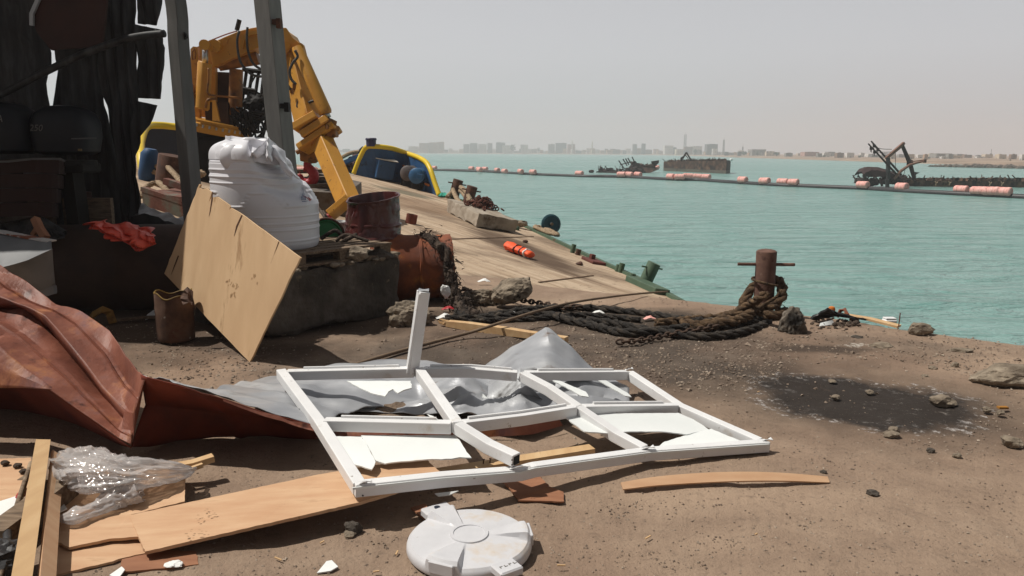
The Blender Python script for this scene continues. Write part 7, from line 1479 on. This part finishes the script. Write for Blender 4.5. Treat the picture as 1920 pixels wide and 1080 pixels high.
mb = MB(); mb.prism([Q(1200, 313, .5), Q(1222, 308, .8), Q(1234, 315, 1), Q(1236, 317, 1), Q(1222, 323, 0), Q(1204, 328, -1)], (0, 2.0, 0)); rust_top(Q(1202, 312, .8), Q(1232, 315, 1.2), 40, .6, rr, mb, 1.5); obj('hull_remnant', mb, m_wreck, w3)
mb = MB(); mb.prism([Q(1222, 302.5, 1), Q(1236, 300.5, 1), Q(1235, 306, 1), Q(1231, 309, 1), Q(1223, 309, 1)], (0, .6, 0)); mb.tube([Q(1228, 308, 1.2), Q(1230, 316, 1.2)], .3, 6); obj('raised_plate', mb, m_wreckdk, w3)
mb = MB(); mb.rock(Q(1233, 313, .9), (.9, .7, .7), 6, 2, .1, 20); obj('pink_drum', mb, m_float, w3)
mb = MB(); a, b_ = sea(1118, 323.5), sea(1184, 325.5); mb.loft([[a+V((0, 0, .22)), lerp(a, b_, .5)+V((0, 0, .36)), b_+V((0, 0, .4))], [a+V((0, .3, -.3)), lerp(a, b_, .5)+V((0, -.3, -.3)), b_+V((0, -.5, -.3))]], 20, 3, lambda u, v, p: V((0, 0, .05*nz(u*20, 1)))); rust_top(a+V((.5, .2, .25)), b_+V((0, .2, .35)), 46, .75, rr, mb, 1.0); obj('awash_deck', mb, m_wreckdk, w3)
mb = MB(); mb.rock(sea(1109, 324)+V((0, 0, .2)), (1.1, .6, .6), 2, 2, .2); obj('floating_lump', mb, m_wreckdk, w3)
mb = MB(); mb.tube([Q(1126, 320, -.2), Q(1126.5, 310, -.2)], .06, 5); mb.rock(Q(1126.5, 314, -.2), (.35, .3, .5), 8, 1, .1); obj('marker_pole', mb, m_wrecklow, w3)
# --- derrick wreck
y4 = 78.0; w4 = thing('derrick_wreck', 'long low burnt wreck with bent derrick poles behind the floating pipe', 'wreck', sea(1700, 350)); Q4 = lambda x, y, d=0.0: D(x, y, y4+d)
mb = MB(); P = [Q4(1619, 329, 0), Q4(1624, 323, .2), Q4(1634, 319.6, .4), Q4(1650, 320.5, .4), Q4(1668, 324.5, .2), Q4(1684, 331, 0), Q4(1692, 338, 0)]; mb.loft([P, [p+V((.0, .6, .35)) for p in P], [p+V((.1, 1.8, .30)) for p in P], [p+V((.1, 2.6, -.35)) for p in P]], 30, 5, lambda u, v, p: V((0, 0, .05*nz(u*9, v*5)))); mb.loft([P, [Q4(1621, 331, .1), Q4(1630, 332, .3), Q4(1640, 332, .3), Q4(1650, 331.5, .3), Q4(1662, 331.5, .3), Q4(1680, 335, .1), Q4(1690, 339, 0)]], 30, 3); obj('crushed_roof', mb, M('purple_char', [S(50, 34, 36, .8), S(72, 52, 50, .8)], 1.2, .9, bs=5, bstr=.5, bd=.1), w4, solid=.06)
mb = MB(); rust_top(Q4(1614, 343, .2), Q4(1700, 344, .4), 80, .7, rr, mb, 2.0); mb.rock(Q4(1617, 341, .4), (1.4, 1.2, 1.0), 5, 3, .3); mb.rock(Q4(1634, 341, .8), (1.6, 1.2, .9), 6, 3, .3); mb.rock(Q4(1690, 339, .8), (1.6, 1.5, 1.3), 7, 3, .3); o = obj('cabin_wreckage', mb, m_wreckdk, w4); o['kind'] = 'stuff'
mb = MB(); mb.tube([Q4(1620, 326, -.1), Q4(1623, 342, -.1)], .14, 6); mb.tube([Q4(1650, 333, -.1), Q4(1654, 349, -.1)], .12, 6); mb.tube([Q4(1640, 338, .2), Q4(1700, 340, .2)], .06, 5); obj('roof_strut', mb, m_wreckdk, w4)
for x0, y0, x1, y1, d0, d1_ in ((1628, 269.5, 1682, 328, -.6, 0), (1633.5, 264.5, 1690, 328, .9, .6)):
    mb = MB(); mb.tube([Q4(x0, y0, d0), Q4(x1, y1, d1_)], [.07, .12], 7)
    for t in (.1, .22): p = lerp(Q4(x0, y0, d0), Q4(x1, y1, d1_), t); mb.box(p-V((0, 0, .15)), (.22, .18, .3)); mb.tube([p, p-V((0, 0, .5))], .04, 5)
    obj('derrick_pole', mb, m_wreckdk, w4)
mb = MB(); mb.beam(Q4(1661, 297, 0), Q4(1695, 268, .3), .28, .26); mb.tube([Q4(1666, 296, 0), Q4(1692, 275, .2)], .05, 5); obj('cross_beam', mb, M('salmon_steel', [S(110, 78, 66, .8), S(146, 108, 92, .8)], 2, .9), w4)
mb = MB(); mb.tube([Q4(1665, 296, 0), Q4(1665.5, 335, .1)], .22, 8); mb.tube([Q4(1663, 336, 0), Q4(1664, 352, 0)], .2, 6); obj('derrick_post', mb, M('teal_char', [S(44, 40, 40, .8), S(62, 66, 66, .8), S(84, 84, 80, .8)], 1, .9), w4)
mb = MB(); mb.tube([Q4(1691, 271, .3), Q4(1706, 306, .2), Q4(1714.5, 336, .1)], [.17, .22, .18], 7); mb.rock(Q4(1706, 305, .2), (.8, .6, .9), 5, 2, .2); mb.prism([Q4(1711, 322, .1), Q4(1725, 323.5, .1), Q4(1718, 327, .1), Q4(1714, 335, .1)], (0, .1, 0)); obj('broken_leg', mb, m_wreckdk, w4)
mb = MB(); mb.tube([Q4(1676, 336, 0), Q4(1690, 320, -.2), Q4(1706, 309, -.2), Q4(1720, 305, -.2), Q4(1734, 302, -.2)], [.14, .16, .14, .11, .08], 7); mb.tube([Q4(1708, 303, 0), Q4(1733, 300, -.1)], .06, 5); mb.box(Q4(1734, 302, -.2), (.25, .2, .35)); obj('jib_boom', mb, bpy.data.materials['salmon_steel'], w4)
mb = MB()
for pts in ([(1634, 267), (1648, 278), (1672, 280)], [(1636, 270), (1650, 284), (1670, 285)], [(1644, 286), (1668, 289)]): mb.tube(spline([Q4(x, y, .2) for x, y in pts], 6), .035, 4)
for x0, y0, x1, y1 in ((1634, 278, 1634, 286), (1679, 285, 1679, 318), (1697, 318, 1692, 338)): mb.tube([Q4(x0, y0, .2), Q4(x1, y1, .2)], .025, 4)
obj('rigging_wire', mb, m_wreckdk, w4)
a, b_ = sea(1698, 351.5), sea(2050, 361); b_ = V(((2050-960)/FPX*(a.y-1.0)*.985, a.y-1.0, SEA)); h0, h1 = D(1700, 338.5, a.y).z-SEA, D(2050, 341, b_.y).z-SEA
mb, lo = hullwall(a, b_, h0, h1, .1, 11, .06, 60); obj('low_hull', mb, m_wreck, w4, solid=.08)
mb, lo = hullwall(a+V((.6, 3.5, 0)), b_+V((1, 3.5, 0)), h0+.15, h1+.3, .1, 13, .12, 60); obj('far_coaming', mb, m_wreckdk, w4, solid=.08)
mb = MB(); rust_top(a+V((.4, .3, h0-.15)), b_+V((0, .3, h1-.1)), 110, .55, rr, mb, 3.0); o = obj('deck_scrap', mb, m_wreck, w4); o['kind'] = 'stuff'
for px in (1752, 1778, 1855, 1878):
    p = lerp(a, b_, (px-1698)/352); mb = MB(); mb.tube(spline([p+V((0, -.1, h0-.02)), p+V((.12, -.18, .5)), p+V((.1, -.15, .25))], 5), .05, 5); mb.tube(spline([p+V((.3, -.1, h0-.1)), p+V((.2, -.18, .5))], 4), .04, 5); obj('hanging_rope', mb, m_ropetan, w4)
